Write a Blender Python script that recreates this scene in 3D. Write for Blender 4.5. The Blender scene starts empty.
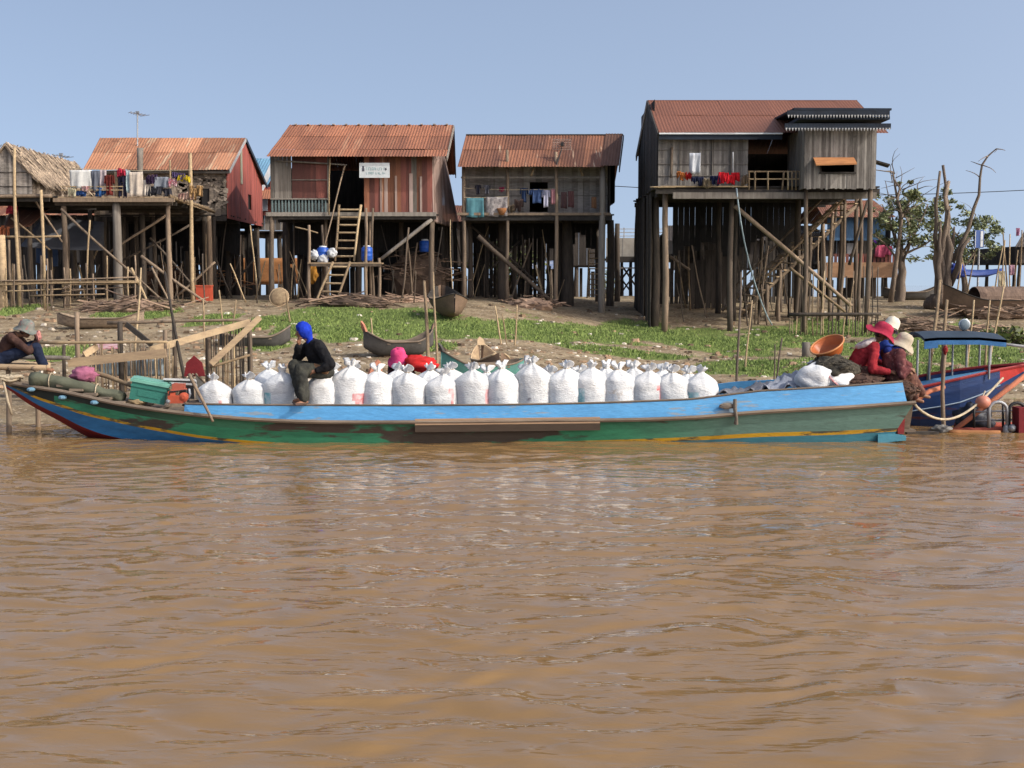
import bpy, bmesh, math, random
import numpy as np
from mathutils import Vector, Matrix, noise
random.seed(7); np.random.seed(7)
PI = math.pi
scene = bpy.context.scene
COL = scene.collection

# ---------------------------------------------------------------- camera, sky, sun, exposure
CAM_H, FPX = 2.58, 1236.0
PITCH = math.atan(99.0 / FPX)
cam_data = bpy.data.cameras.new('camera')
cam_data.sensor_width = 36.0
cam_data.lens = 36.0 * FPX / 1024.0
cam_data.clip_start = 0.1
cam_data.clip_end = 9000.0
cam = bpy.data.objects.new('camera', cam_data)
COL.objects.link(cam)
cam.location = (0, 0, CAM_H)
cam.rotation_euler = (PI / 2 - PITCH, 0, 0)
scene.camera = cam

SUN_EL = math.radians(40.0)
SUN_AZ = math.radians(117.0)          # from +Y towards +X: high on the right, a little behind the camera
world = bpy.data.worlds.new('World')
scene.world = world
world.use_nodes = True
wn = world.node_tree
bg = wn.nodes['Background']
sky = wn.nodes.new('ShaderNodeTexSky')
sky.sky_type = 'NISHITA'
sky.sun_disc = False
sky.sun_elevation = SUN_EL
sky.sun_rotation = SUN_AZ
sky.altitude = 0.0
sky.air_density = 1.0
sky.dust_density = 4.5
sky.ozone_density = 0.5
# dry-season haze: the sky stays pale and even down to the horizon
tc_ = wn.nodes.new('ShaderNodeTexCoord'); va_ = wn.nodes.new('ShaderNodeVectorMath'); va_.operation = 'ADD'; va_.inputs[1].default_value = (0, 0, 0.22)
hs_ = wn.nodes.new('ShaderNodeHueSaturation'); hs_.inputs['Saturation'].default_value = 0.86
wn.links.new(tc_.outputs['Generated'], va_.inputs[0]); wn.links.new(va_.outputs[0], sky.inputs[0])
wn.links.new(sky.outputs[0], hs_.inputs['Color']); wn.links.new(hs_.outputs[0], bg.inputs[0])
bg.inputs[1].default_value = 0.15

sun_data = bpy.data.lights.new('sun', 'SUN')
sun_data.energy = 2.0
sun_data.angle = math.radians(0.6)
sun_data.color = (1.0, 0.95, 0.86)
sun = bpy.data.objects.new('sun', sun_data)
COL.objects.link(sun)
sd = Vector((math.sin(SUN_AZ) * math.cos(SUN_EL), math.cos(SUN_AZ) * math.cos(SUN_EL), math.sin(SUN_EL)))
sun.rotation_euler = sd.to_track_quat('Z', 'Y').to_euler()
sun.location = (30, -20, 40)

scene.view_settings.view_transform = 'Standard'
scene.view_settings.look = 'None'
scene.view_settings.exposure = 0.65
scene.view_settings.gamma = 1.0
scene.render.engine = 'CYCLES'
scene.cycles.max_bounces = 6
scene.cycles.use_denoising = True

# ---------------------------------------------------------------- helpers
cp_, sp_ = math.cos(PITCH), math.sin(PITCH)
def ray(px, py):
    u, v = px - 512.0, -(py - 384.0)
    return Vector((u, FPX * cp_ + v * sp_, -FPX * sp_ + v * cp_))
def at(px, py, Y):
    """the point at distance Y that was measured at (px, py) in the photograph"""
    d = ray(px, py)
    return Vector((0, 0, CAM_H)) + d * (Y / d.y)
def zat(py, Y): return at(512, py, Y).z
def xat(px, Y): return at(px, 285, Y).x

LEFT_Y = [-400, 14, 21.5, 22.6, 24.2, 30, 38, 46, 56, 64, 72, 90, 400]
LEFT_Z = [-2.5, -2.0, -0.45, 0.0, 0.14, 0.62, 1.28, 1.95, 2.1, 2.0, -0.4, -1.8, -2.5]
RIGHT_Y = [-400, 14, 25.5, 28.0, 29.0, 33, 38, 44, 48, 52, 58, 64, 72, 90, 400]
RIGHT_Z = [-2.5, -2.0, -0.45, 0.0, 0.12, 0.36, 0.60, 0.95, 1.42, 1.82, 2.0, 1.95, -0.4, -1.8, -2.5]
def gz(x, y):
    s = min(1, max(0, (x + 2.0) / 7.0)); s = s * s * (3 - 2 * s)
    z = float(np.interp(y, LEFT_Y, LEFT_Z)) * (1 - s) + float(np.interp(y, RIGHT_Y, RIGHT_Z)) * s
    if 20 < y < 74:
        z += 0.10 * noise.noise((x * 0.33, y * 0.33, 1.7)) + 0.045 * noise.noise((x * 1.3, y * 1.3, 4.1))
    return z
def gp(px, py, y0=19.0, y1=66.0):
    """the point of the bank seen at (px, py)"""
    d = ray(px, py); d = d / d.y
    o = Vector((0, 0, CAM_H)); y = y0
    while y < y1:
        p = o + d * y
        if p.z <= gz(p.x, p.y): return Vector((p.x, p.y, gz(p.x, p.y)))
        y += 0.1
    p = o + d * y1
    return Vector((p.x, y1, gz(p.x, y1)))
def G(x, y): return Vector((x, y, gz(x, y)))

WL = {}
def tag(o, label=None, cat=None, group=None, kind=None):
    if label: o['label'] = label
    if cat: o['category'] = cat
    if group: o['group'] = group
    if kind: o['kind'] = kind
    return o
def thing(name, label, cat, loc, group=None):
    o = bpy.data.objects.new(name, None)
    o.empty_display_size = 0.2
    COL.objects.link(o)
    o.location = loc; WL[o.name] = Vector(loc)
    return tag(o, label, cat, group)
def copy_thing(root, loc, rz=0.0, sc=1.0, label=None):
    c = root.copy(); COL.objects.link(c)
    c.location = loc; c.rotation_euler = (0, 0, rz); c.scale = (sc, sc, sc)
    WL[c.name] = Vector(loc)
    for ch in list(root.children):
        k = ch.copy(); COL.objects.link(k); k.parent = c
        for g in list(ch.children):
            q = g.copy(); COL.objects.link(q); q.parent = k
    if label: c['label'] = label
    return c

def frame_of(d):
    d = d.normalized()
    a = Vector((0, 0, 1)) if abs(d.z) < 0.9 else Vector((1, 0, 0))
    u = d.cross(a).normalized()
    return u, u.cross(d).normalized()

class MB:
    def __init__(s): s.V, s.F, s.R, s.M = [], [], [], []
    def add(s, vs, fs, rnd=None, m=0):
        b = len(s.V); r = random.random() if rnd is None else rnd
        s.V += [tuple(v) for v in vs]
        for f in fs:
            s.F.append([b + i for i in f]); s.R.append(r); s.M.append(m)
        return s
    def box(s, c, size, rz=0.0, rnd=None, m=0, rx=0.0, ry=0.0):
        M = Matrix.Rotation(rz, 3, 'Z') @ Matrix.Rotation(ry, 3, 'Y') @ Matrix.Rotation(rx, 3, 'X')
        c = Vector(c); h = Vector(size) / 2
        vs = [c + M @ Vector((sx * h.x, sy * h.y, sz * h.z)) for sz in (-1, 1) for sy in (-1, 1) for sx in (-1, 1)]
        return s.add(vs, [(0, 2, 3, 1), (4, 5, 7, 6), (0, 1, 5, 4), (2, 6, 7, 3), (0, 4, 6, 2), (1, 3, 7, 5)], rnd, m)
    def beam(s, p, q, w, h=None, rnd=None, m=0, up=None):
        p, q = Vector(p), Vector(q); h = h or w
        if up is None: u, v = frame_of(q - p)
        else:
            u = (q - p).normalized().cross(Vector(up)).normalized(); v = u.cross((q - p).normalized())
        vs = [e + u * a * w / 2 + v * b * h / 2 for e in (p, q) for a, b in ((-1, -1), (1, -1), (1, 1), (-1, 1))]
        return s.add(vs, [(0, 3, 2, 1), (4, 5, 6, 7), (0, 1, 5, 4), (1, 2, 6, 5), (2, 3, 7, 6), (3, 0, 4, 7)], rnd, m)
    def tube(s, pts, rs, n=7, rnd=None, m=0, cap=True):
        pts = [Vector(p) for p in pts]
        if not isinstance(rs, (list, tuple)): rs = [rs] * len(pts)
        vs, fs = [], []
        u = None
        for i, p in enumerate(pts):
            d = (pts[min(i + 1, len(pts) - 1)] - pts[max(i - 1, 0)])
            if d.length < 1e-9: d = Vector((0, 0, 1))
            d.normalize()
            if u is None: u, v = frame_of(d)
            else:
                u = (u - d * u.dot(d))
                u = u.normalized() if u.length > 1e-6 else frame_of(d)[0]
                v = u.cross(d).normalized()
            for k in range(n):
                a = 2 * PI * k / n
                vs.append(p + (u * math.cos(a) + v * math.sin(a)) * rs[i])
        for i in range(len(pts) - 1):
            for k in range(n):
                k2 = (k + 1) % n
                fs.append((i * n + k, i * n + k2, (i + 1) * n + k2, (i + 1) * n + k))
        if cap:
            fs.append(tuple(range(n - 1, -1, -1)))
            e = (len(pts) - 1) * n
            fs.append(tuple(range(e, e + n)))
        return s.add(vs, fs, rnd, m)
    def stick(s, p, q, r0, r1=None, n=7, wob=0.02, seg=5, rnd=None):
        """a slightly crooked natural pole"""
        p, q = Vector(p), Vector(q); r1 = r1 if r1 is not None else r0 * 0.85
        u, v = frame_of(q - p); L = (q - p).length
        pts, rs = [], []
        a, b = random.uniform(0, 6), random.uniform(0, 6)
        for i in range(seg + 1):
            t = i / seg
            k = wob * L * math.sin(PI * t) if seg > 1 else 0
            pts.append(p.lerp(q, t) + u * k * math.sin(a + 2.2 * t) + v * k * math.sin(b + 2.6 * t))
            rs.append((r0 + (r1 - r0) * t) * random.uniform(0.94, 1.07))
        return s.tube(pts, rs, n, rnd)
    def prism(s, pts, vec, rnd=None, m=0):
        pts = [Vector(p) for p in pts]; vec = Vector(vec); n = len(pts)
        return s.add(pts + [p + vec for p in pts], [tuple(range(n - 1, -1, -1)), tuple(range(n, 2 * n))] + [(i, (i + 1) % n, n + (i + 1) % n, n + i) for i in range(n)], rnd, m)
    def sphere(s, c, r, nu=12, nv=8, rnd=None, m=0, fn=None, M=None):
        c = Vector(c); r = Vector(r) if hasattr(r, '__len__') else Vector((r, r, r))
        vs, fs = [], []
        for j in range(1, nv):
            th = PI * j / nv
            for i in range(nu):
                ph = 2 * PI * i / nu
                d = Vector((math.sin(th) * math.cos(ph), math.sin(th) * math.sin(ph), math.cos(th)))
                k = fn(d) if fn else 1.0
                w = Vector((d.x * r.x, d.y * r.y, d.z * r.z)) * k
                vs.append(c + (M @ w if M else w))
        top, bot = Vector((0, 0, r.z)), Vector((0, 0, -r.z))
        vs += [c + (M @ top if M else top), c + (M @ bot if M else bot)]
        t, b = len(vs) - 2, len(vs) - 1
        for j in range(nv - 2):
            for i in range(nu):
                i2 = (i + 1) % nu
                fs.append((j * nu + i, (j + 1) * nu + i, (j + 1) * nu + i2, j * nu + i2))
        for i in range(nu):
            i2 = (i + 1) % nu
            fs.append((t, i, i2)); fs.append((b, (nv - 2) * nu + i2, (nv - 2) * nu + i))
        return s.add(vs, fs, rnd, m)
    def lathe(s, c, prof, n=16, sx=1.0, sy=1.0, rnd=None, m=0, fn=None, cap=True, M=None):
        c = Vector(c); vs, fs = [], []
        for j, (r, z) in enumerate(prof):
            for i in range(n):
                a = 2 * PI * i / n
                w = Vector((math.cos(a) * r * sx, math.sin(a) * r * sy, z))
                if fn: w = fn(w, a, j)
                vs.append(c + (M @ w if M else w))
        for j in range(len(prof) - 1):
            for i in range(n):
                i2 = (i + 1) % n
                fs.append((j * n + i, j * n + i2, (j + 1) * n + i2, (j + 1) * n + i))
        if cap:
            fs.append(tuple(range(n - 1, -1, -1)))
            e = (len(prof) - 1) * n
            fs.append(tuple(range(e, e + n)))
        return s.add(vs, fs, rnd, m)
    def grid(s, P, thick=None, rnd=None, m=0):
        """P: rows of points; thick: vector for a back face"""
        nr, nc = len(P), len(P[0])
        vs = [Vector(p) for row in P for p in row]
        fs = [(i * nc + j, i * nc + j + 1, (i + 1) * nc + j + 1, (i + 1) * nc + j) for i in range(nr - 1) for j in range(nc - 1)]
        if thick is not None:
            b = len(vs); tv = Vector(thick)
            vs += [v + tv for v in vs]
            fs += [tuple(b + k for k in reversed(f)) for f in fs[:]]
            rim = [j for j in range(nc)] + [i * nc + nc - 1 for i in range(1, nr)] + [(nr - 1) * nc + j for j in range(nc - 2, -1, -1)] + [i * nc for i in range(nr - 2, 0, -1)]
            for a, c2 in zip(rim, rim[1:] + rim[:1]): fs.append((c2, a, b + a, b + c2))
        return s.add(vs, fs, rnd, m)
    def build(s, name, mats, parent=None, smooth=False, label=None, origin=None):
        if not isinstance(mats, (list, tuple)): mats = [mats]
        A = np.array(s.V, dtype=np.float64)
        lo, hi = A.min(0), A.max(0)
        o0 = Vector(origin) if origin is not None else Vector(((lo[0] + hi[0]) / 2, (lo[1] + hi[1]) / 2, lo[2]))
        me = bpy.data.meshes.new(name)
        me.from_pydata([tuple(v) for v in (A - np.array(o0))], [], s.F)
        for m in mats: me.materials.append(m)
        at_ = me.attributes.new('rnd', 'FLOAT', 'FACE')
        at_.data.foreach_set('value', s.R)
        me.polygons.foreach_set('material_index', s.M)
        if smooth: me.polygons.foreach_set('use_smooth', [True] * len(s.F))
        me.update()
        o = bpy.data.objects.new(name, me)
        COL.objects.link(o)
        if parent is not None:
            o.parent = parent; o.location = o0 - WL[parent.name]
        else: o.location = o0
        WL[o.name] = o0
        if label: o['label'] = label
        return o

# ---------------------------------------------------------------- materials
def nodes_of(name):
    m = bpy.data.materials.new(name); m.use_nodes = True
    nt = m.node_tree
    return m, nt, nt.nodes['Principled BSDF'], nt.nodes.new, nt.links.new
def rgba(c): return (c[0], c[1], c[2], 1.0)
def mat(name, c1, c2=None, scale=3.0, stretch=(1, 1, 1), rough=0.85, rnd=0.3, bump=0.25, spot=None, spot_c=(0.2, 0.2, 0.2), spot_s=1.5, fine=0.25, metal=0.0, spec=0.3, detail=6.0, spot_stretch=(1, 1, 1), spot_win=None, blend=None):
    """two-tone weathered surface: noise in world space, a tint per board/sheet (rnd), and an optional patch colour"""
    m, nt, b, N, L = nodes_of(name)
    c2 = c2 or tuple(x * 0.65 for x in c1)
    geo = N('ShaderNodeNewGeometry')
    def noise_at(sc, st, det=detail, off=0.0):
        mp = N('ShaderNodeMapping'); mp.inputs['Scale'].default_value = st; mp.inputs['Location'].default_value = (off, off * 0.7, off * 1.3)
        L(geo.outputs['Position'], mp.inputs['Vector'])
        n = N('ShaderNodeTexNoise'); n.inputs['Scale'].default_value = sc; n.inputs['Detail'].default_value = det; n.inputs['Roughness'].default_value = 0.62
        L(mp.outputs[0], n.inputs['Vector'])
        return n
    n1 = noise_at(scale, stretch)
    ramp = N('ShaderNodeValToRGB'); ramp.color_ramp.elements[0].position = 0.33; ramp.color_ramp.elements[1].position = 0.67
    ramp.color_ramp.elements[0].color = rgba(c2); ramp.color_ramp.elements[1].color = rgba(c1)
    at_ = N('ShaderNodeAttribute'); at_.attribute_name = 'rnd'
    # shift the noise by the tint so that boards differ in tone as well as in lightness
    ma = N('ShaderNodeMath'); ma.operation = 'MULTIPLY_ADD'; ma.inputs[1].default_value = rnd * 0.6; ma.inputs[2].default_value = -rnd * 0.3
    L(at_.outputs['Fac'], ma.inputs[0])
    ad = N('ShaderNodeMath'); ad.operation = 'ADD'; L(n1.outputs['Fac'], ad.inputs[0]); L(ma.outputs[0], ad.inputs[1])
    L(ad.outputs[0], ramp.inputs[0])
    col = ramp.outputs[0]
    sx = N('ShaderNodeSeparateXYZ'); L(geo.outputs['Position'], sx.inputs[0])
    def step_x(x0, x1):
        mr = N('ShaderNodeMapRange'); mr.interpolation_type = 'SMOOTHSTEP'; mr.inputs['From Min'].default_value = x0; mr.inputs['From Max'].default_value = x1
        L(sx.outputs['X'], mr.inputs['Value']); return mr.outputs[0]
    if blend:        # the paint itself changes along the hull between x0 and x1
        mb = N('ShaderNodeMix'); mb.data_type = 'RGBA'; L(step_x(blend[0], blend[1]), mb.inputs[0]); L(col, mb.inputs[6]); mb.inputs[7].default_value = rgba(blend[2]); col = mb.outputs[2]
    if spot is not None:
        n2 = noise_at(spot_s, spot_stretch, 8.0, 7.3)
        if spot_win:  # worn hardest between two places
            wa = N('ShaderNodeMath'); wa.operation = 'SUBTRACT'; L(step_x(spot_win[0], spot_win[1]), wa.inputs[0]); L(step_x(spot_win[2], spot_win[3]), wa.inputs[1])
            wm = N('ShaderNodeMath'); wm.operation = 'MULTIPLY_ADD'; L(wa.outputs[0], wm.inputs[0]); wm.inputs[1].default_value = spot_win[4]; L(n2.outputs['Fac'], wm.inputs[2])
            class _o: outputs = {'Fac': wm.outputs[0]}
            n2 = _o
        r2 = N('ShaderNodeValToRGB'); r2.color_ramp.elements[0].position = spot; r2.color_ramp.elements[1].position = min(1.0, spot + 0.06)
        L(n2.outputs['Fac'], r2.inputs[0])
        mx = N('ShaderNodeMix'); mx.data_type = 'RGBA'
        L(r2.outputs[0], mx.inputs[0]); L(col, mx.inputs[6]); mx.inputs[7].default_value = rgba(spot_c)
        col = mx.outputs[2]
    # brightness: per-element tint and fine grain
    n3 = noise_at(scale * 7, stretch, 4.0, 3.1)
    m1 = N('ShaderNodeMath'); m1.operation = 'MULTIPLY_ADD'; m1.inputs[1].default_value = rnd; m1.inputs[2].default_value = 1 - rnd / 2
    L(at_.outputs['Fac'], m1.inputs[0])
    m2 = N('ShaderNodeMath'); m2.operation = 'MULTIPLY_ADD'; m2.inputs[1].default_value = fine * 2; m2.inputs[2].default_value = 1 - fine
    L(n3.outputs['Fac'], m2.inputs[0])
    m3 = N('ShaderNodeMath'); m3.operation = 'MULTIPLY'; L(m1.outputs[0], m3.inputs[0]); L(m2.outputs[0], m3.inputs[1])
    vm = N('ShaderNodeVectorMath'); vm.operation = 'SCALE'; L(col, vm.inputs[0]); L(m3.outputs[0], vm.inputs['Scale'])
    L(vm.outputs[0], b.inputs['Base Color'])
    b.inputs['Roughness'].default_value = rough; b.inputs['Metallic'].default_value = metal
    b.inputs['Specular IOR Level'].default_value = spec
    if bump:
        bp = N('ShaderNodeBump'); bp.inputs['Strength'].default_value = bump; bp.inputs['Distance'].default_value = 0.02
        L(n3.outputs['Fac'], bp.inputs['Height']); L(bp.outputs[0], b.inputs['Normal'])
    return m

M = {}
VS = (6, 6, 0.6)      # grain that runs up a wall
M['pole'] = mat('weathered pole', (0.22, 0.162, 0.112), (0.11, 0.083, 0.062), 2.5, (5, 5, 0.8), rnd=0.5)
M['dark_pole'] = mat('dark shade-toned pole', (0.088, 0.068, 0.052), (0.042, 0.035, 0.029), 2.5, (5, 5, 0.8), rnd=0.5)  # dark wood; also carries the painted shade of the inner stilts
M['bamboo'] = mat('dry bamboo', (0.36, 0.27, 0.16), (0.22, 0.155, 0.095), 3.0, (3, 3, 3), rnd=0.5)
M['plank'] = mat('tan plank', (0.42, 0.31, 0.19), (0.26, 0.185, 0.12), 2.0, (1, 6, 6), rnd=0.4)
M['grey_wood'] = mat('grey weathered boards', (0.225, 0.20, 0.172), (0.125, 0.108, 0.092), 1.6, VS, rnd=0.38)
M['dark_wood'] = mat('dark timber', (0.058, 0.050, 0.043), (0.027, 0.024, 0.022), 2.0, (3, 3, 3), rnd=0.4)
M['woven'] = mat('woven palm mat', (0.30, 0.265, 0.23), (0.17, 0.15, 0.13), 2.2, (2, 2, 7), rnd=0.45, bump=0.5)
M['leaf_wall'] = mat('dry leaf wall', (0.33, 0.27, 0.21), (0.15, 0.12, 0.095), 3.0, (2, 2, 5), rnd=0.6, bump=0.7, fine=0.45)
M['thatch'] = mat('dry thatch', (0.36, 0.28, 0.20), (0.18, 0.135, 0.10), 4.0, (1.5, 4, 4), rnd=0.6, bump=0.8, fine=0.5)
M['rust_roof'] = mat('rusted corrugated iron', (0.275, 0.112, 0.062), (0.205, 0.084, 0.05), 1.1, (2.2, 0.35, 0.35), rnd=0.35, spot=0.60, spot_c=(0.30, 0.15, 0.09), spot_s=1.2, spot_stretch=(3.0, 0.3, 0.3), rough=0.75, bump=0.15)
M['streak_roof'] = mat('pale streaked rusty iron', (0.375, 0.18, 0.10), (0.265, 0.115, 0.064), 1.0, (2.0, 0.35, 0.35), rnd=0.45, spot=0.57, spot_c=(0.38, 0.25, 0.16), spot_s=0.9, spot_stretch=(3.4, 0.25, 0.25), rough=0.75, bump=0.15)
M['brown_roof'] = mat('rusted roof with pale runs', (0.235, 0.10, 0.055), (0.15, 0.064, 0.04), 1.2, (2.5, 0.3, 0.3), rnd=0.5, spot=0.61, spot_c=(0.42, 0.28, 0.19), spot_s=1.3, spot_stretch=(4.5, 0.25, 0.25), rough=0.75, bump=0.15)
M['red_roof'] = mat('even brick red metal roof', (0.185, 0.073, 0.042), (0.157, 0.062, 0.037), 0.8, (1, 0.5, 0.5), rnd=0.10, rough=0.6, bump=0.08, fine=0.1)
M['red_sheet'] = mat('red brown sheet wall', (0.23, 0.077, 0.058), (0.125, 0.049, 0.04), 1.4, (4, 4, 0.4), rnd=0.6, spot=0.66, spot_c=(0.30, 0.22, 0.17), spot_s=1.6, spot_stretch=(5, 5, 0.25), rough=0.7)
M['pale_sheet'] = mat('faded pale sheet', (0.36, 0.27, 0.235), (0.27, 0.18, 0.15), 1.3, (4, 4, 0.4), rnd=0.4, rough=0.7)
M['gable_red'] = mat('red painted gable boards', (0.33, 0.085, 0.062), (0.21, 0.058, 0.047), 1.4, (3, 3, 1), rnd=0.3, rough=0.7)
M['blue_roof'] = mat('blue metal roof', (0.13, 0.26, 0.37), (0.10, 0.20, 0.30), 1.0, rnd=0.2, rough=0.5)
M['navy_trim'] = mat('dark blue painted trim', (0.022, 0.034, 0.055), (0.015, 0.02, 0.03), 2.0, rnd=0.3)
M['white_trim'] = mat('dirty white trim', (0.42, 0.42, 0.42), (0.30, 0.30, 0.30), 3.0, rnd=0.2)
M['black_void'] = mat('near-black shade boards', (0.022, 0.020, 0.019), (0.012, 0.011, 0.011), 2.0, rnd=0.3)  # near-black, so the deep shade under floors is in the colour
M['interior'] = mat('shaded interior timber', (0.06, 0.05, 0.043), (0.028, 0.024, 0.022), 2.0, VS, rnd=0.5)  # dark timber; shade under and behind the houses is painted in
M['tarp_grey'] = mat('grey tarpaulin', (0.12, 0.125, 0.14), (0.08, 0.083, 0.095), 0.8, rnd=0.2, rough=0.6)
M['blue_wall'] = mat('blue painted boards', (0.05, 0.11, 0.20), (0.035, 0.07, 0.13), 1.5, VS, rnd=0.3)
M['tan_deck'] = mat('tan timber deck', (0.36, 0.21, 0.12), (0.25, 0.145, 0.085), 1.4, (1, 1, 4), rnd=0.3)
M['orange_wood'] = mat('orange timber', (0.42, 0.19, 0.075), (0.28, 0.12, 0.05), 2.0, (1, 4, 4), rnd=0.3)
M['white_paint'] = mat('white paint', (0.68, 0.70, 0.72), (0.55, 0.58, 0.60), 3.0, rnd=0.1, fine=0.1)
M['metal'] = mat('dull aluminium', (0.30, 0.31, 0.33), (0.20, 0.21, 0.22), 3.0, rnd=0.2, rough=0.45, metal=0.4)
M['black'] = mat('black metal', (0.025, 0.025, 0.027), (0.015, 0.015, 0.015), 3.0, rnd=0.2, rough=0.5)
M['rope'] = mat('pale rope', (0.50, 0.42, 0.30), (0.33, 0.27, 0.19), 12.0, rnd=0.2)
M['hose'] = mat('grey blue hose', (0.30, 0.38, 0.42), (0.24, 0.31, 0.35), 5.0, rnd=0.1, rough=0.5)
def cloth(name, c, c2=None, scale=5.0, **k):
    return mat(name, c, c2 or tuple(x * 0.75 for x in c), scale, rnd=0.15, rough=0.95, spec=0.1, fine=0.15, bump=0.3, **k)
def flat(name, c, rough=0.5, **k):
    return mat(name, c, tuple(x * 0.8 for x in c), 4.0, rnd=0.12, rough=rough, fine=0.12, bump=0.1, **k)
# ---------------------------------------------------------------- the ground and the river
def structure(name, me, m, kind='structure', label=None):
    o = bpy.data.objects.new(name, me); COL.objects.link(o)
    if m: me.materials.append(m)
    o['kind'] = kind
    if label: o['label'] = label
    return o
def grid_mesh(name, xs, ys, Z, smooth=True):
    nx, ny = len(xs), len(ys)
    V = np.empty((ny, nx, 3)); V[..., 0] = xs[None, :]; V[..., 1] = ys[:, None]; V[..., 2] = Z
    idx = np.arange(nx * ny).reshape(ny, nx)
    F = np.stack([idx[:-1, :-1], idx[:-1, 1:], idx[1:, 1:], idx[1:, :-1]], -1).reshape(-1, 4)
    me = bpy.data.meshes.new(name)
    me.vertices.add(nx * ny); me.vertices.foreach_set('co', V.reshape(-1))
    me.loops.add(F.size); me.loops.foreach_set('vertex_index', F.reshape(-1))
    me.polygons.add(len(F)); me.polygons.foreach_set('loop_start', np.arange(0, F.size, 4)); me.polygons.foreach_set('loop_total', np.full(len(F), 4))
    me.polygons.foreach_set('use_smooth', np.ones(len(F), dtype=bool))
    me.update(); me.validate()
    return me

# green patches of the bank: (px, py, radius x, radius y) as measured in the photograph
GREEN = [(330, 318, 55, 14), (400, 322, 60, 16), (355, 335, 40, 8), (300, 330, 25, 10), (470, 330, 50, 10), (540, 330, 45, 12), (590, 335, 60, 9), (640, 333, 40, 10), (690, 340, 55, 12),
         (740, 346, 50, 9), (790, 336, 55, 12), (840, 330, 55, 10), (900, 352, 70, 10), (950, 345, 50, 12), (1000, 335, 40, 12), (980, 360, 60, 12), (930, 372, 50, 8), (8, 312, 18, 9), (120, 316, 30, 8), (160, 312, 20, 6), (215, 320, 25, 7), (255, 325, 20, 10),
         (270, 345, 25, 8), (620, 352, 80, 5), (760, 366, 60, 8), (860, 365, 60, 8), (60, 352, 30, 8), (420, 345, 40, 5)]
GW = []
for (px, py, rx, ry) in GREEN:
    c = gp(px, py); a = gp(px, py - ry); b = gp(px, py + ry)
    GW.append((c.x, c.y, rx * c.y / FPX, max(0.6, abs(a.y - b.y) / 2)))
def green(x, y):
    m = 0.0
    for (cx, cy, rx, ry) in GW:
        d = ((x - cx) / rx) ** 2 + ((y - cy) / ry) ** 2
        if d < 2.2: m = max(m, 1.15 - 0.75 * d)
    n = noise.noise((x * 0.9, y * 0.6, 9.0)) * 0.55 + noise.noise((x * 2.7, y * 2.2, 2.0)) * 0.35
    return m + n * 0.9
gx = np.concatenate([[-4000, -1500, -500, -200, -100, -60], np.arange(-40, -22, 1.0), np.arange(-22, 22, 0.22), np.arange(22, 41, 1.0), [60, 100, 200, 500, 1500, 4000]])
gy = np.concatenate([[-4000, -1000, -200, -40, 0, 10, 14, 18], np.arange(20, 66, 0.22), np.arange(66, 92, 1.5), [120, 200, 400, 1000, 4000]])
GZ = np.array([[gz(float(x), float(y)) for x in gx] for y in gy])
me = grid_mesh('riverbank', gx, gy, GZ)
gm = np.array([[green(float(x), float(y)) if (21 < y < 60 and -24 < x < 24) else 0.0 for x in gx] for y in gy], dtype=np.float32)
a_ = me.attributes.new('green', 'FLOAT', 'POINT'); a_.data.foreach_set('value', np.clip(gm, 0, 1).reshape(-1))
m, nt, b, N, L = nodes_of('bank soil, dry litter and green growth')
geo = N('ShaderNodeNewGeometry')
def nz(sc, det=8, st=(1, 1, 1)):
    mp = N('ShaderNodeMapping'); mp.inputs['Scale'].default_value = st; L(geo.outputs['Position'], mp.inputs[0])
    n = N('ShaderNodeTexNoise'); n.inputs['Scale'].default_value = sc; n.inputs['Detail'].default_value = det; n.inputs['Roughness'].default_value = 0.65
    L(mp.outputs[0], n.inputs['Vector']); return n
def ramp(fac, stops):
    r = N('ShaderNodeValToRGB'); e = r.color_ramp.elements
    while len(e) < len(stops): e.new(0.5)
    for el, (p, c) in zip(e, stops): el.position = p; el.color = rgba(c)
    L(fac, r.inputs[0]); return r
soil = ramp(nz(1.1).outputs['Fac'], [(0.30, (0.125, 0.094, 0.06)), (0.48, (0.225, 0.17, 0.108)), (0.60, (0.32, 0.255, 0.165)), (0.75, (0.19, 0.135, 0.085))])
lit = ramp(nz(9.0, 6).outputs['Fac'], [(0.56, (0, 0, 0)), (0.64, (1, 1, 1))])
mx = N('ShaderNodeMix'); mx.data_type = 'RGBA'; L(lit.outputs[0], mx.inputs[0]); L(soil.outputs[0], mx.inputs[6]); mx.inputs[7].default_value = (0.46, 0.38, 0.28, 1)
gat = N('ShaderNodeAttribute'); gat.attribute_name = 'green'
add = N('ShaderNodeMath'); add.operation = 'MULTIPLY_ADD'; add.inputs[1].default_value = 0.8; add.inputs[2].default_value = -0.4
L(nz(5.0, 6).outputs['Fac'], add.inputs[0])
ad2 = N('ShaderNodeMath'); ad2.operation = 'ADD'; L(gat.outputs['Fac'], ad2.inputs[0]); L(add.outputs[0], ad2.inputs[1])
gr = ramp(ad2.outputs[0], [(0.30, (0, 0, 0)), (0.5, (1, 1, 1))])
gcol = ramp(nz(2.3).outputs['Fac'], [(0.35, (0.105, 0.14, 0.042)), (0.65, (0.175, 0.22, 0.066))])
mx2 = N('ShaderNodeMix'); mx2.data_type = 'RGBA'; L(gr.outputs[0], mx2.inputs[0]); L(mx.outputs[2], mx2.inputs[6]); L(gcol.outputs[0], mx2.inputs[7])
L(mx2.outputs[2], b.inputs['Base Color']); b.inputs['Roughness'].default_value = 0.95; b.inputs['Specular IOR Level'].default_value = 0.1
bp = N('ShaderNodeBump'); bp.inputs['Strength'].default_value = 0.9; bp.inputs['Distance'].default_value = 0.08
L(nz(6.0, 8).outputs['Fac'], bp.inputs['Height']); L(bp.outputs[0], b.inputs['Normal'])
structure('riverbank', me, m)

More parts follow.
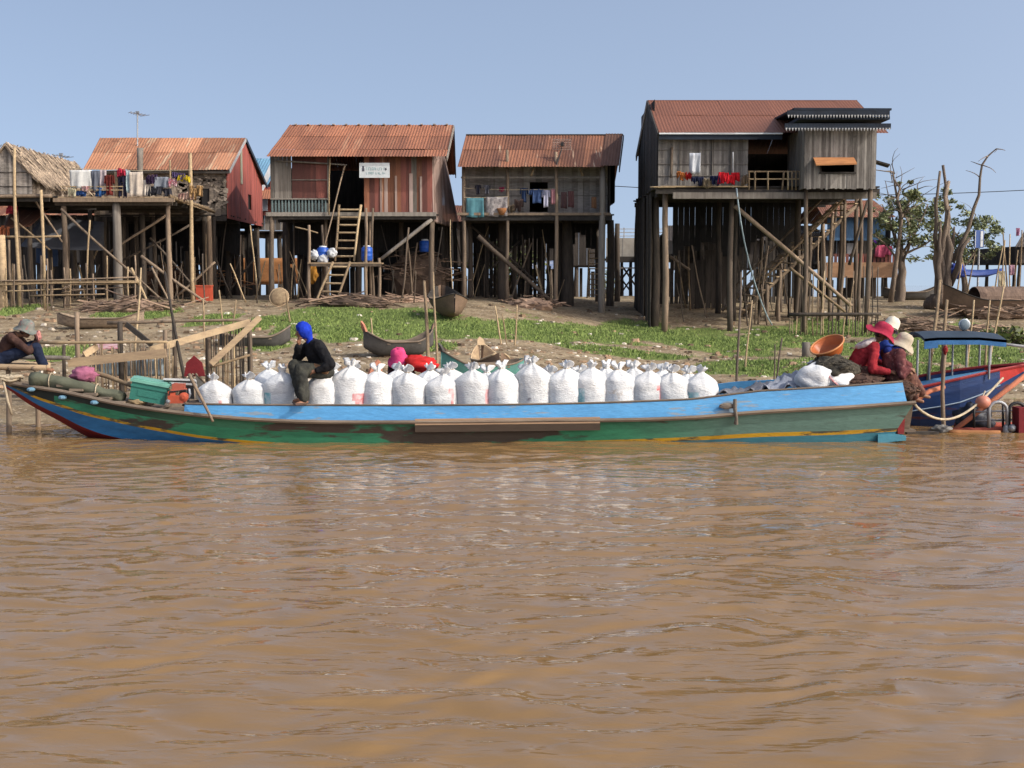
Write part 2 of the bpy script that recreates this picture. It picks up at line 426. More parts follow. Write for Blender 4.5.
# river: one sheet to the horizon, waves modelled where they can be seen
def spread_axis(lo, hi, step, far, grow=1.25):
    c = list(np.arange(lo, hi + 1e-6, step)); s = step; x = c[-1]
    while x < far: s *= grow; x += s; c.append(x)
    s = step; x = c[0]; pre = []
    while x > -far: s *= grow; x -= s; pre.append(x)
    return np.array(pre[::-1] + c)
wx = spread_axis(-11.5, 11.5, 0.055, 4500)
wy = spread_axis(5.0, 23.0, 0.036, 4500)
X, Y = np.meshgrid(wx, wy)
Z = np.zeros_like(X)
rs = np.random.RandomState(3)
dX = np.gradient(wx)[None, :]; dY = np.gradient(wy)[:, None]
def drift(amp, l0, l1, n):
    """a slowly varying field that bends the wave crests"""
    f = np.zeros_like(X)
    for _ in range(n):
        l = rs.uniform(l0, l1); t = rs.uniform(0, 2 * PI); f += np.sin(2 * PI / l * (math.cos(t) * X + math.sin(t) * Y) + rs.uniform(0, 6.28)) * l / l1
    return f * amp / math.sqrt(n)
WXX, WYY = X + drift(0.30, 1.2, 4.0, 7), Y + drift(0.26, 1.0, 4.5, 9) + drift(0.10, .45, 1.3, 9)
for i in range(38):
    lam = 0.22 * (1.4 / 0.22) ** ((i + rs.rand()) / 38)
    th = rs.normal(0, 0.24) if i % 3 else rs.normal(0, 0.75); k = 2 * PI / lam; kx, ky = k * math.sin(th), k * math.cos(th)
    fade = np.clip(1.6 - 3.2 * np.maximum(np.abs(math.sin(th)) * dX, dY) / lam, 0, 1)
    ph = kx * WXX + ky * WYY + rs.rand() * 6.28
    gust = np.clip(0.5 + drift(0.6, 0.8, 4.5, 7), 0.03, 1.7)       # rough and calm patches
    A = 0.0048 * lam * rs.uniform(0.6, 1.4) * (0.7 if lam > .9 else 1.3 if lam < .5 else 1.0)
    Z += fade * A * gust * (np.sin(ph) + 0.36 * np.sin(2 * ph) + 0.14 * np.sin(3 * ph))     # steeper on the side towards the bank's wind
for i in range(5):
    lam = rs.uniform(2.2, 4.5); th = rs.normal(0, .3); k = 2 * PI / lam
    Z += 0.006 * np.clip(1.6 - 3.2 * dY / lam, 0, 1) * np.clip(1.6 - 3.2 * dX * abs(math.sin(th)) / lam, 0, 1) * np.sin(k * (math.sin(th) * WXX + math.cos(th) * WYY) + rs.rand() * 6)
me = grid_mesh('river', wx, wy, Z)
m, nt, b, N, L = nodes_of('muddy river water')
geo = N('ShaderNodeNewGeometry')
c = ramp(nz(0.5, 4, (0.6, 1.2, 1)).outputs['Fac'], [(0.3, (0.200, 0.119, 0.048)), (0.7, (0.232, 0.140, 0.059))])
L(c.outputs[0], b.inputs['Base Color'])
b.inputs['Roughness'].default_value = 0.02; b.inputs['IOR'].default_value = 1.333; b.inputs['Specular IOR Level'].default_value = 0.5
def wavelets(sc, st, lo, hi):
    r = ramp(nz(sc, 3, st).outputs['Fac'], [(lo, (0, 0, 0)), (hi, (1, 1, 1))]); r.color_ramp.interpolation = 'B_SPLINE'
    return r.outputs[0]
w1 = wavelets(1.9, (0.5, 1.7, 1), 0.50, 0.60); w2 = wavelets(5.0, (0.5, 1.5, 1), 0.50, 0.66); n2 = nz(1.3, 3, (0.4, 1.6, 1))
sm = N('ShaderNodeMath'); sm.operation = 'MULTIPLY_ADD'; sm.inputs[1].default_value = 0.28
L(w2, sm.inputs[0]); L(w1, sm.inputs[2])
sm2 = N('ShaderNodeMath'); sm2.operation = 'MULTIPLY_ADD'; sm2.inputs[1].default_value = 0.6
L(n2.outputs['Fac'], sm2.inputs[0]); L(sm.outputs[0], sm2.inputs[2]); sm = sm2
bp = N('ShaderNodeBump'); bp.inputs['Strength'].default_value = 0.16; bp.inputs['Distance'].default_value = 0.03
L(sm.outputs[0], bp.inputs['Height']); L(bp.outputs[0], b.inputs['Normal'])
structure('river', me, m)

# grass blades (stuff) and scattered litter (stuff)
def blades():
    V, F, R = [], [], []
    tries = 0; n = 0
    while n < 60000 and tries < 400000:
        tries += 1
        cx, cy, rx, ry = random.choice(GW)
        x = cx + random.gauss(0, 0.6) * rx; y = cy + random.gauss(0, 0.6) * ry
        if y < 25.5 or y > 54 or abs(x) > 23: continue
        if green(x, y) < 0.42 + 0.5 * (noise.noise((x * 1.9, y * 1.9, 31.0)) > 0.28): continue
        z = gz(x, y); h = random.uniform(0.035, 0.11) * (0.7 + 0.6 * abs(noise.noise((x, y, 0)))); w = random.uniform(0.007, 0.018)
        a = random.uniform(0, PI); dx, dy = math.cos(a) * w, math.sin(a) * w
        lx, ly = random.uniform(-.6, .6) * h, random.uniform(-.6, .6) * h
        b0 = len(V)
        V += [(x - dx, y - dy, z - .02), (x + dx, y + dy, z - .02), (x + lx * .4 + dx * .7, y + ly * .4 + dy * .7, z + h * .6), (x + lx * .4 - dx * .7, y + ly * .4 - dy * .7, z + h * .6), (x + lx, y + ly, z + h)]
        F += [(b0, b0 + 1, b0 + 2, b0 + 3), (b0 + 3, b0 + 2, b0 + 4)]
        r = random.random(); R += [r, r]; n += 1
    return V, F, R
def stuff_mesh(name, V, F, R, m, label):
    me = bpy.data.meshes.new(name); me.from_pydata(V, [], F); me.materials.append(m)
    a = me.attributes.new('rnd', 'FLOAT', 'FACE'); a.data.foreach_set('value', R)
    o = bpy.data.objects.new(name, me); COL.objects.link(o); o['kind'] = 'stuff'; o['label'] = label
    return o
M['grass'] = mat('short green grass', (0.19, 0.25, 0.07), (0.11, 0.165, 0.045), 1.2, rnd=0.7, bump=0, rough=0.8)
V, F, R = blades()
stuff_mesh('grass', V, F, R, M['grass'], 'short green grass in patches on the river bank')
def scraps(n, region):
    V, F, R = [], [], []
    for _ in range(n):
        x, y = region()
        z = gz(x, y); s = random.uniform(0.02, 0.065) * random.choice((1, 1, 1, 1.7)); a = random.uniform(0, PI)
        k = random.randint(4, 6); h = s * random.uniform(0.15, 0.9); b0 = len(V)
        for lvl, sc_ in ((0, 1.0), (1, 0.75)):
            for i in range(k):
                t = a + 2 * PI * i / k; rr = s * sc_ * random.uniform(0.7, 1.2)
                V.append((x + math.cos(t) * rr * 1.4, y + math.sin(t) * rr, z - 0.015 + lvl * h + random.uniform(0, 0.4) * h))
        fs = [tuple(b0 + k + i for i in range(k))] + [(b0 + i, b0 + (i + 1) % k, b0 + k + (i + 1) % k, b0 + k + i) for i in range(k)]
        F += fs; r = random.random(); R += [r] * len(fs)
    return V, F, R
def reg():
    while True:
        px = random.uniform(-20, 1044); py = random.uniform(306, 394)
        p = gp(px, py)
        if green(p.x, p.y) > 0.55 and random.random() < 0.6: continue
        dens = 1.0 if py > 340 or px < 270 else 0.45
        if random.random() < dens: return p.x, p.y
M['litter_pale'] = mat('pale scraps', (0.52, 0.47, 0.40), (0.30, 0.24, 0.17), 9.0, rnd=0.8, bump=0.2)
M['litter_brown'] = mat('brown scraps and husks', (0.24, 0.16, 0.10), (0.12, 0.08, 0.05), 9.0, rnd=0.8, bump=0.2)
V, F, R = scraps(1500, reg); stuff_mesh('rubbish_litter', V, F, R, M['litter_pale'], 'pale scraps of plastic and paper littering the bank')
V, F, R = scraps(2600, reg); stuff_mesh('dry_husk_debris', V, F, R, M['litter_brown'], 'brown husks and clods strewn over the bank')
# ---------------------------------------------------------------- building kit
def corr(mb, A, B, C, D, pitch=0.115, amp=0.011, sheet=0.84, lap=True, sag=0.02):
    """corrugated sheets between eave A-B and ridge D-C"""
    A, B, C, D = map(Vector, (A, B, C, D))
    nrm = (B - A).cross(D - A).normalized()
    L = (B - A).length; ns = max(1, round(L / sheet)); per = max(3, round(sheet / pitch)) * 4
    rows = [(0.0, 0.56), (0.53, 1.0)] if lap else [(0.0, 1.0)]
    for s in range(ns):
        for ri, (v0, v1) in enumerate(rows):
            tilt = random.uniform(-0.012, 0.02); P = []
            e0 = random.uniform(-0.03, 0.04) if ri == 0 else 0
            for v in (v0 - e0 * 0.3, (v0 + v1) / 2, v1):
                row = []
                for k in range(per + 1):
                    u = (s + k / per) / ns
                    p = A.lerp(B, u).lerp(D.lerp(C, u), v)
                    lift = amp * math.sin(2 * PI * (u * L) / pitch) + (0.012 if ri == 0 else 0.026) + tilt * (v - v0) + 0.003 * s % 0.006
                    row.append(p + nrm * lift - Vector((0, 0, sag * math.sin(PI * v))))
                P.append(row)
            mb.grid(P)
def planks(mb, a, b, z0, z1, w=0.16, t=0.03, gap=0.008, holes=(), ragged=0.03, bow=0.01, skip=0.0):
    """vertical boards from a to b; z0, z1: a number or a pair for the two ends; holes: (u0, u1, z0, z1), u in metres"""
    a, b = Vector((a[0], a[1], 0)), Vector((b[0], b[1], 0))
    L = (b - a).length; d = (b - a) / L; nrm = Vector((-d.y, d.x, 0)); ang = math.atan2(d.y, d.x)
    z0 = z0 if isinstance(z0, tuple) else (z0, z0); z1 = z1 if isinstance(z1, tuple) else (z1, z1)
    n = max(1, round(L / w)); w = L / n
    for i in range(n):
        if random.random() < skip: continue
        u = (i + .5) * w; f = u / L
        lo = z0[0] + (z0[1] - z0[0]) * f - random.uniform(0, ragged); hi = z1[0] + (z1[1] - z1[0]) * f
        segs = [(lo, hi)]
        for (u0, u1, h0, h1) in holes:
            if u0 < u < u1:
                new = []
                for (s0, s1) in segs:
                    if h0 > s0: new.append((s0, min(s1, h0)))
                    if h1 < s1: new.append((max(s0, h1), s1))
                segs = [q for q in new if q[1] - q[0] > 0.01]
        r = random.random()
        for (s0, s1) in segs:
            c = a + d * u + nrm * random.uniform(-bow, bow)
            mb.box((c.x, c.y, (s0 + s1) / 2), (w - gap, t, s1 - s0), ang, r)
    return mb
def mat_panels(mb, a, b, z0, z1, pw=0.9, t=0.03, holes=()):
    """woven mats in panels with thin battens: boards laid flat in rows"""
    a, b = Vector((a[0], a[1], 0)), Vector((b[0], b[1], 0)); L = (b - a).length; d = (b - a) / L; nrm = Vector((d.y, -d.x, 0)); ang = math.atan2(d.y, d.x)
    n = max(1, round(L / pw)); w = L / n; rows = max(2, round((z1 - z0) / 0.22)); h = (z1 - z0) / rows
    for i in range(n):
        for j in range(rows):
            u0, u1, h0, h1 = i * w, (i + 1) * w, z0 + j * h, z0 + (j + 1) * h
            if any(u0 + w * .5 > q[0] and u0 + w * .5 < q[1] and (h0 + h1) / 2 > q[2] and (h0 + h1) / 2 < q[3] for q in holes): continue
            c = a + d * (u0 + w / 2) + nrm * random.uniform(0, 0.012)
            mb.box((c.x, c.y, (h0 + h1) / 2), (w - .006, t, h - 0.004), ang)
    return mb
def battens(root, a, b, zs, us, z0, z1, m, off=0.03, r=0.018):
    a, b = Vector((a[0], a[1], 0)), Vector((b[0], b[1], 0)); d = (b - a).normalized(); nrm = Vector((d.y, -d.x, 0))
    k = MB()
    for z in zs:
        p = a + nrm * off; q = b + nrm * off
        k.beam((p.x, p.y, z), (q.x, q.y, z + random.uniform(-.03, .03)), r * 2, r)
    for u in us:
        p = a + d * u + nrm * (off + r)
        k.beam((p.x, p.y, z0), (p.x, p.y, z1), r * 2, r)
    k.build('batten_frame', m, root)
def stilt(root, x, y, ztop, r=0.10, m='pole', lean=(0, 0), name='stilt', wob=0.012, zb=None):
    g = gz(x + lean[0], y + lean[1]) - 0.25 if zb is None else zb
    k = MB(); k.stick((x + lean[0], y + lean[1], g), (x, y, ztop), r * 1.1, r * 0.85, 8, wob)
    return k.build(name, M[m], root, smooth=True)
def pole(root, p, q, r=0.05, m='pole', name='brace', wob=0.012):
    k = MB(); k.stick(p, q, r, r * 0.85, 7, wob)
    return k.build(name, M[m], root, smooth=True)
def bx(root, name, c, size, m, rz=0.0, **kw):
    k = MB(); k.box(c, size, rz, **kw)
    return k.build(name, M[m] if isinstance(m, str) else m, root)
def deck(root, x0, x1, y0, y1, z, m, w=0.2, t=0.05, name='floor_deck', along='x'):
    k = MB(); n = max(1, round((y1 - y0) / w)); s = (y1 - y0) / n
    for i in range(n):
        e0, e1 = random.uniform(-.08, .08), random.uniform(-.08, .08)
        k.box(((x0 + x1 + e0 + e1) / 2, y0 + (i + .5) * s, z - t / 2 + random.uniform(-.012, .012)), (x1 - x0 - e0 + e1, s - 0.012, t))
    return k.build(name, M[m], root)
def joists(root, x0, x1, y0, y1, z, m='dark_wood', n=4):
    for i in range(n):
        y = y0 + (y1 - y0) * i / (n - 1)
        bx(root, 'floor_beam', ((x0 + x1) / 2, y, z - 0.11), (x1 - x0, 0.10, 0.18), m)
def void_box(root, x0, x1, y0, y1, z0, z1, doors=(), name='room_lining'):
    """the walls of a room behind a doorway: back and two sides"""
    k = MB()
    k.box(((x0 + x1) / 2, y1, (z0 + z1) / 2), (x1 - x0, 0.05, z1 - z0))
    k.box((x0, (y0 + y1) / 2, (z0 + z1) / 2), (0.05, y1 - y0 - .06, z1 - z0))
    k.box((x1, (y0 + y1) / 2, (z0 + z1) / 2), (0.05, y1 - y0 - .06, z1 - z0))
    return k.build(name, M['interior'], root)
def clutter(root, px0, px1, Y0, Y1, n, lean=30):
    """thin odd poles propped under a house"""
    for _ in range(n):
        Y = random.uniform(Y0, Y1); px = random.uniform(px0, px1); x = xat(px, Y); h = random.uniform(.8, 3.2)
        r = random.choice((.02, .028, .04)); dx = random.gauss(0, .35) * h * .5
        pole(root, V3_((x, Y, gz(x, Y) - .1)), V3_((x + dx, Y + random.uniform(-.3, .3), gz(x, Y) + h)), r, random.choice(('pole', 'dark_pole', 'bamboo')), 'propped_pole', .015)
V3_ = Vector
def shade_screen(root, x0, x1, y, ztop, m='interior', skip=0.14, w=0.2, zb=None):  # rows of dark boards, added to deepen the shade under a house
    k = MB()
    n = max(2, int(abs(x1 - x0) / w))
    for i in range(n):
        if random.random() < skip: continue
        x = x0 + (x1 - x0) * (i + .5) / n
        g = gz(x, y) - 0.1 if zb is None else zb
        h = ztop - random.choice((0, 0, 0.5, 1.4)) * random.random()
        k.box((x, y + random.uniform(-.05, .05), (g + h) / 2), (w * random.uniform(.7, 1.05), .03, h - g), random.uniform(-.06, .06))
    return k.build('added_dark_screen', M[m], root)
def gable_tri(mb, x, ya, yr, yb, z0, ze, zr, w=0.16, t=0.03, holes=()):
    """boards of an end wall in the plane X = x from ya to yb, eaves at ze, ridge zr over yr"""
    n = max(2, round((yb - ya) / w)); s = (yb - ya) / n
    for i in range(n):
        y = ya + (i + .5) * s
        top = ze + (zr - ze) * ((y - ya) / (yr - ya) if y < yr else (yb - y) / (yb - yr))
        segs = [(z0, top)]
        for (h0, h1, a, b) in holes:
            if h0 < y < h1:
                segs = [(z0, a), (b, top)]
        r = random.random()
        for a, b in segs:
            mb.box((x + random.uniform(-.008, .008), y, (a + b) / 2), (t, s - .006, b - a), 0, r)
    return mb

# ---------------------------------------------------------------- corrugated house with the sign, second in the row
Y2 = 47.5
H = thing('stilt_house', 'rust roofed stilt house with a white sign board over its doorway and a ladder', 'house', G(-6.2, 50), 'stilt houses along the river bank')
z_fl = zat(213, Y2); xl, xr = xat(272, Y2), xat(433, Y2)
z_ev = zat(157, 46.9)
A, B = at(266, 157.5, 46.8), at(446, 156.5, 46.8); A.z = B.z = z_ev
zr2 = zat(125.5, 50.5)
D, C = Vector((A.x + .25, 50.5, zr2)), Vector((B.x + .1, 50.5, zr2))
lip = 0.22
A2, B2 = A.lerp(D, lip), B.lerp(C, lip)
k = MB(); corr(k, A2, B2, C, D); 
corr(k, A, B, B2 + Vector((0, -.03, -.02)), A2 + Vector((0, -.03, -.02)), lap=False)
corr(k, Vector((B.x, 54.3, z_ev)), Vector((A.x, 54.3, z_ev)), D + Vector((0, .02, 0)), C + Vector((0, .02, 0)))
rf = k.build('roof', M['rust_roof'], H)
k = MB()
for i in range(13):
    x = D.x + (C.x - D.x) * (i + .5) / 13
    k.box((x, 50.44, zr2 + .035), (0.10, 0.30, 0.035), 0.1)
k.build('ridge_cap', M['white_trim'], rf)
k = MB()
k.beam(B + Vector((.03, .05, -.09)), C + Vector((.03, 0, -.07)), 0.16, 0.04, up=(1, 0, 0)); k.build('barge_board', M['grey_wood'], rf)
k = MB(); k.beam(Vector((B.x + .03, 54.2, z_ev - .09)), C + Vector((.03, 0.03, -.09)), 0.16, 0.04, up=(1, 0, 0)); k.build('barge_board', M['dark_wood'], rf)
Yb2 = 54.0
# front wall: sheets right of the doorway
xd0, xd1 = xat(331, Y2), xat(365, Y2)
k = MB(); planks(k, (xd1, Y2), (xr, Y2), z_fl, z_ev + .1, 0.20, 0.03, 0.004, ragged=.02); k.M = [int(r * 97) % 5 for r in k.R]; k.build('front_wall', [M['red_sheet'], M['rust_roof'], M['red_sheet'], M['brown_roof'], M['grey_wood']], H)
k = MB()
for px in (381, 386, 396, 411, 421):
    p = at(px, 195, Y2 - .035); w_ = 0.13 if px in (386, 411) else 0.08
    k.box((p.x, Y2 - .03, (z_fl + z_ev) / 2 - .3 + random.uniform(-.1, .1)), (w_, .02, (z_ev - z_fl) * .72))
k.build('wall_strip', M['pale_sheet'], H)
# left: grey shutter boards and a red panel
xg = xat(293, Y2); z_w0 = zat(199, Y2); z_w1 = z_ev + .1
k = MB(); planks(k, (xl, Y2), (xg, Y2), z_w0, z_w1, 0.16); k.build('shutter_boards', M['grey_wood'], H)
k = MB(); planks(k, (xg + .02, Y2), (xd0 - .08, Y2), z_w0, z_w1, 0.42, .03, .004); k.build('sliding_panel', M['red_sheet'], H)
k = MB()
k.beam((xl, Y2 - .03, z_w0), (xd0 - .05, Y2 - .03, z_w0), .07, .05); k.beam((xd0 - .06, Y2 - .03, z_w0 - .05), (xd0 - .06, Y2 - .03, z_w1), .08, .05)
k.beam((xg, Y2 - .035, zat(180, Y2)), (xd0 - .08, Y2 - .035, zat(180, Y2)), .05, .03)
k.build('panel_frame', M['grey_wood'], H)
m_teal = flat('faded teal slats', (0.14, 0.19, 0.19)); rail = None
for i in range(17):
    x = xl + (xd0 - .1 - xl) * (i + .5) / 17
    bx(H, 'baluster', (x, Y2 - .01, (z_fl + z_w0) / 2), (0.06, 0.03, z_w0 - z_fl - .06), m_teal)
bx(H, 'sill_board', ((xl + xd0) / 2, Y2 + .05, z_fl + .2), (xd0 - xl - .1, .03, .36), 'grey_wood')
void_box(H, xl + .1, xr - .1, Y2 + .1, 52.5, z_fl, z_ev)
# side wall, faded and flaring
k = MB()
n = 22
for i in range(n):
    y0 = Y2 + (Yb2 - Y2) * i / n; y1 = Y2 + (Yb2 - Y2) * (i + 1) / n - .01
    yc = (y0 + y1) / 2; top = z_ev + (zr2 - z_ev) * (1 - abs(yc - 50.5) / 3.7) - .1
    k.add([(xr + .3 * i / n, y0, top), (xr + .3 * i / n, y1, top), (xr + .05 + .75 * i / n, y1, z_fl - .35), (xr + .05 + .75 * i / n, y0, z_fl - .3), (xr - .03 + .3 * i / n, y0, top), (xr - .03 + .3 * i / n, y1, top), (xr + .02 + .75 * i / n, y1, z_fl - .35), (xr + .02 + .75 * i / n, y0, z_fl - .3)],
          [(0, 1, 2, 3), (7, 6, 5, 4), (0, 4, 5, 1), (3, 2, 6, 7), (1, 5, 6, 2), (0, 3, 7, 4)])
k.build('side_wall', M['pale_sheet'], H)
k = MB(); planks(k, (xl, Yb2), (xl, Y2 + .05), z_fl, z_ev, .2); k.build('side_wall', M['grey_wood'], H)
k = MB(); planks(k, (xr, Yb2), (xl, Yb2), z_fl, z_ev, .3); k.build('rear_wall', M['dark_wood'], H)
deck(H, xl - .1, xr + .1, Y2 - .12, Yb2, z_fl, 'dark_wood'); joists(H, xl - .12, xr + .15, Y2 - .1, Yb2, z_fl - .05)
bx(H, 'fascia_beam', ((xl + xr) / 2, Y2 - .2, zat(214.5, Y2)), (xr - xl + .3, .06, .15), 'grey_wood')
for px, Y, r in ((272.5, 47.4, .1), (366, 47.4, .055), (371, 47.6, .07), (432.5, 47.5, .11), (327, 48, .07)):
    stilt(H, xat(px, Y), Y, z_fl - .05, r, 'pole')
for Y in (50.4, 53.8):
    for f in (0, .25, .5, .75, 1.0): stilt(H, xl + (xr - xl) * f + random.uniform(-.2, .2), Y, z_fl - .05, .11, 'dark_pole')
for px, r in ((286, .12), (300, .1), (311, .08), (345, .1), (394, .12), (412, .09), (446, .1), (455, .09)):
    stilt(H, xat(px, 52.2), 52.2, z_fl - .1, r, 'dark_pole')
pole(H, at(432, 219, Y2 - .1), at(381, 259, Y2 - .1), .075, 'grey_wood', wob=.002)
pole(H, at(330, 158, Y2 - .25), at(329, 215, Y2 - .35), .03, 'bamboo', 'porch_pole'); pole(H, at(345, 165, Y2 - .2), at(323, 250, Y2 - 1.0), .03, 'pole', 'porch_pole')
pole(H, at(275, 160.5, Y2 - .15), at(347, 165, Y2 - .15), .035, 'grey_wood', 'eave_pole', .003)
shade_screen(H, xl, xr + .4, 53.2, z_fl - .2, skip=.06, m='dark_wood')
shade_screen(H, xl - .3, xat(330, 51.4), 51.6, z_fl - 1.6, skip=.35)
shade_screen(H, xat(394, 50.5), xr, 50.6, z_fl - 1.2, skip=.25)
k = MB(); planks(k, (xl, 51), (xr, 51), z_fl - 1.3, z_fl - .2, .22, ragged=.9); k.build('added_shade_boards', M['black_void'], H)  # added near-black boards that darken the space under the floor
clutter(H, 275, 340, 48, 52, 14); clutter(H, 380, 455, 46.5, 52, 16)
# landing platform half way up
zl = zat(262.5, 46.2)
deck(H, xat(311, 46.2), xat(381, 46.2), 45.7, 47.2, zl, 'plank', .16, name='landing_deck')
bx(H, 'landing_beam', at(346, 265, 45.75), (70 / FPX * 46, .07, .1), 'pole')
for px, y0, Y, r in ((309, 225, 45.8, .06), (322, 225, 46.9, .05), (366, 208, 45.8, .055), (373, 208, 46.9, .05), (379, 258, 45.8, .06)):
    p = at(px, y0, Y); stilt(H, p.x, p.y, p.z, r, 'pole', wob=.02)
pole(H, at(295, 227, 46), at(318, 233, 46), .03, 'bamboo', 'rail')
# the ladders
def ladder(label, a0, a1, b0, b1, nr, r=.04, m='bamboo', group=None):
    """a0-a1 one rail from top to foot, b0-b1 the other"""
    t = thing('ladder', label, 'ladder', (Vector(a1) + Vector(b1)) / 2, group)
    pole(t, a0, a1, r, m, 'rail', .006); pole(t, b0, b1, r, m, 'rail', .006)
    for i in range(nr):
        f = (i + .6) / (nr + .2)
        pole(t, Vector(a0).lerp(Vector(a1), f), Vector(b0).lerp(Vector(b1), f), r * .8, m, 'rung', .004)
    return t
ladder('wooden ladder rising from the landing to the doorway under the white sign', at(339, 205, 47.2), at(335, 261, 46.3), at(361, 205, 47.2), at(354, 261, 46.3), 7, .05)
p, q = gp(323, 301), gp(344, 301)
ladder('short wooden ladder leaning from the ground to the landing', at(333, 262, 45.6), Vector((p.x, 44.7, gz(p.x, 44.7))), at(350, 262, 45.6), Vector((q.x, 44.7, gz(q.x, 44.7))), 5, .05)
# sign board
s = thing('sign_board', 'white sign board with faint teal lettering hung under the eave of the rusty house', 'sign', at(374.5, 178, Y2 - .5))
w_, h_ = 30 / FPX * 47, 14.6 / FPX * 47
c0 = at(374.5, 170.3, Y2 - .5)
bd = bx(s, 'board', c0, (w_, .03, h_), flat('sign white', (0.60, 0.63, 0.64)))
m_ink = flat('faded teal ink', (0.16, 0.30, 0.31)); m_ink2 = flat('dark print', (0.08, 0.08, 0.1))
k = MB()
random.seed(21)
for (zz, u0, u1, hh) in ((.045, -.27, .36, .10), (-.10, -.27, .34, .085)):
    u = u0
    while u < u1:     # the letters are too faint to read: short upright strokes and bars
        ww = random.uniform(.022, .045)
        x, z = c0.x + u * w_, c0.z + zz * h_ * 2.0
        k.box((x, c0.y - .018, z), (.012, .006, hh)); 
        k.box((x + ww * .5, c0.y - .0185, z + random.choice((-.5, 0, .5)) * hh), (ww, .006, .014))
        if random.random() < .6: k.box((x + ww, c0.y - .018, z - random.choice((0, .25, -.25)) * hh), (.011, .006, hh * .55))
        u += (ww + .03) / w_ + random.choice((0, 0, 0, .03))
k.build('lettering', m_ink, bd)
k = MB(); k.sphere((c0.x - .37 * w_, c0.y - .015, c0.z + .12), (.04, .008, .05), 10, 6); k.box((c0.x - .37 * w_, c0.y - .018, c0.z + .02), (.09, .006, .12)); k.build('portrait_print', m_ink2, bd)
k = MB(); k.prism([(c0.x + .33 * w_, c0.y - .016, c0.z + .06), (c0.x + .39 * w_, c0.y - .016, c0.z + .1), (c0.x + .41 * w_, c0.y - .016, c0.z + .03), (c0.x + .37 * w_, c0.y - .016, c0.z - .02)], (0, -.006, 0)); k.build('emblem', m_ink2, bd)
for dx in (-.42, .42):
    k = MB(); k.tube([c0 + Vector((dx * w_, 0, h_ / 2)), c0 + Vector((dx * w_, .25, h_ / 2 + .15))], .008, 5); k.build('hanging_wire', M['black'], s)

# ---------------------------------------------------------------- house with washing on its open porch, third in the row
Y3 = 48.0
H = thing('stilt_house', 'brown roofed stilt house with an open front porch full of washing', 'house', G(1.4, 51), 'stilt houses along the river bank')
z_fl = zat(214, Y3); z_ev = zat(167, Y3 - .6); xl, xr = xat(464, Y3), xat(609, Y3); Yb3 = 54.2; Yr3 = 50.8
A, B = at(457.5, 167, Y3 - .6), at(619, 166.5, Y3 - .6); A.z = B.z = z_ev
zr3 = zat(135.5, Yr3); D, C = at(466, 136, Yr3), at(623, 135, Yr3); D.z = C.z = zr3
xs_ = 0.905
k = MB(); corr(k, A, A.lerp(B, xs_), D.lerp(C, xs_), D)
corr(k, Vector((C.x, 54.6, z_ev)), Vector((D.x, 54.6, z_ev)), D + Vector((0, .02, 0)), C + Vector((0, .02, 0)))
rf = k.build('roof', M['brown_roof'], H)
k = MB(); corr(k, A.lerp(B, xs_) + Vector((-.1, 0, .05)), B + Vector((0, 0, .05)), C + Vector((0, 0, .05)), D.lerp(C, xs_) + Vector((-.1, 0, .05))); k.build('patched_sheet', mat('dark rusted sheet', (0.15, 0.075, 0.05), (0.09, 0.045, 0.032), 1.5, (3, .4, .4), rnd=.2), rf)
k = MB(); k.beam(D + Vector((0, 0, .02)), C + Vector((0, 0, .02)), .22, .05); k.build('ridge_cap', M['dark_wood'], rf)
k = MB(); k.beam(B + Vector((.02, .05, -.1)), C + Vector((.02, 0, -.08)), .2, .04, up=(1, 0, 0)); k.build('barge_board', M['dark_wood'], rf)
Yw = 48.95
holes = ((xat(527, Yw) - xat(464, Yw), xat(549, Yw) - xat(464, Yw), zat(212, Yw), zat(182, Yw)),)
k = MB(); planks(k, (xat(464, Yw), Yw), (xr, Yw), z_fl, z_ev + .25, .24, .03, .004, holes=holes); k.build('porch_wall', mat('pale woven mat', (0.36, 0.33, 0.30), (0.21, 0.19, 0.175), 2.2, (2, 2, 7), rnd=0.4, bump=0.5), H)
battens(H, (xat(464, Yw), Yw), (xr, Yw), (zat(182, Yw), zat(196, Yw)), (1.2, 2.3, 3.9, 4.7), z_fl, z_ev + .3, M['grey_wood'])
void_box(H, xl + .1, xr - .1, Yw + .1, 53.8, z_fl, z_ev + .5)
k = MB(); gable_tri(k, xr + .02, Y3 + .1, Yr3, Yb3, z_fl - .3, z_ev, zr3 - .1, .2); k.build('side_wall', M['dark_wood'], H)
k = MB(); gable_tri(k, xl - .02, Yw, Yr3, Yb3, z_fl, z_ev + .3, zr3 - .1, .2); k.build('side_wall', M['grey_wood'], H)
k = MB(); planks(k, (xr, Yb3), (xl, Yb3), z_fl, z_ev, .3); k.build('rear_wall', M['dark_wood'], H)
# flap of sheet hanging past the right end
k = MB(); planks(k, (xr + .28, Y3 + 1.0), (xr + .28, Yb3), zat(200, Y3), z_ev + .4, .3); k.build('end_flap', M['dark_wood'], H)
deck(H, xl - .1, xr + .1, Y3 - .1, Yb3, z_fl, 'dark_wood'); joists(H, xl - .1, xr + .1, Y3 - .05, Yb3, z_fl - .05)
bx(H, 'porch_rail', at(534, 177.5, Y3), (xr - xl, .06, .07), 'grey_wood'); bx(H, 'deck_edge', at(534, 214, Y3 - .12), (xr - xl + .3, .06, .1), 'pole')
for px, yt, r, mm in ((463.5, 165, .075, 'pole'), (507, 150, .065, 'pole'), (556, 152, .07, 'pole'), (602.5, 167, .13, 'grey_wood')):
    p = at(px, yt, Y3 - .05); stilt(H, p.x, p.y, p.z, r, mm, name='porch_post', wob=.006)
for px0, px1 in ((531, 534), (583, 580)): pole(H, at(px0, 176, Y3), at(px1, 168, Y3), .05, 'bamboo', 'rafter_strut')
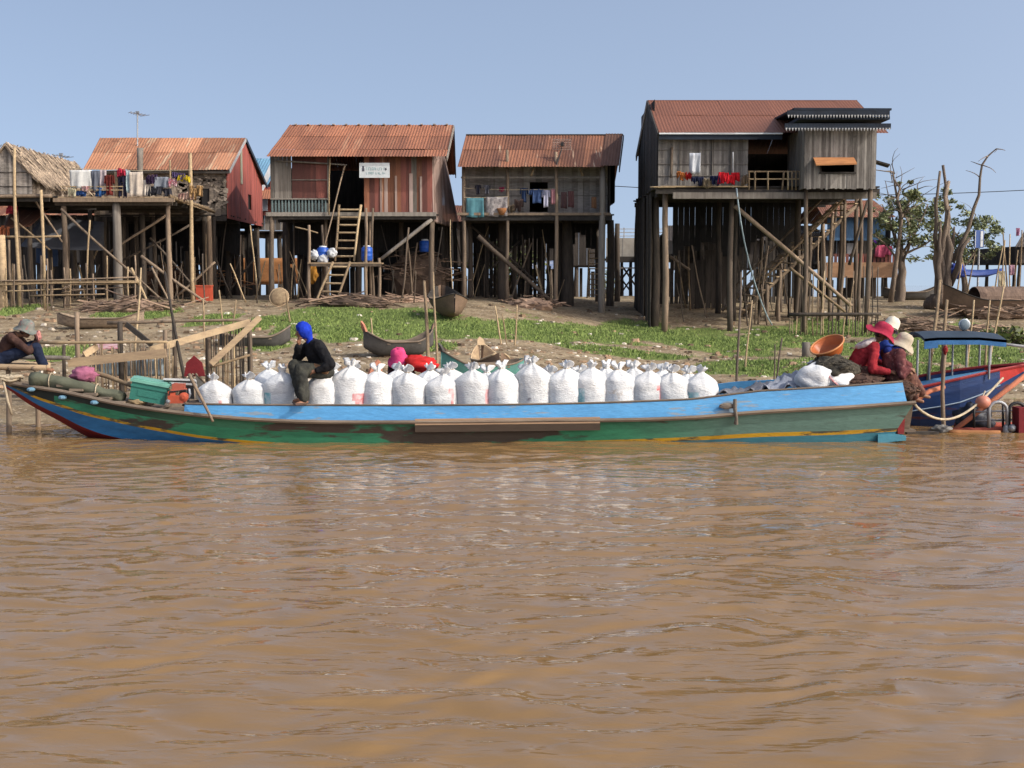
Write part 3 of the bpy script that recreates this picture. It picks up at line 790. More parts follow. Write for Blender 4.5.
for px, Y, r in ((503, 50.5, .2), (567, 50, .24), (559, 50.5, .13), (610, 51, .16), (470, 50.5, .1), (487, 51.5, .08), (515, 52, .1), (527, 53, .08), (540, 53, .09), (478, 53.5, .07), (462, 52, .09), (597, 53, .08), (549, 52.5, .07), (495, 53.6, .06), (617, 53.8, .12)):
    stilt(H, xat(px, Y), Y, z_fl - .08, r, 'dark_pole')
p, q = at(478, 236, Y3 - .1), gp(551, 299); pole(H, p, (q.x, Y3 - .1, gz(q.x, Y3) + .1), .09, 'pole')
pole(H, at(470, 225, 50), at(545, 290, 50), .05, 'dark_pole'); pole(H, at(490, 270, 50.4), at(520, 240, 50.4), .04, 'dark_pole')
shade_screen(H, xl, xat(565, 53.6), 53.7, zat(224, 53.7), skip=.34, m='dark_wood', w=.17)
k = MB(); planks(k, (xat(470, 51.5), 51.5), (xat(596, 51.5), 51.5), zat(232, 51.5), z_fl - .2, .22, ragged=.9); k.build('added_shade_boards', M['black_void'], H)  # dark boards added to deepen the shade below the porch
clutter(H, 466, 560, 49, 53, 20)
ladder('pale wooden ladder standing under the porch of the washing house', at(589, 250, 53.0), at(587, 298, 52.6), at(600, 250, 53.0), at(600, 298, 52.6), 9, .035, 'plank')

# ---------------------------------------------------------------- big house with the red roof and the annex
Y4 = 44.0
M['pale_strips'] = mat('pale grey wall strips', (0.245, 0.226, 0.203), (0.135, 0.122, 0.11), 1.6, (6, 6, 1.2), rnd=0.42, spot=.62, spot_c=(.13, .12, .11), spot_s=2.2)
H = thing('stilt_house', 'large stilt house with an even brick red roof and a grey board annex', 'house', G(8.3, 48), 'stilt houses along the river bank')
z_fl = zat(188, Y4); z_ev = zat(133, Y4 - .5); xl, xr = xat(657, Y4), xat(868, Y4); Yb4 = 50.8; Yr4 = 47.6
A = at(651, 133, Y4 - .5); zr4 = zat(101, Yr4); D, C = at(648, 101, Yr4), at(856.5, 101, Yr4); D.z = C.z = zr4; A.z = z_ev; A.x = D.x - .05; B = Vector((C.x, Y4 - .5, z_ev))
k = MB(); corr(k, A, B, C, D, amp=.006)
corr(k, Vector((B.x, Yb4 + .4, z_ev)), Vector((A.x, Yb4 + .4, z_ev)), D + Vector((0, .02, 0)), C + Vector((0, .02, 0)), amp=.006)
rf = k.build('roof', M['red_roof'], H)
k = MB(); k.beam(A + Vector((0, -.02, -.02)), Vector((xat(780, Y4 - .5), Y4 - .52, z_ev - .02)), .05, .05); k.build('eave_trim', M['white_paint'], rf)
k = MB(); k.beam(A + Vector((0, .03, -.14)), Vector((xat(780, Y4 - .5), Y4 - .47, z_ev - .14)), .16, .04, up=(0, 1, 0))
k.build('fascia', M['navy_trim'], rf)
k = MB(); k.beam(A + Vector((-.03, .05, -.08)), D + Vector((-.03, 0, -.06)), .18, .04, up=(1, 0, 0)); k.build('barge_board', M['dark_wood'], rf)
k = MB(); k.beam(Vector((A.x - .03, Yb4 + .35, z_ev - .1)), D + Vector((-.03, .03, -.08)), .25, .04, up=(1, 0, 0)); k.build('barge_board', M['grey_wood'], rf)
k = MB(); k.beam(D + Vector((0, 0, .005)), C + Vector((0, 0, .005)), .2, .03); k.build('ridge_cap', M['red_roof'], rf)
# sheet screen hung beside the left end
k = MB(); planks(k, (A.x + .14, Yb4 + .1), (A.x + .14, 46.2), zat(187, 50), zat(112, 49.5), .35, .02, .003); k.build('end_screen', M['dark_wood'], H)
xd0, xd1 = xat(746, Y4), xat(797, Y4)
k = MB(); planks(k, (xl, Y4), (xd0, Y4), z_fl, z_ev + .1, .085, .03, .004, bow=.006); k.build('front_wall', M['pale_strips'], H)
battens(H, (xl, Y4), (xd0, Y4), (zat(150, Y4), zat(164, Y4), zat(176, Y4)), (.75, 1.9, 2.55), z_fl, z_ev, M['grey_wood'])
k = MB(); gable_tri(k, xl, Y4 + .1, Yr4, Yb4, z_fl - .3, z_ev, zr4 - .12, .2); k.build('side_wall', M['dark_wood'], H)
k = MB(); gable_tri(k, xr - .05, Y4 + .1, Yr4, Yb4, z_fl, z_ev, zr4 - .12, .2); k.build('side_wall', M['grey_wood'], H)
k = MB(); planks(k, (xr, Yb4), (xl, Yb4), z_fl, z_ev, .3); k.build('rear_wall', M['dark_wood'], H)
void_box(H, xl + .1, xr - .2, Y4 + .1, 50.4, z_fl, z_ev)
deck(H, xl - .15, xr + .1, Y4 - .7, Yb4, z_fl, 'dark_wood'); joists(H, xl - .15, xr + .15, Y4 - .6, Yb4, z_fl - .05, n=6)
bx(H, 'fascia_beam', ((xat(672, Y4 - .8) + xr) / 2, Y4 - .78, zat(195.5, Y4 - .8)), (xr - xat(672, Y4 - .8), .06, .22), 'grey_wood')
# annex
Ya = 42.6; ax0, ax1 = xat(802, Ya), xat(873, Ya); az0, az1 = zat(188, Ya), zat(127, Ya); ayb = Y4 + 1.2
wz0, wz1 = zat(173, Ya), zat(161, Ya); wu0, wu1 = xat(818, Ya) - ax0, xat(852, Ya) - ax0
k = MB(); planks(k, (ax0, Ya), (ax1, Ya), az0, az1, .08, .03, .006, holes=((wu0, wu1, wz0, wz1),), ragged=.06); k.build('annex_wall', M['pale_strips'], H)
k = MB(); planks(k, (ax0, ayb), (ax0, Ya + .03), az0, az1, .13); k.build('annex_wall', M['grey_wood'], H)
k = MB(); planks(k, (ax1, ayb), (ax1, Ya + .03), az0, az1, .13); k.build('annex_wall', M['grey_wood'], H)
void_box(H, ax0 + .08, ax1 - .08, Ya + .08, ayb, az0, az1)
fx = ax0 + wu0; fw = wu1 - wu0
win = MB(); win.beam((fx - .04, Ya - .03, wz1), (fx + fw + .04, Ya - .03, wz1), .06, .06); win.beam((fx - .04, Ya - .03, wz0), (fx + fw + .04, Ya - .03, wz0), .06, .06); win.beam((fx, Ya - .028, wz0), (fx, Ya - .028, wz1), .05); win.beam((fx + fw, Ya - .028, wz0), (fx + fw, Ya - .028, wz1), .05)
win = win.build('window', M['dark_wood'], H)
k = MB(); p0, p1 = at(816, 164, Ya - .45), at(857, 163, Ya - .45)
k.prism([p0, p1, Vector((p1.x, Ya - .05, wz1 + .12)), Vector((p0.x, Ya - .05, wz1 + .12))], (0, 0, -.05)); k.build('shutter', M['orange_wood'], win)
k = MB(); k.box(((ax0 + ax1) / 2 - .02, (Ya + ayb) / 2 - .1, zat(120, Ya)), (ax1 - ax0 + .6, ayb - Ya + .9, .10))
k.prism([(ax0 - .5, Ya - .55, zat(110, Ya)), (ax1 + .33, Ya - .55, zat(110.5, Ya)), (ax1 + .1, ayb + 1.0, zat(106, Ya)), (ax0 - .45, ayb + 1.0, zat(106, Ya))], (0, 0, -.07))
k.build('annex_roof', M['navy_trim'], H)
for (yt, yb, xa_, xb_, Yf) in ((110.5, 116, 784, 885.5, Ya - .62), (123.5, 129, 782, 887, Ya - .50)):
    f = bx(H, 'fringe_board', ((xat(xa_, Yf) + xat(xb_, Yf)) / 2, Yf, zat((yt + yb) / 2, Yf)), (xat(xb_, Yf) - xat(xa_, Yf), .04, (yb - yt) / FPX * Yf), 'navy_trim')
    k = MB(); n = 34
    for i in range(n):
        x0 = xat(xa_, Yf) + (xat(xb_, Yf) - xat(xa_, Yf)) * i / n; w = (xat(xb_, Yf) - xat(xa_, Yf)) / n; zt = zat(yb - 1, Yf)
        k.prism([(x0 + .02, Yf - .035, zt), (x0 + w - .02, Yf - .035, zt), (x0 + w / 2, Yf - .035, zt - .11)], (0, .015, 0))
    k.build('scallop_trim', M['white_trim'], f)
k = MB(); k.beam(at(872, 161, Ya + .6), at(889, 166, Ya + .5), .06, .5, up=(0, 1, 0)); k.build('side_flap', M['dark_wood'], H)
# porch railing
Yp = Y4 - .75
bx(H, 'railing_bar', at(775, 171.5, Yp), (54 / FPX * Yp, .05, .05), 'bamboo'); bx(H, 'railing_bar', at(775, 179, Yp), (54 / FPX * Yp, .04, .04), 'bamboo'); bx(H, 'railing_bar', at(705, 186.5, Yp), (88 / FPX * Yp, .05, .05), 'bamboo')
for i, px in enumerate((749, 755, 768, 784, 788, 792, 796, 800)): pole(H, at(px, 171, Yp - .02), at(px - (2 if i == 3 else 0), 190, Yp - .02), .035, 'bamboo', 'railing_post', .004)
pole(H, at(733, 152, Yp), at(733, 188, Yp), .025, 'white_trim', 'thin_post', 0); pole(H, at(672, 147, Y4 - .1), at(671, 178, Y4 - .1), .05, 'pole', 'wall_pole', .004)
pole(H, at(650, 187, Yp), at(676, 187, Yp), .03, 'bamboo', 'deck_pole', .01)
# stilts
for px, Y, r, mm in ((664.5, 43.8, .11, 'pole'), (731, 44, .10, 'dark_pole'), (804, 43.2, .08, 'pole'), (868, 42.8, .10, 'pole'), (734, 46, .1, 'dark_pole'), (797, 47, .12, 'dark_pole'), (780, 49, .1, 'dark_pole'), (760, 50, .1, 'dark_pole'), (718, 48, .11, 'dark_pole'), (727, 51, .1, 'dark_pole'), (700, 50.5, .1, 'dark_pole'), (840, 50, .1, 'pole'), (855, 47.5, .09, 'pole')):
    stilt(H, xat(px, Y), Y, z_fl - .06 if px not in (804, 868) else az0, r, mm)
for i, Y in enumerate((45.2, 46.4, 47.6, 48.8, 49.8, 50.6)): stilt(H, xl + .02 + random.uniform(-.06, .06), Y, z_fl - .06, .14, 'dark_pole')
k = MB(); planks(k, (xl - .12, 50.6), (xl - .12, 44.6), (gz(5, 50.6), gz(5, 45)), z_fl - .1, .34, .03, .05, ragged=.1, skip=.12); k.build('added_dark_screen', M['dark_wood'], H)  # dark side boards added to deepen the shade below the floor
shade_screen(H, xl, xat(748, 51.6), 51.8, zat(235, 51.8), skip=.05, m='dark_wood')
shade_screen(H, xat(690, 50), xat(728, 50), 50.2, zat(250, 50), skip=.1)
shade_screen(H, xat(745, 51.8), xat(812, 51.8), 51.9, zat(222, 51.8), skip=.22, w=.16, m='dark_wood')
k = MB(); planks(k, (xat(672, 48.6), 48.6), (xat(800, 48.6), 48.6), zat(236, 48.6), z_fl - .2, .22, ragged=.9); k.build('added_shade_boards', M['black_void'], H)  # added hung boards standing in for shade below this floor
clutter(H, 672, 800, 45.0, 51, 16); clutter(H, 745, 868, 44, 50, 16)
# stair on the right with its trestle
s0, s1 = at(860, 202, 46.2), Vector((xat(740, 46.2), 46.2, gz(8.4, 46.2) + .2))
s2, s3 = at(838, 203, 47.3), Vector((xat(722, 47.3), 47.3, gz(8, 47.3) + .2))
st = thing('timber_stair', 'long grey timber stair climbing the trestle beside the red roofed house', 'stairs', s1)
pole(st, s0, s1, .085, 'pole', 'stringer', .003); pole(st, s2, s3, .085, 'pole', 'stringer', .003)
pole(st, s0 + Vector((0, 0, .75)), s1 + Vector((.5, 0, .95)), .045, 'bamboo', 'handrail', .006); pole(st, s2 + Vector((0, 0, .75)), s3 + Vector((.5, 0, .95)), .045, 'pole', 'handrail', .006)
for i in range(17):
    f = (i + .5) / 17; k = MB(); k.beam(s0.lerp(s1, f) + Vector((0, -.1, .06)), s2.lerp(s3, f) + Vector((0, .1, .06)), .2, .04, up=(0, 0, 1)); k.build('tread', M['plank'], st)
for px, f in ((855, 0), (843, .12), (832, .22), (822, .3), (811, .4), (800, .5), (781, .65), (767, .76)):
    p = s0.lerp(s1, f + .01); stilt(st, p.x, 46.15, p.z + .7 * (1 - f), .07, 'pole', (random.uniform(-.25, .1), 0), 'trestle_pole', .02)
    p = s2.lerp(s3, f + .01); stilt(st, p.x, 47.3, p.z, .06, 'dark_pole', (random.uniform(-.2, .2), 0), 'trestle_pole', .02)
pole(H, at(735, 206, 43.7), Vector((xat(852, 44.6), 44.6, zat(306, 44.6))), .08, 'pole', wob=.003); pole(H, at(790, 268, 44.9), Vector((xat(846, 45.0), 45.0, zat(312, 45))), .06, 'bamboo', wob=.003)
pole(H, at(849, 265, 45.6), at(868, 200, 45.4), .06, 'dark_pole')
pole(H, at(744, 215, 46), at(800, 262, 46), .06, 'dark_pole'); pole(H, at(668, 255, 49), at(690, 270, 49), .06, 'pole')
# hose
k = MB(); b = gp(772, 326)
pts = [at(px, py, Y4 - .85 + (b.y - Y4 + .85) * f) for px, py, f in ((736.5, 188, 0), (738, 202, .05), (740.5, 220, .12), (744, 240, .25), (749, 262, .42), (755, 284, .6), (762, 304, .8), (768, 318, .93))] + [b + Vector((0, 0, .03))]
h_ = k.tube(pts, .028, 6).build('hose', M['hose'], None, True); tag(h_, 'pale grey hose drooping from the red roofed house to the ground', 'hose')
# ---------------------------------------------------------------- long house with the porch deck, first of the big roofs
Y1 = 50.0
H = thing('stilt_house', 'long stilt house with a pale streaked rusty roof and a high washing deck', 'house', G(-14.5, 52), 'stilt houses along the river bank')
z_fl = zat(212, Y1); z_ev = zat(170, Y1 - .3); Yr1, Yb1 = 53.5, 57.0
A, B = at(83, 170, Y1 - .35), at(229, 170, Y1 - .35); A.z = B.z = z_ev
zr1 = zat(138.5, Yr1); D, C = at(100, 138.5, Yr1), at(245.5, 138.5, Yr1); D.z = C.z = zr1
xr = xat(229, Y1) - .05; xl = A.x + .3
k = MB(); corr(k, A, B, C, D)
corr(k, Vector((B.x, Yb1 + .3, z_ev)), Vector((A.x, Yb1 + .3, z_ev)), D + Vector((0, .02, 0)), C + Vector((0, .02, 0)))
rf = k.build('roof', M['streak_roof'], H)
k = MB(); k.beam(B + Vector((.02, .05, -.07)), C + Vector((.02, 0, -.05)), .12, .04, up=(1, 0, 0)); k.build('barge_board', M['white_trim'], rf)
k = MB(); k.beam(Vector((B.x + .02, Yb1 + .25, z_ev - .08)), C + Vector((.02, .03, -.06)), .16, .05, up=(1, 0, 0)); k.build('barge_board', M['navy_trim'], rf)
k = MB(); k.beam(A + Vector((0, .08, -.08)), B + Vector((0, .08, -.08)), .06, .1); k.build('eave_beam', M['dark_wood'], rf)
hz = (xat(202, Y1) - xl, xat(209, Y1) - xl, zat(205, Y1), zat(188.5, Y1))
k = MB(); planks(k, (xl, Y1), (xr, Y1), z_fl - .1, z_ev, .22, .05, .0, holes=(hz,), ragged=.12, bow=.03); k.build('front_wall', M['leaf_wall'], H)
k = MB()
for _ in range(150):
    px = random.uniform(178, 226); py = random.uniform(174, 210); p = at(px, py, Y1 - .04)
    if 201 < px < 210 and 187 < py < 206: continue
    k.box(p, (random.uniform(.08, .3), .03, random.uniform(.04, .16)), 0, ry=random.uniform(-.6, .6))
k.build('leaf_wall_cladding', M['leaf_wall'], H)
bx(H, 'window', at(205.5, 197, Y1 + .06), (.3, .05, .68), 'black_void')
gx_ = xr + .03
k = MB(); gable_tri(k, gx_, Y1 + .03, Yr1, Yb1, z_fl - .25, z_ev - .02, zr1 - .08, .22, holes=((54.0, 54.7, z_fl + .35, z_fl + 1.0),)); k.build('gable_wall', M['gable_red'], H)
bx(H, 'window', (gx_ - .08, 54.35, z_fl + .68), (.04, .75, .7), 'black_void')
bx(H, 'gable_board', (gx_ + .04, 52.6, zat(166, 52.6)), (.04, .26, 1.5), flat('pale green board', (.30, .31, .22)))
k = MB(); planks(k, (xl, Yb1), (xl, Y1), z_fl, z_ev, .25); k.build('side_wall', M['grey_wood'], H)
k = MB(); planks(k, (xr, Yb1), (xl, Yb1), z_fl, z_ev, .3); k.build('rear_wall', M['dark_wood'], H)
deck(H, xl, xr, Y1 - .05, Yb1, z_fl - .1, 'dark_wood'); joists(H, xl, xr, Y1, Yb1, z_fl - .16)
# deck in front
Yd = 44.2; zd = zat(196.5, Yd); dx0, dx1 = xat(62, Yd), xat(171, Yd)
deck(H, dx0, dx1, Yd, Y1 - .12, zd, 'plank', .18, .04, 'porch_deck')
k = MB(); corn = [(dx1 + .02, Yd + .3, zd - .02), (xat(214, Y1 - .6), Y1 - .5, zat(212, Y1 - .5)), (dx1, Y1 - .5, zat(210, Y1))]
k.prism(corn, (0, 0, -.05)); k.build('porch_deck', M['plank'], H)
bx(H, 'deck_beam', at(114, 200, Yd - .05), (dx1 - dx0 + .4, .12, .14), 'pole'); bx(H, 'deck_beam', at(114, 203.5, Yd + .25), (dx1 - dx0 + .3, .12, .14), 'dark_pole')
pole(H, at(170, 196, Yd), at(214, 212, Y1 - .5), .07, 'bamboo', 'deck_edge')
joists(H, dx0, dx1, Yd + 1, Y1 - .4, zd - .06, n=4)
for px, yt, Y, r, mm in ((116, 200, 44.4, .165, 'grey_wood'), (63.5, 206, 44.4, .11, 'pole'), (168, 205, 44.6, .095, 'pole'), (209, 216, 49.2, .1, 'pole'), (190, 153, 46, .075, 'bamboo'), (142, 215, 47, .11, 'dark_pole'), (90, 210, 48, .1, 'dark_pole')):
    p = at(px, yt, Y); stilt(H, p.x, p.y, p.z, r, mm, wob=.008)
for Y in (49.8, 53.4, 56.8):
    for f in (.05, .2, .35, .5, .62, .74, .86, .97): stilt(H, xl + (xr - xl) * f + random.uniform(-.3, .3), Y, z_fl - .2, random.uniform(.08, .13), 'dark_pole')
for px, y0, px1, y1, Y, r, mm in ((61, 209, 166, 304, 44.0, .045, 'pole'), (168, 214, 110, 252, 46, .05, 'pole'), (141, 256, 207, 303, 44.6, .06, 'pole'), (178, 295, 215, 262, 46, .05, 'pole'), (150, 238, 205, 300, 47.5, .045, 'dark_pole'), (190, 225, 120, 262, 48, .045, 'dark_pole'), (33, 197, 62, 242, 44.2, .035, 'pole'), (11, 218, 50, 250, 44.1, .035, 'bamboo'), (0, 237, 61, 236, 43.9, .045, 'bamboo'), (90, 220, 86, 300, 43.8, .035, 'bamboo'), (203, 225, 232, 298, 50, .045, 'dark_pole'), (258, 255, 225, 296, 50, .045, 'dark_pole'), (131, 268, 150, 308, 43.5, .05, 'bamboo'), (152, 268, 172, 308, 43.6, .04, 'pole')):
    pole(H, at(px, y0, Y), at(px1, y1, Y), r, mm)
shade_screen(H, xl, xr, 56.0, z_fl - .3, skip=.16, m='dark_wood')
shade_screen(H, xl, xat(140, 52), 52.2, z_fl - .3, skip=.10)
k = MB(); planks(k, (xl, 52.5), (xr, 52.5), zat(236, 52.5), z_fl - .3, .22, ragged=.9); k.build('added_shade_boards', M['black_void'], H)  # black boards added as under-floor shade for the long house
clutter(H, 64, 260, 45, 56, 46)
pole(H, at(190, 153, 46) + Vector((0, -.02, 0)), at(190, 195, 46) + Vector((0, -.02, 0)), .05, 'bamboo', 'line_pole'); pole(H, at(170, 160, 46), at(170, 200, 46), .035, 'bamboo', 'line_pole')
pole(H, at(117, 172, Yd + .2), at(117, 198, Yd + .2), .1, 'plank', 'line_pole', 0); pole(H, at(140, 148, 49), at(140, 198, 49), .12, 'grey_wood', 'line_pole', 0)
bx(H, 'deck_railing', at(92, 190, Yd), (62 / FPX * Yd, .035, .035), 'bamboo'); bx(H, 'deck_railing', at(92, 186.5, Yd), (62 / FPX * Yd, .03, .03), 'bamboo')

# ---------------------------------------------------------------- thatched hut at the near end of the row
Yh, Yhb = 44.0, 51.0
H = thing('thatched_hut', 'small grey stilt hut with a ragged thatched roof', 'hut', G(-17.8, 47), 'stilt houses along the river bank')
xa = xat(10, Yh); za = zat(143, Yh); ze = zat(178, Yh); xe = xat(40, Yh); xw = xe - .18; xo = 2 * xa - xe; z_fl = zat(194, Yh)
def thatch(x0, z0, x1, z1, ya, yb, name='roof'):
    """one slope from eave (x0, z0) to ridge (x1, z1)"""
    k = MB(); nu, nv = 26, 9; P = []
    for j in range(nv + 1):
        row = []
        for i in range(nu + 1):
            f, y = j / nv, ya + (yb - ya) * i / nu
            row.append(Vector((x0 + (x1 - x0) * f + .02 * noise.noise((y * 3, f * 9, 1)), y, z0 + (z1 - z0) * f + .06 * noise.noise((y * 2.2, f * 7, 5)) - .08 * math.sin(PI * f))))
        P.append(row)
    k.grid(P, (0, 0, -.1))
    for _ in range(900):
        f, y = random.random() ** 1.2, random.uniform(ya - .06, yb)
        L_ = random.uniform(.25, .6); w = random.uniform(.02, .06); dy = random.uniform(-.12, .12)
        x, z = x0 + (x1 - x0) * f, z0 + (z1 - z0) * f + .05 - .08 * math.sin(PI * f); sl = Vector((x0 - x1, 0, z0 - z1)).normalized()
        p = Vector((x, y, z)); q = p + sl * L_ + Vector((0, dy, random.uniform(-.03, .05)))
        k.add([p + Vector((0, -w, 0)), p + Vector((0, w, 0)), q + Vector((0, w * .5, 0)), q + Vector((0, -w * .5, 0)), p + Vector((0, 0, .03))], [(0, 1, 2, 3), (0, 4, 1), (1, 4, 2), (4, 3, 2), (0, 3, 4)])
    return k.build(name, M['thatch'], H)
thatch(xe + .05, ze - .05, xa, za, Yh - .12, Yhb); thatch(xo - .05, ze - .05, xa, za, Yh - .12, Yhb)
k = MB()
n = 20
for i in range(n):
    x = xo + .2 + (xw - xo - .2) * (i + .5) / n; top = za - (za - ze) * abs(x - xa) / (xe - xa) - .06
    k.box((x, Yh, (z_fl + top) / 2), ((xw - xo) / n - .008, .03, top - z_fl))
k.build('front_wall', M['woven'], H)
battens(H, (xo + .2, Yh), (xw, Yh), (zat(172, Yh), zat(186, Yh)), (), z_fl, ze, M['dark_wood'])
k = MB(); planks(k, (xw, Yh + .04), (xw, Yhb), z_fl - .05, ze - .08, .3, .05, .0, bow=.03); k.build('side_wall', M['leaf_wall'], H)
k = MB(); planks(k, (xw, Yhb), (xo + .2, Yhb), z_fl, ze, .3); k.build('rear_wall', M['dark_wood'], H)
deck(H, xo - .6, xw + .6, Yh - .3, Yhb, z_fl - .02, 'dark_wood'); joists(H, xo - .6, xw + .7, Yh - .25, Yhb, z_fl - .08)
pole(H, at(-15, 196.5, Yh - .4), at(52, 196, Yh - .4), .07, 'pole', 'deck_edge', .004)
for px, yt, Y, r, mm in ((14.5, 148, 43.6, .06, 'bamboo'), (41, 190, 43.5, .06, 'bamboo'), (1, 235, 43.6, .16, 'plank'), (16, 210, 44.6, .1, 'pole'), (66, 240, 45, .06, 'pole'), (30, 220, 46, .1, 'dark_pole'), (49, 215, 48, .1, 'dark_pole'), (8, 215, 50, .1, 'dark_pole'), (74, 215, 50, .1, 'dark_pole'), (9, 240, 43.6, .05, 'pole')):
    p = at(px, yt, Y); stilt(H, p.x, p.y, p.z, r, mm, wob=.01)
shade_screen(H, xo - 2.5, xw + 2, 50.5, zat(215, 50.5), skip=.06)
clutter(H, -10, 66, 44, 49, 16)
# tarpaulin roof under the hut
def sheet(name, label, cat, pts, m, thick=(0, 0, -.02), sag=.15, nu=12, nv=6, amp=.05, group=None):
    """a sagging sheet between four corners"""
    a, b, c, d = map(Vector, pts); P = []
    for j in range(nv + 1):
        row = []
        for i in range(nu + 1):
            u, v = i / nu, j / nv
            p = a.lerp(b, u).lerp(d.lerp(c, u), v); p.z -= sag * math.sin(PI * u) * (0.3 + math.sin(PI * v) * .7)
            p += Vector((0, 1, .4)) * amp * noise.noise((u * 7 + a.x, v * 5, a.y))
            row.append(p)
        P.append(row)
    k = MB(); k.grid(P, thick); o = k.build(name, m, None, True)
    return tag(o, label, cat, group)
sheet('tarpaulin', 'dark grey tarpaulin stretched under the thatched hut', 'tarpaulin', (at(20, 246, 46.5), at(104, 250, 46.5), at(104, 222, 48.5), at(45, 214, 48.5)), M['tarp_grey'])
sheet('roof_sheet', 'brown rusty sheet sloping under the floor of the thatched hut', 'metal sheet', (at(3, 228, 45), at(30, 226, 45), at(50, 208, 47.5), at(12, 206, 47.5)), M['brown_roof'], sag=.03)
sheet('tarpaulin', 'small dark blue tarpaulin hanging low behind the washing deck posts', 'tarpaulin', (at(36, 262, 48.5), at(58, 266, 48.5), at(58, 245, 48.7), at(36, 246, 48.7)), flat('dark blue sheet', (.03, .05, .10)))

# ---------------------------------------------------------------- houses further back
H = thing('stilt_house', 'distant house with a blue metal roof and a brick red gable between two rusty roofs', 'house', G(-12.3, 64), 'houses further back')
Yq = 62.0
za_, zb_ = zat(161, 64.5), zat(197, Yq); x0, x1 = xat(228, Yq), xat(276, Yq)
k = MB(); corr(k, (x0, Yq, zat(196, Yq)), (xat(262, Yq), Yq, zat(196, Yq)), (xat(273, Yq), 65.5, za_ + .2), (x0, 65.5, za_ + .2)); corr(k, (xat(262, Yq), 69, zat(196, Yq)), (x0, 69, zat(196, Yq)), (x0, 65.52, za_ + .2), (xat(273, Yq), 65.52, za_ + .2)); k.build('roof', M['blue_roof'], H)
xg2 = xat(271, Yq)
k = MB(); planks(k, (xat(258, 60), 60), (xat(292, 60), 60), zat(215, 60), (zat(196, 60), zat(166, 60)), .3); k.build('gable_wall', M['gable_red'], H)
k = MB(); k.beam(at(258.5, 196, 59.9), at(273, 163, 59.9), .22, .05, up=(0, 1, 0)); k.build('barge_board', M['white_paint'], H)
k = MB(); corr(k, at(255, 199, 59), at(292, 199, 59), at(292, 190, 60), at(258, 190, 60), lap=False); k.build('awning', M['rust_roof'], H)
k = MB(); planks(k, (xat(255, 60.2), 60.2), (xat(292, 60.2), 60.2), zat(230, 60.2), zat(199, 60.2), .25); k.build('lower_wall', M['grey_wood'], H)
bx(H, 'window', at(263, 205, 59.9), (.45, .06, .55), flat('pale window blind', (.5, .55, .62)))
deck(H, xat(228, 60), xat(292, 60), 59.8, 69, zat(231, 60), 'dark_wood', .5)
for px in (232, 244, 256, 268, 280, 291):
    stilt(H, xat(px, 60.2), 60.2, zat(231, 60.2), .12, 'dark_pole'); stilt(H, xat(px, 64), 64, zat(231, 60.2), .12, 'dark_pole')
sheet('orange_screen', 'low orange brown board screen behind the second house stilts', 'screen', (at(226, 284, 58), at(308, 284, 58), at(308, 258, 58.1), at(226, 258, 58.1)), M['orange_wood'], (0, .03, 0), 0, amp=.01)

H = thing('stilt_house', 'pale distant platform house with a thin railing in the gap between two houses', 'house', G(6.2, 66), 'houses further back')
Yq = 64.0; x0, x1 = xat(606, Yq), xat(672, Yq)
k = MB(); planks(k, (x0, Yq), (x1, Yq), zat(257, Yq), zat(238, Yq), .8, .04, .004); k.build('parapet_wall', mat('pale plaster', (.40, .37, .32), (.30, .275, .24), .7, rnd=.15), H)
for yy in (229, 232.5, 236):
    bx(H, 'railing_bar', at(640, yy, Yq), (x1 - x0, .04, .04), 'white_trim')
for px in (612, 624, 637, 650, 664): bx(H, 'railing_post', at(px, 233, Yq), (.05, .05, .55), 'white_trim')
bx(H, 'floor_beam', at(639, 259.5, Yq), (x1 - x0, .3, .3), 'dark_wood')
deck(H, x0, x1, Yq, 69, zat(258, Yq), 'dark_wood', .5)
for px in (613, 622, 631, 640, 650, 662): stilt(H, xat(px, Yq), Yq + .2, zat(260, Yq), .09, 'dark_pole')
for a, b in ((613, 631), (631, 613), (622, 640), (640, 622)): pole(H, at(a, 266, Yq + .1), at(b, 292, Yq + .1), .05, 'dark_pole')
bx(H, 'step', at(628, 268, Yq - .1), (2.6, .4, .06), 'grey_wood')

H = thing('stilt_house', 'distant blue walled house with a brown roof and a pink washed railing', 'house', G(17, 62), 'houses further back')
Yq = 58.0; x0, x1 = xat(826, Yq), xat(889, Yq)
k = MB(); corr(k, (x0 - .3, Yq - .5, zat(218, Yq)), (x1 + .1, Yq - .5, zat(218, Yq)), (x1, 60.8, zat(201, 60.8)), (x0, 60.8, zat(201, 60.8))); corr(k, (x1 + .1, 64, zat(218, Yq)), (x0 - .3, 64, zat(218, Yq)), (x0, 60.82, zat(201, 60.8)), (x1, 60.82, zat(201, 60.8))); k.build('roof', M['brown_roof'], H)
k = MB(); planks(k, (x0, Yq), (xat(884, Yq), Yq), zat(240, Yq), zat(217, Yq), .3); k.build('front_wall', M['blue_wall'], H)
k = MB(); planks(k, (x0, Yq + .5), (x1, Yq + .5), zat(256, Yq), zat(238, Yq), .3); k.build('lower_wall', M['interior'], H)
k = MB(); planks(k, (x1, Yq), (x1, 64), zat(262, Yq), zat(217, Yq), .4); k.build('side_wall', M['dark_wood'], H)
k = MB(); planks(k, (x0, Yq - .6), (xat(895, Yq), Yq - .6), zat(263, Yq), zat(254, Yq), .18, .03, .05); k.build('railing', M['red_sheet'], H)
k = MB(); k.box(at(862, 270, Yq - .7), (70 / FPX * Yq, .06, 15 / FPX * Yq)); k.build('deck_fascia', M['tan_deck'], H)
deck(H, x0, xat(897, Yq), Yq - .6, 64, zat(263, Yq), 'dark_wood', .5)
for px in (828, 838, 849, 860, 872, 883, 894): stilt(H, xat(px, Yq), Yq - .4, zat(277, Yq), .09, 'dark_pole'); stilt(H, xat(px, 61), 61, zat(266, Yq), .09, 'dark_pole')
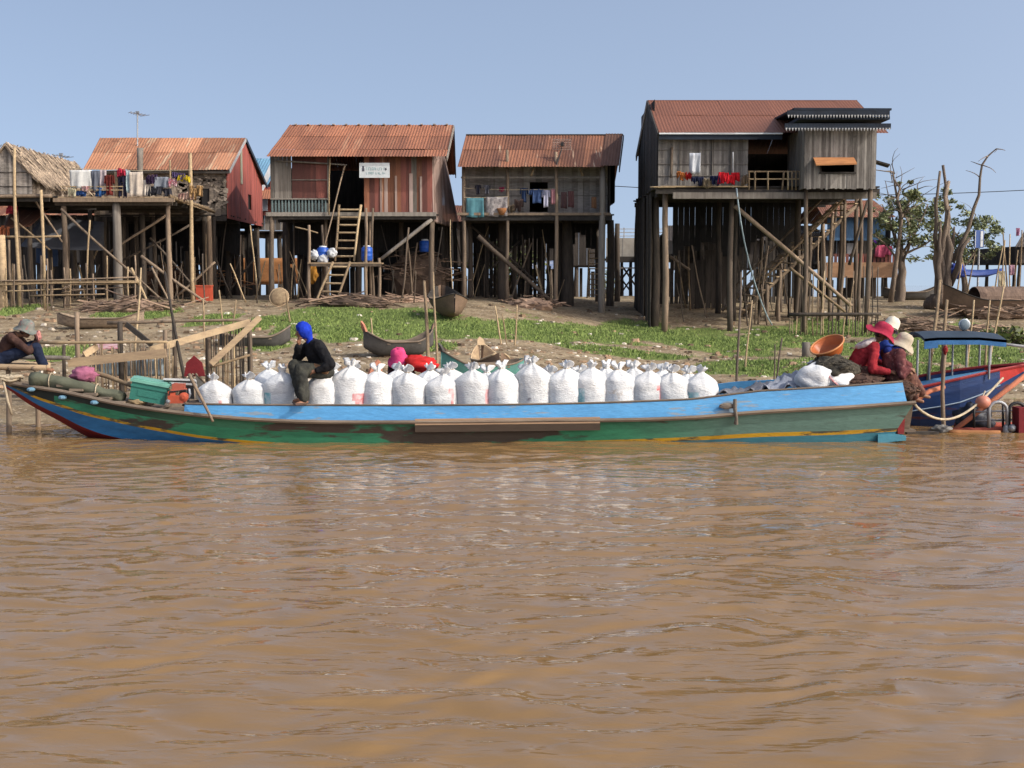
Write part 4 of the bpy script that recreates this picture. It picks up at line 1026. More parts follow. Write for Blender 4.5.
bx(H, 'window', at(852, 249, Yq + .4), (.5, .06, .55), 'white_trim')
shade_screen(H, x0, x1, 61.5, zat(280, 61.5), skip=.2)

H = thing('stilt_house', 'dark house corner peeping in at the edge behind the red rag pole', 'house', G(25.5, 58), 'houses further back')
Yq = 55.0
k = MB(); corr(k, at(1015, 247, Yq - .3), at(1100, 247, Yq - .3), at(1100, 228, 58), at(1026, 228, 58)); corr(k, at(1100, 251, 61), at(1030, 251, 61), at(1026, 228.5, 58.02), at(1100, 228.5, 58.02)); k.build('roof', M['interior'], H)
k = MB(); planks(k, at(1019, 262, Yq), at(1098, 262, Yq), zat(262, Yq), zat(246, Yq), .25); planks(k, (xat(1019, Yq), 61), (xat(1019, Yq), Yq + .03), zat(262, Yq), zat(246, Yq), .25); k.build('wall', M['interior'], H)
for px in (1021, 1050, 1080): stilt(H, xat(px, Yq), Yq + .2, zat(262, Yq), .09, 'dark_pole'); stilt(H, xat(px, Yq), Yq + 4, zat(262, Yq), .09, 'dark_pole')
deck(H, xat(1017, Yq), xat(1100, Yq), Yq - .1, 61, zat(262, Yq), 'dark_wood', .5)

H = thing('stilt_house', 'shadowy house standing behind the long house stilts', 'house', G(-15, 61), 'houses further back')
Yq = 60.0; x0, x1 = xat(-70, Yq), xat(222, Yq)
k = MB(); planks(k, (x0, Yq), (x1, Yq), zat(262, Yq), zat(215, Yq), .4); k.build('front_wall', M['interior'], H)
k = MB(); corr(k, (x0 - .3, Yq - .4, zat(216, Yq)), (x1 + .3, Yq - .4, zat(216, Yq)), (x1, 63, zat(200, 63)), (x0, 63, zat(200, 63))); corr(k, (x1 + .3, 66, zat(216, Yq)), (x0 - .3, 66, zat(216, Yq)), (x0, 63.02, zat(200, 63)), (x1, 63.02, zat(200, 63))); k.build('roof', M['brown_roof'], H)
deck(H, x0, x1, Yq, 66, zat(262, Yq), 'dark_wood', .5)
for i in range(9): stilt(H, x0 + (x1 - x0) * i / 8, Yq + .2, zat(263, Yq), .12, 'dark_pole')
shade_screen(H, x0, x1, 63, zat(264, 63), skip=.3)
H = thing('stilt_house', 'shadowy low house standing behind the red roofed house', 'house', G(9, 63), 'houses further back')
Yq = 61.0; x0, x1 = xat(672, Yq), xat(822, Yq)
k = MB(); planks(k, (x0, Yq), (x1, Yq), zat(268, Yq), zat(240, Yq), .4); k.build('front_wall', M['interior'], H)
k = MB(); corr(k, (x0 - .3, Yq - .4, zat(241, Yq)), (x1 + .3, Yq - .4, zat(241, Yq)), (x1, 63, zat(226, 63)), (x0, 63, zat(226, 63))); corr(k, (x1 + .3, 66, zat(241, Yq)), (x0 - .3, 66, zat(241, Yq)), (x0, 63.02, zat(226, 63)), (x1, 63.02, zat(226, 63))); k.build('roof', M['interior'], H)  # roof takes the dark timber colour: its shade is painted in
deck(H, x0, x1, Yq, 66, zat(268, Yq), 'dark_wood', .5)
for i in range(8): stilt(H, x0 + (x1 - x0) * i / 7, Yq + .2, zat(269, Yq), .12, 'dark_pole')
shade_screen(H, x0, x1, 63.5, zat(270, 63.5), skip=.2)
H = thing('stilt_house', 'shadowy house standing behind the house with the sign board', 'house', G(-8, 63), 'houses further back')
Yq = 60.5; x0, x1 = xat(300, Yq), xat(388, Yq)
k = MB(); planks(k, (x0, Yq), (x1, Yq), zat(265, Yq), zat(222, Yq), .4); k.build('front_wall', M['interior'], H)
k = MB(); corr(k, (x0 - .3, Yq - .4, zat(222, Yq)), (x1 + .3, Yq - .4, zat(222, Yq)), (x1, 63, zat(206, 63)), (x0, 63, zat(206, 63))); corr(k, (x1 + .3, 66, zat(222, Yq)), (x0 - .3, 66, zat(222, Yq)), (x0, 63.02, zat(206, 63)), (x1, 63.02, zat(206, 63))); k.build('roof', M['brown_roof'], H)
deck(H, x0, x1, Yq, 66, zat(265, Yq), 'dark_wood', .5)
for i in range(6): stilt(H, x0 + (x1 - x0) * i / 5, Yq + .2, zat(266, Yq), .12, 'dark_pole')
shade_screen(H, x0, x1, 63.5, zat(268, 63.5), skip=.2)
H = thing('stilt_house', 'shadowy house standing behind the washing porch house', 'house', G(-1, 62), 'houses further back')
Yq = 60.5; x0, x1 = xat(392, Yq), xat(603, Yq)
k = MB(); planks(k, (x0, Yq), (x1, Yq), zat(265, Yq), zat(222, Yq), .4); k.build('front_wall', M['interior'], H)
k = MB(); corr(k, (x0 - .3, Yq - .4, zat(222, Yq)), (x1 + .3, Yq - .4, zat(222, Yq)), (x1, 63, zat(206, 63)), (x0, 63, zat(206, 63))); corr(k, (x1 + .3, 66, zat(222, Yq)), (x0 - .3, 66, zat(222, Yq)), (x0, 63.02, zat(206, 63)), (x1, 63.02, zat(206, 63))); k.build('roof', M['brown_roof'], H)
deck(H, x0, x1, Yq, 66, zat(265, Yq), 'dark_wood', .5)
for i in range(9): stilt(H, x0 + (x1 - x0) * i / 8, Yq + .2, zat(266, Yq), .12, 'dark_pole')
shade_screen(H, x0, x1, 63.5, zat(268, 63.5), skip=.35)

# ---------------------------------------------------------------- aerials and the cable
def aerial(label, base, top, r=.03, dish=False):
    t = thing('television_aerial', label, 'aerial', base, 'television aerials on the roofs')
    k = MB(); k.tube([base, top], r, 6); k.build('mast', M['metal'], t)
    k = MB(); L_ = 22 / FPX * base.y / 2
    k.beam(Vector(top) + Vector((-L_ * .35, -.5, -.04)), Vector(top) + Vector((L_ * .35, .5, -.04)), .025)
    for i in range(6):
        f = -1 + 2 * i / 5; l2 = L_ * (.5 + .1 * i) * .55; c = Vector(top) + Vector((L_ * .35 * f, .5 * f, -.04))
        k.tube([c + Vector((-l2, .2, 0)), c + Vector((l2, -.2, 0))], .012, 5)
    k.box(Vector(top) + Vector((0, 0, .02)), (.14, .08, .1)); k.build('aerial_array', M['metal'], t)
    return t
aerial('thin television aerial standing tall over the pale streaked roof', at(137.5, 149, 52.5), at(137.5, 113, 52.5))
aerial('short television aerial beside the thatched roof', at(61, 178, 50), at(61, 155, 50))
t = thing('television_aerial', 'broad mesh aerial with a dark centre on the brown roof of the washing house', 'aerial', at(562, 158, 48.6), 'television aerials on the roofs')
k = MB(); k.tube([at(556, 166, 47.6), at(562, 148, 48.2)], .03, 6); k.build('mast', M['black'], t)
k = MB(); c = at(562, 144.5, 48.1)
for i in range(7): k.tube([c + Vector((-.36, 0, -.2 + .065 * i)), c + Vector((.36, 0, -.2 + .065 * i))], .014, 5)
for i in range(9): k.tube([c + Vector((-.34 + .085 * i, .02, -.2)), c + Vector((-.34 + .085 * i, .02, .19))], .01, 5)
k.build('reflector_mesh', M['pale_sheet'], t)
k = MB(); k.box(c + Vector((0, -.1, 0)), (.12, .18, .14)); k.build('feed_box', M['black'], t)
k = MB(); a, b = at(612, 186, 70), at(1100, 186, 70)
k.tube([a.lerp(b, i / 20) - Vector((0, 0, .5 * math.sin(PI * i / 20))) for i in range(21)], .022, 5); tag(k.build('power_cable', M['black']), 'thin power cable strung high behind the big house and the trees', 'cable')
# ---------------------------------------------------------------- the long cargo boat
YC = 21.12
SP = [6, 14, 24, 38, 60, 84, 110, 152, 216, 300, 420, 560, 640, 700, 760, 850, 915]
T = {
 'g': [382, 382.6, 384.2, 386.5, 390, 395, 401, 408, 415.5, 420.5, 421, 419.5, 418.5, 416, 411, 406, 401.5],
 't': [384, 387, 391, 397, 404, 412, 418, 427, 437.5, 443.5, 445.5, 441.5, 439, 436.5, 433, 430.5, 428],
 'y': [384.6, 388.3, 393, 399.5, 407, 415, 421, 430, 440, 446, 448, 444, 442.3, 440.3, 437, 434.5, 431.5],
 'r': [386, 390.5, 396.5, 405, 415.5, 427.5, 436, 443.5, 449, 452, 455, 455, 455, 455, 454, 453, 446],
 'k': [388, 393.5, 401, 409.5, 421.5, 435, 446.5, 458, 466, 470, 472, 472, 472, 472, 471, 468, 452]}
HB = [.04, .09, .15, .23, .36, .5, .62, .82, 1.0, 1.08, 1.1, 1.1, 1.1, 1.1, 1.08, 1.03, .95]
INW = {'g': 0.0, 't': 0.10, 'y': 0.12, 'r': 0.28, 'k': 1.0}
DX = {'g': 0, 't': -17, 'y': -19, 'r': -24, 'k': -32}
boat = thing('cargo_boat', 'long low blue and green wooden cargo boat loaded with white sacks', 'boat', (0, YC, 0))
def hull_pt(i, row, side):
    Y = YC - HB[i] * (1 - INW[row])
    px = SP[i] + (DX[row] if i == len(SP) - 1 else DX[row] * .25 if i == len(SP) - 2 else 0)
    p = at(px, T[row][i], Y)
    if side > 0: p.y = 2 * YC - p.y
    return p
def paint(name, c1, c2, spot, spot_c, spot_s=1.6, st=(0.5, 1, 2.2), **kw):
    return mat(name, c1, c2, 1.6, (0.6, 1, 2.5), rnd=0.12, rough=0.55, bump=0.25, spot=spot, spot_c=spot_c, spot_s=spot_s, spot_stretch=st, fine=.3, **kw)
HGB = dict(blend=(xat(600, 20), xat(760, 20), (0.105, 0.185, 0.155)))
M['hull_green'] = paint('worn green hull paint', (0.042, 0.235, 0.125), (0.028, 0.14, 0.078), 0.54, (0.055, 0.044, 0.036), spot_win=(xat(330, 20), xat(440, 20), xat(540, 20), xat(640, 20), .10), **HGB)
M['hull_worn'] = paint('hull paint worn to dark timber', (0.042, 0.21, 0.115), (0.028, 0.125, 0.07), 0.60, (0.058, 0.042, 0.034), spot_win=(xat(120, 20), xat(260, 20), xat(540, 20), xat(660, 20), .16), **HGB)
M['hull_grey'] = paint('greyed green hull paint', (0.115, 0.20, 0.165), (0.085, 0.135, 0.118), 0.60, (0.03, 0.15, 0.085))
M['hull_dark'] = paint('black bow paint', (0.026, 0.036, 0.030), (0.016, 0.021, 0.018), 0.6, (0.035, 0.10, 0.06), blend=(xat(90, 20.3), xat(230, 20.3), (0.04, 0.15, 0.085)))
M['hull_yellow'] = paint('worn yellow stripe', (0.52, 0.30, 0.02), (0.38, 0.21, 0.02), 0.51, (0.07, 0.065, 0.045), 3.0)
M['hull_blue'] = paint('blue waterline paint', (0.03, 0.16, 0.36), (0.02, 0.10, 0.23), 0.63, (0.05, 0.06, 0.07))
M['hull_teal'] = paint('pale blue waterline paint', (0.07, 0.26, 0.34), (0.05, 0.19, 0.26), 0.62, (0.11, 0.13, 0.13))
M['hull_red'] = paint('red bow paint', (0.26, 0.022, 0.022), (0.16, 0.016, 0.018), 0.66, (0.05, 0.02, 0.02))
M['board_blue'] = paint('sky blue washboard paint', (0.095, 0.31, 0.57), (0.07, 0.24, 0.47), 0.595, (0.20, 0.26, 0.32), 3.6, (.45, 1, 2.6), spot_win=(xat(600, 20), xat(700, 20), xat(740, 20), xat(800, 20), .06))
M['inside'] = mat('bare boat timber', (0.22, 0.17, 0.125), (0.13, 0.10, 0.075), 2.0, (.6, 3, 3), rnd=.3)
rows = ['g', 't', 'y', 'r', 'k']
sub = 4
def lerp_st(row, side, n=sub):
    """points along one hull line, smoothed"""
    pts = [hull_pt(i, row, side) for i in range(len(SP))]
    out = []
    for i in range(len(pts) - 1):
        p0, p1, p2, p3 = pts[max(i - 1, 0)], pts[i], pts[i + 1], pts[min(i + 2, len(pts) - 1)]
        for s in range(n):
            t = s / n
            out.append(0.5 * ((2 * p1) + (p2 - p0) * t + (2 * p0 - 5 * p1 + 4 * p2 - p3) * t * t + (3 * p1 - p0 - 3 * p2 + p3) * t ** 3) if 0 < i < len(pts) - 2 else p1.lerp(p2, t))
    out.append(pts[-1])
    return out
k = MB()
NS = (len(SP) - 1) * sub
for side in (-1, 1):
    L_ = {r: lerp_st(r, side) for r in rows}
    for a, b, n in (('g', 't', 4), ('t', 'y', 1), ('y', 'r', 2), ('r', 'k', 2)):
        for i in range(NS):
            for j in range(n):
                f0, f1 = j / n, (j + 1) / n
                q = [L_[a][i].lerp(L_[b][i], f0), L_[a][i + 1].lerp(L_[b][i + 1], f0), L_[a][i + 1].lerp(L_[b][i + 1], f1), L_[a][i].lerp(L_[b][i], f1)]
                px = SP[i // sub] + (SP[i // sub + 1] - SP[i // sub]) * (i % sub) / sub
                if a == 'g': m_ = 2 if (px < 250 and j < 2) or px < 50 else (8 if j < 2 else 0)
                elif a == 't': m_ = 3
                elif a == 'y': m_ = 5 if px >= 640 else 4
                else: m_ = 6 if px < 200 else 4
                k.add(q, [(0, 1, 2, 3) if side > 0 else (3, 2, 1, 0)], 0.5 if a != 'g' else .35 + .3 * ((j + i // 8) % 2), m_)
    # inner skin, 5 cm inside
    for i in range(NS):
        a0, a1 = L_['g'][i] + Vector((0, -side * .05, -.01)), L_['g'][i + 1] + Vector((0, -side * .05, -.01))
        if i < 3: continue
        b0, b1 = Vector((a0.x, YC + (a0.y - YC) * .78, max(.17, a0.z - .55, L_['r'][i].z + .04))), Vector((a1.x, YC + (a1.y - YC) * .78, max(.17, a1.z - .55, L_['r'][i + 1].z + .04)))
        k.add([a0, a1, b1, b0], [(0, 3, 2, 1) if side > 0 else (0, 1, 2, 3)], .5, 7)
# transom
Tn, Tf = [hull_pt(len(SP) - 1, r, -1) for r in rows], [hull_pt(len(SP) - 1, r, 1) for r in rows]
for j in range(4): k.add([Tn[j], Tf[j], Tf[j + 1], Tn[j + 1]], [(0, 1, 2, 3)], .5, [1, 3, 5, 5][j])
hull = k.build('hull', [M['hull_green'], M['hull_grey'], M['hull_dark'], M['hull_yellow'], M['hull_blue'], M['hull_teal'], M['hull_red'], M['inside'], M['hull_worn']], boat)
k = MB()
xs0, xs1 = xat(60, YC), xat(905, YC)
for i in range(60):
    x = xs0 + (xs1 - xs0) * (i + .5) / 60; f = np.interp(512 + x * FPX / YC, SP, HB)
    k.box((x, YC, .17 + max(0, .75 * (1 - (x - xs0) / 2.6))), ((xs1 - xs0) / 60 - .01, 1.6 * f, .04))
k.build('floor_boards', M['inside'], boat)
gn = lerp_st('g', -1)
k = MB(); k.tube([p + Vector((0, -.025, -.015)) for p in gn], .035, 6); k.build('rub_rail', M['inside'], boat)
gf = lerp_st('g', 1)
k = MB(); k.tube([p + Vector((0, .025, -.015)) for p in gf], .035, 6); k.build('rub_rail', M['inside'], boat)
# blue washboard along both sides
WX = [184, 250, 400, 500, 600, 690, 760, 840, 907]; WT = [404, 405, 405.5, 405, 403, 399.5, 391, 386.5, 381.5]
for side, nm in ((-1, 'washboard'), (1, 'washboard')):
    P0, P1 = [], []
    for i in range(65):
        px = 184 + (907 - 184) * i / 64
        hb = np.interp(px, SP, HB) - .045; yt = np.interp(px, WX, WT); yg = np.interp(px, SP, T['g']) + .3
        a, b = at(px, yg, YC - hb - .02), at(px + (4 if i == 64 else 0), yt, YC - hb + .03)
        b.x = a.x - (0.07 if i == 64 else 0)
        if side > 0: a.y, b.y = 2 * YC - a.y, 2 * YC - b.y
        P0.append(a); P1.append(b)
    k = MB(); k.grid([P0, [a.lerp(b, .5) for a, b in zip(P0, P1)], P1], (0, -side * .04, 0)); k.build(nm, M['board_blue'], boat)
    if side < 0:
        k = MB(); k.tube([p + Vector((0, -.012, -.005)) for p in P0], .014, 5); k.build('board_seam', M['dark_wood'], boat)
        k = MB(); k.tube([p + Vector((0, 0, .004)) for p in P1], .017, 6); k.build('board_cap', M['inside'], boat)
k = MB()
p, q = at(415, 419, YC - 1.13), at(600, 417, YC - 1.13)
for (dz, hh, r_) in ((-.05, .10, .9), (-.16, .11, .1)):
    k.beam(p + Vector((0, 0, dz)), q + Vector((0, 0, dz)), hh, .035, up=(0, -1, 0), rnd=r_)
k.build('repair_plank', mat('bare repair plank', (.25, .165, .105), (.095, .066, .047), .9, (.6, 2, 3), rnd=1.0), boat)
k = MB(); k.prism([at(897, 419, 20.3), at(905, 419, 20.3), at(904, 434, 20.3), at(898, 434, 20.3)], (0, .25, 0)); k.build('rudder_post', M['hull_red'], boat)
k = MB(); k.prism([at(878, 434.5, 20.25), at(893, 433.5, 20.25), at(906, 436, 20.25), at(906, 440.5, 20.25), at(878, 443, 20.25)], (0, .4, 0)); k.build('stern_step', M['hull_teal'], boat)
m_pat = flat('pale blue bow patch', (.14, .27, .38))
for px, py, Yp_ in ((31, 389.5, 20.84), (62.5, 397.5, 20.70), (94.5, 402.5, 20.52)):
    p = at(px, py, Yp_); k = MB(); k.sphere(p, (.075, .08, .04), 8, 5); k.build('bow_cleat', m_pat, boat)
for px in (330, 480, 640, 785):
    k = MB(); x = xat(px, YC); k.box((x, YC, .42), (.09, 1.95, .07)); k.build('thwart', M['inside'], boat)
k = MB(); p = at(737, 415, 19.98); k.tube([at(735, 399, 20.0), at(735, 409, 19.98), at(736.5, 418, 19.97), at(736, 424, 20.0)], [.03, .035, .025, .04], 7); k.sphere(at(727, 406, 20.02), (.13, .03, .05), 12, 8, fn=lambda d: 1 + .4 * noise.noise(d * 3)); k.build('rag_lashing', cloth('dirty rag', (.20, .17, .14)), boat)
k = MB(); k.tube([at(3, 379, 21.0), at(5, 388, 20.9), at(8, 402, 20.9), at(12, 415, 20.95)], .022, 6); tag(k.build('mooring_rope', M['rope'], None, True), 'pale rope end hanging from the bow tip of the cargo boat', 'rope')
k = MB()
for i in range(5):
    c = at(3 + i * 3, 377 + (i % 2) * 2.5, 21.05); k.tube([c + Vector((math.cos(t) * .13, math.sin(t) * .1, .02 * math.sin(3 * t + i))) for t in [2 * PI * j / 12 for j in range(13)]], .025, 6)
tag(k.build('rope_coil', M['rope'], None, True), 'coil of pale rope lying on the bow tip', 'rope')

# ---------------------------------------------------------------- sacks
M['sack'] = mat('white woven plastic sack', (0.72, 0.72, 0.71), (0.56, 0.565, 0.57), 3.0, (1, 1, 3), rnd=0.16, rough=0.6, bump=0.8, fine=0.14, spot=0.66, spot_c=(0.46, 0.41, 0.36), spot_s=2.6)
M['red_ink'] = mat('smudged red print', (0.55, 0.12, 0.12), (0.68, 0.50, 0.50), 14.0, rnd=.1)
M['teal_ink'] = mat('smudged teal print', (0.10, 0.33, 0.36), (0.60, 0.66, 0.67), 12.0, rnd=.1)
M['ink'] = mat('smudged dark print', (0.16, 0.15, 0.17), (0.60, 0.60, 0.61), 16.0, rnd=.1)
PROF = [(.02, -.005), (.19, 0), (.25, .05), (.275, .14), (.280, .26), (.272, .38), (.280, .50), (.279, .60), (.276, .69), (.264, .745), (.225, .79), (.168, .838), (.108, .882), (.052, .918), (.044, .938), (.064, .962), (.078, .99), (.03, 1.0)]
def make_sack(seed, ink=None):
    random.seed(seed)
    t = thing('sack', 'x', 'sack', (0, 0, 0), 'white sacks loaded in the long boat')
    k = MB(); a0, b0, c0 = random.uniform(0, 6), random.uniform(0, 6), random.uniform(0, 6)
    lean = Vector((random.uniform(-.075, .075), random.uniform(-.04, .04), 0)); low = random.uniform(.93, 1.03)
    def fn(w, a, j):
        z = w.z; neck = max(0, min(1, (z - .68) / .22))
        sh_ = math.exp(-((z - .70) / .10) ** 2); r = 1.10 + (.035 + .07 * sh_) * math.sin(2 * a + a0) + .05 * sh_ * noise.noise((math.cos(a) * 2.5, math.sin(a) * 2.5, seed)) + .02 * math.sin(5 * a + b0 + 7 * z) + neck * (.12 * math.sin(7 * a + c0) + .08 * math.sin(11 * a + a0)) + .03 * noise.noise((math.cos(a) * 2 + seed, math.sin(a) * 2, z * 6))
        r += .016 * math.sin(z * 42 + 5 * noise.noise((math.cos(a) * 1.5, math.sin(a) * 1.5, z * 3 + seed))) * (.4 + abs(noise.noise((math.cos(a) * 2, z * 4, seed)))) + .03 * noise.noise((math.cos(a) * 3, math.sin(a) * 3 + seed, z * 11))       # horizontal creases
        if z > .95: r *= 1 + .55 * math.sin(2 * a + b0) + .2 * math.sin(5 * a)
        zz = z * low
        if z > .95: zz += .06 * max(0, math.sin(2 * a + b0 + 1.2)) + .02 * math.sin(5 * a)
        p = Vector((w.x * r, w.y * r * .88, zz)); return p + lean * (z ** 2)
    k.lathe((0, 0, 0), [q for i in range(len(PROF) - 1) for q in (PROF[i], tuple((a_ + b_) / 2 for a_, b_ in zip(PROF[i], PROF[i + 1])))] + [PROF[-1]], 36, fn=fn)
    if ink:
        for fi in range(len(k.F)):
            c = sum((Vector(k.V[i]) for i in k.F[fi]), Vector()) / len(k.F[fi]); a = math.degrees(math.atan2(c.y, c.x))
            for (a_lo, a_hi, z_lo, z_hi, mi) in ink:
                if a_lo < a < a_hi and z_lo < c.z < z_hi: k.M[fi] = mi
    k.build('sack_body', [M['sack'], M['red_ink'], M['teal_ink'], M['ink']], t, True)
    k = MB(); z = .928 * low
    k.tube([lean * .86 + Vector((math.cos(q) * .052, math.sin(q) * .047, z + .006 * math.sin(q))) for q in [2 * PI * i / 10 for i in range(11)]], .009, 5)
    k.build('tie_string', M['sack'] if seed % 3 else M['rope'], t)
    k = MB()   # the loose mouth of the sack: two or three crumpled ears
    for e in range(random.choice((2, 2, 3))):
        a = b0 + e * 2.3; d = Vector((math.cos(a), math.sin(a) * .7, 0)); h = random.uniform(.05, .10)
        base = lean * .95 + Vector((0, 0, .95 * low)); P = []
        for i in range(4):
            f = i / 3; w = .05 * (1 - f * .6)
            n_ = Vector((-d.y, d.x, 0)); c = base + d * (.02 + .07 * f + .02 * math.sin(f * 5)) + Vector((0, 0, h * f))
            P.append([c - n_ * w, c + Vector((0, 0, .012)), c + n_ * w])
        k.grid(P, d * .006)
    k.build('sack_mouth', M['sack'], t)
    return t
SINK = {1: [(-60, -20, .34, .5, 1)], 2: None, 3: [(-170, -120, .2, .62, 2)], 4: [(-75, -62, .2, .5, 1)], 5: None, 6: [(-95, -85, .22, .36, 3)], 7: [(-45, -15, .25, .6, 1)], 8: None, 9: [(-58, -48, .2, .55, 1), (-62, -40, .58, .64, 1)], 10: [(-120, -100, .3, .42, 3)], 11: [(-35, -8, .2, .6, 1), (-100, -90, .25, .32, 3)]}
protos = {i: make_sack(40 + i, SINK[i]) for i in SINK}
placed = set()
ORD = 'first second third fourth fifth sixth seventh eighth ninth tenth eleventh twelfth thirteenth fourteenth'.split()
def put_sack(i, px, Y, ztop_px, label, rz=0.0, sc=1.0):
    zt = zat(ztop_px, Y); z0 = zt - 1.05 * sc
    loc = (xat(px, Y), Y, max(.19, z0))
    if i not in placed:
        o = protos[i]; o.location = loc; o.rotation_euler = (0, 0, rz); o.scale = (sc,) * 3; o['label'] = label; placed.add(i)
    else: copy_thing(protos[i], loc, rz, sc, label)
Yf_, Yb_ = 20.68, 21.32
front = [(214.5, 371, 4), (249.5, 369, 5), (281, 366, 3)]
for n_, (px, ty, i) in enumerate(front):
    put_sack(i, px, Yf_, ty, ('white sack at the bow end of the front row, against the dark red prow', 'white sack second from the bow end of the front row', 'bluish white sack just before the knees of the woman in the blue headscarf')[n_], sc=(.93, .95, 1.0)[n_])
for n_, px in enumerate((321, 346.5, 378, 408.7, 441, 473.5, 504, 534, 564.5, 592.5, 620.5, 648, 674)):
    lab = 'white sack half hidden by the legs of the woman in the blue headscarf' if n_ == 0 else f'tied white sack in the front row, {ORD[n_]} from the blue headscarf towards the stern'
    put_sack((6, 1, 8, 5, 9, 7, 2, 10, 11, 3, 8, 9, 5)[n_], px, Yf_, (366, 359, 361, 361, 364, 361, 361, 358, 360, 361, 359, 360, 361)[n_], lab, random.uniform(-.12, .12), random.uniform(.97, 1.02))
put_sack(3, 703, Yf_, 366, 'short white sack with teal print ending the front row at the stern side', .25, .95)
for n_, (px, ty) in enumerate(((269, 362), (335, 362), (357, 356), (395, 361), (428, 362), (452, 356), (488, 360), (522, 360), (553, 362), (578, 362), (609, 358), (636, 360), (661, 361), (690, 364))):
    put_sack((2, 10, 4, 6, 11, 5, 8, 6, 4, 9, 2, 10, 6, 5)[n_], px, Yb_, ty + 2.5, f'white sack in the rear row, {ORD[n_]} from the bow end, showing only its tied top', random.uniform(-.5, .5), random.uniform(.97, 1.02))

# ---------------------------------------------------------------- gear in the bow
def rag(name, label, cat, c, size, m, seed=0, group=None, flatness=.5):
    """a crumpled heap of cloth"""
    k = MB()
    k.sphere(c, (size[0] / 2, size[1] / 2, size[2] / 2), 26, 16, fn=lambda d: 1 + .45 * noise.noise((d.x * 2.2 + seed, d.y * 2.2, d.z * 2.2)) + .24 * noise.noise((d.x * 6, d.y * 6 + seed, d.z * 6)) + .11 * abs(noise.noise((d.x * 12, d.y * 12, d.z * 12 + seed))))
    o = k.build(name, m, None, True); return tag(o, label, cat, group)
k = MB(); a, b = at(30, 383, 20.86), at(124, 402, 20.62); pts, rs_ = [], []
a, b = at(31, 378.5, 20.95), at(124, 398, 20.85)
for i in range(15):
    f = i / 14; pts.append(a.lerp(b, f) + Vector((0, .02 * math.sin(f * 9), .015 * math.sin(f * 14) + .05 * math.sin(PI * f)))); rs_.append((.135 - .035 * f) * (1 + .08 * math.sin(f * 23)))
k.tube(pts, rs_, 18); k.V = [tuple(Vector(v) + Vector((0, 0, 1)) * .035 * noise.noise((v[0] * 5, v[1] * 9, v[2] * 9)) + Vector((0, .03, 0)) * noise.noise((v[0] * 11, v[1] * 11, v[2] * 14)) - Vector((0, 0, .25 * max(0, v[2] - np.interp(v[0], [p.x for p in pts], [p.z for p in pts])))) ) for v in k.V]; t = thing('rolled_tarpaulin', 'long roll of grey green tarpaulin lying along the bow', 'tarpaulin', a); k.build('roll', cloth('grey green canvas', (.115, .12, .085), (.075, .08, .058), 4), t, True)
for f in (3, 10):
    k = MB(); k.tube([pts[f] + Vector((.01 * math.sin(q), math.cos(q) * (rs_[f] + .01), math.sin(q) * (rs_[f] + .01))) for q in [2 * PI * i / 14 for i in range(15)]], .012, 5); k.build('tie_rope', M['rope'], t)
rag('pink_cloth', 'crumpled pink purple cloth lying on the tarpaulin roll', 'cloth', at(83, 375, 21.05), (.42, .3, .26), cloth('mauve cloth', (.40, .14, .22), (.26, .09, .15), 6), 3)
t = thing('plastic_crate', 'teal plastic crate with a pale lid tilted in the bow', 'crate', at(150, 402, 20.85))
Mx = Matrix.Rotation(math.radians(12), 4, 'Y') @ Matrix.Rotation(math.radians(10), 4, 'Z')
def tilted(parts, c, Mx, t):
    for nm, mm, bs in parts:
        k = MB()
        for (o_, s_) in bs: k.box(o_, s_)
        k.V = [tuple(Vector(c) + Mx.to_3x3() @ Vector(v)) for v in k.V]; k.build(nm, mm, t)
m_tl, m_tl2 = flat('teal plastic', (.035, .17, .135), .5), flat('pale teal plastic', (.15, .36, .29), .45)
tilted([('crate_body', m_tl, [((0, 0, -.04), (.58, .42, .30)), ((0, -.215, .05), (.60, .02, .04)), ((0, -.214, -.06), (.34, .012, .10))]),
        ('lid', m_tl2, [((0, 0, .135), (.64, .47, .045)), ((0, 0, .165), (.54, .38, .02))]), ('handle', m_tl, [((.30, 0, .04), (.03, .18, .035))])], at(150, 389.5, 20.95), Mx, t)
c = at(176, 398, 20.75)
t = thing('water_pump', 'small orange red motor pump standing between crate and sacks', 'pump', at(179, 404, 20.75)); m_or = flat('orange red enamel', (.50, .10, .05), .4)
k = MB(); k.box(at(177, 399, 20.78), (.26, .2, .13)); k.box(at(172, 394, 20.80), (.12, .18, .10), .2); k.lathe(at(184, 397, 20.70), [(.02, -.05), (.075, -.045), (.08, .02), (.03, .04)], 14, M=Matrix.Rotation(PI / 2, 3, 'X')); k.build('motor_block', m_or, t)
k = MB(); k.box(at(179, 386.5, 20.82), (.20, .16, .10), .1); k.box(at(179, 389.5, 20.82), (.24, .18, .03), .1); k.lathe(at(176, 384.5, 20.82), [(.03, 0), (.03, .025), (.01, .03)], 8); k.build('fuel_tank', flat('worn orange enamel', (.42, .11, .07)), t)
k = MB(); k.tube([at(168, 399, 20.7), at(170, 392, 20.7), at(186, 390, 20.75), at(188, 402, 20.7)], .014, 6); k.build('carry_frame', M['black'], t)
k = MB(); k.tube([at(188, 401, 20.74), at(190, 394, 20.74), at(189, 389, 20.76)], .022, 8); k.lathe(at(168, 401.5, 20.66), [(.01, -.04), (.035, -.04), (.035, .02), (.015, .03)], 10, M=Matrix.Rotation(PI / 2, 3, 'X')); k.build('exhaust', M['metal'], t)
for px0, py0, px1, py1, lab in ((164, 380, 196, 381, 'pale split plank lying over the pump'), (172, 384, 197, 385.5, 'grey white board wedged against the first sack')):
    k = MB(); k.beam(at(px0, py0, 21.05), at(px1, py1, 21.1), .16, .035, up=(0, .3, 1)); tag(k.build('loose_board', M['white_trim']), lab, 'board')
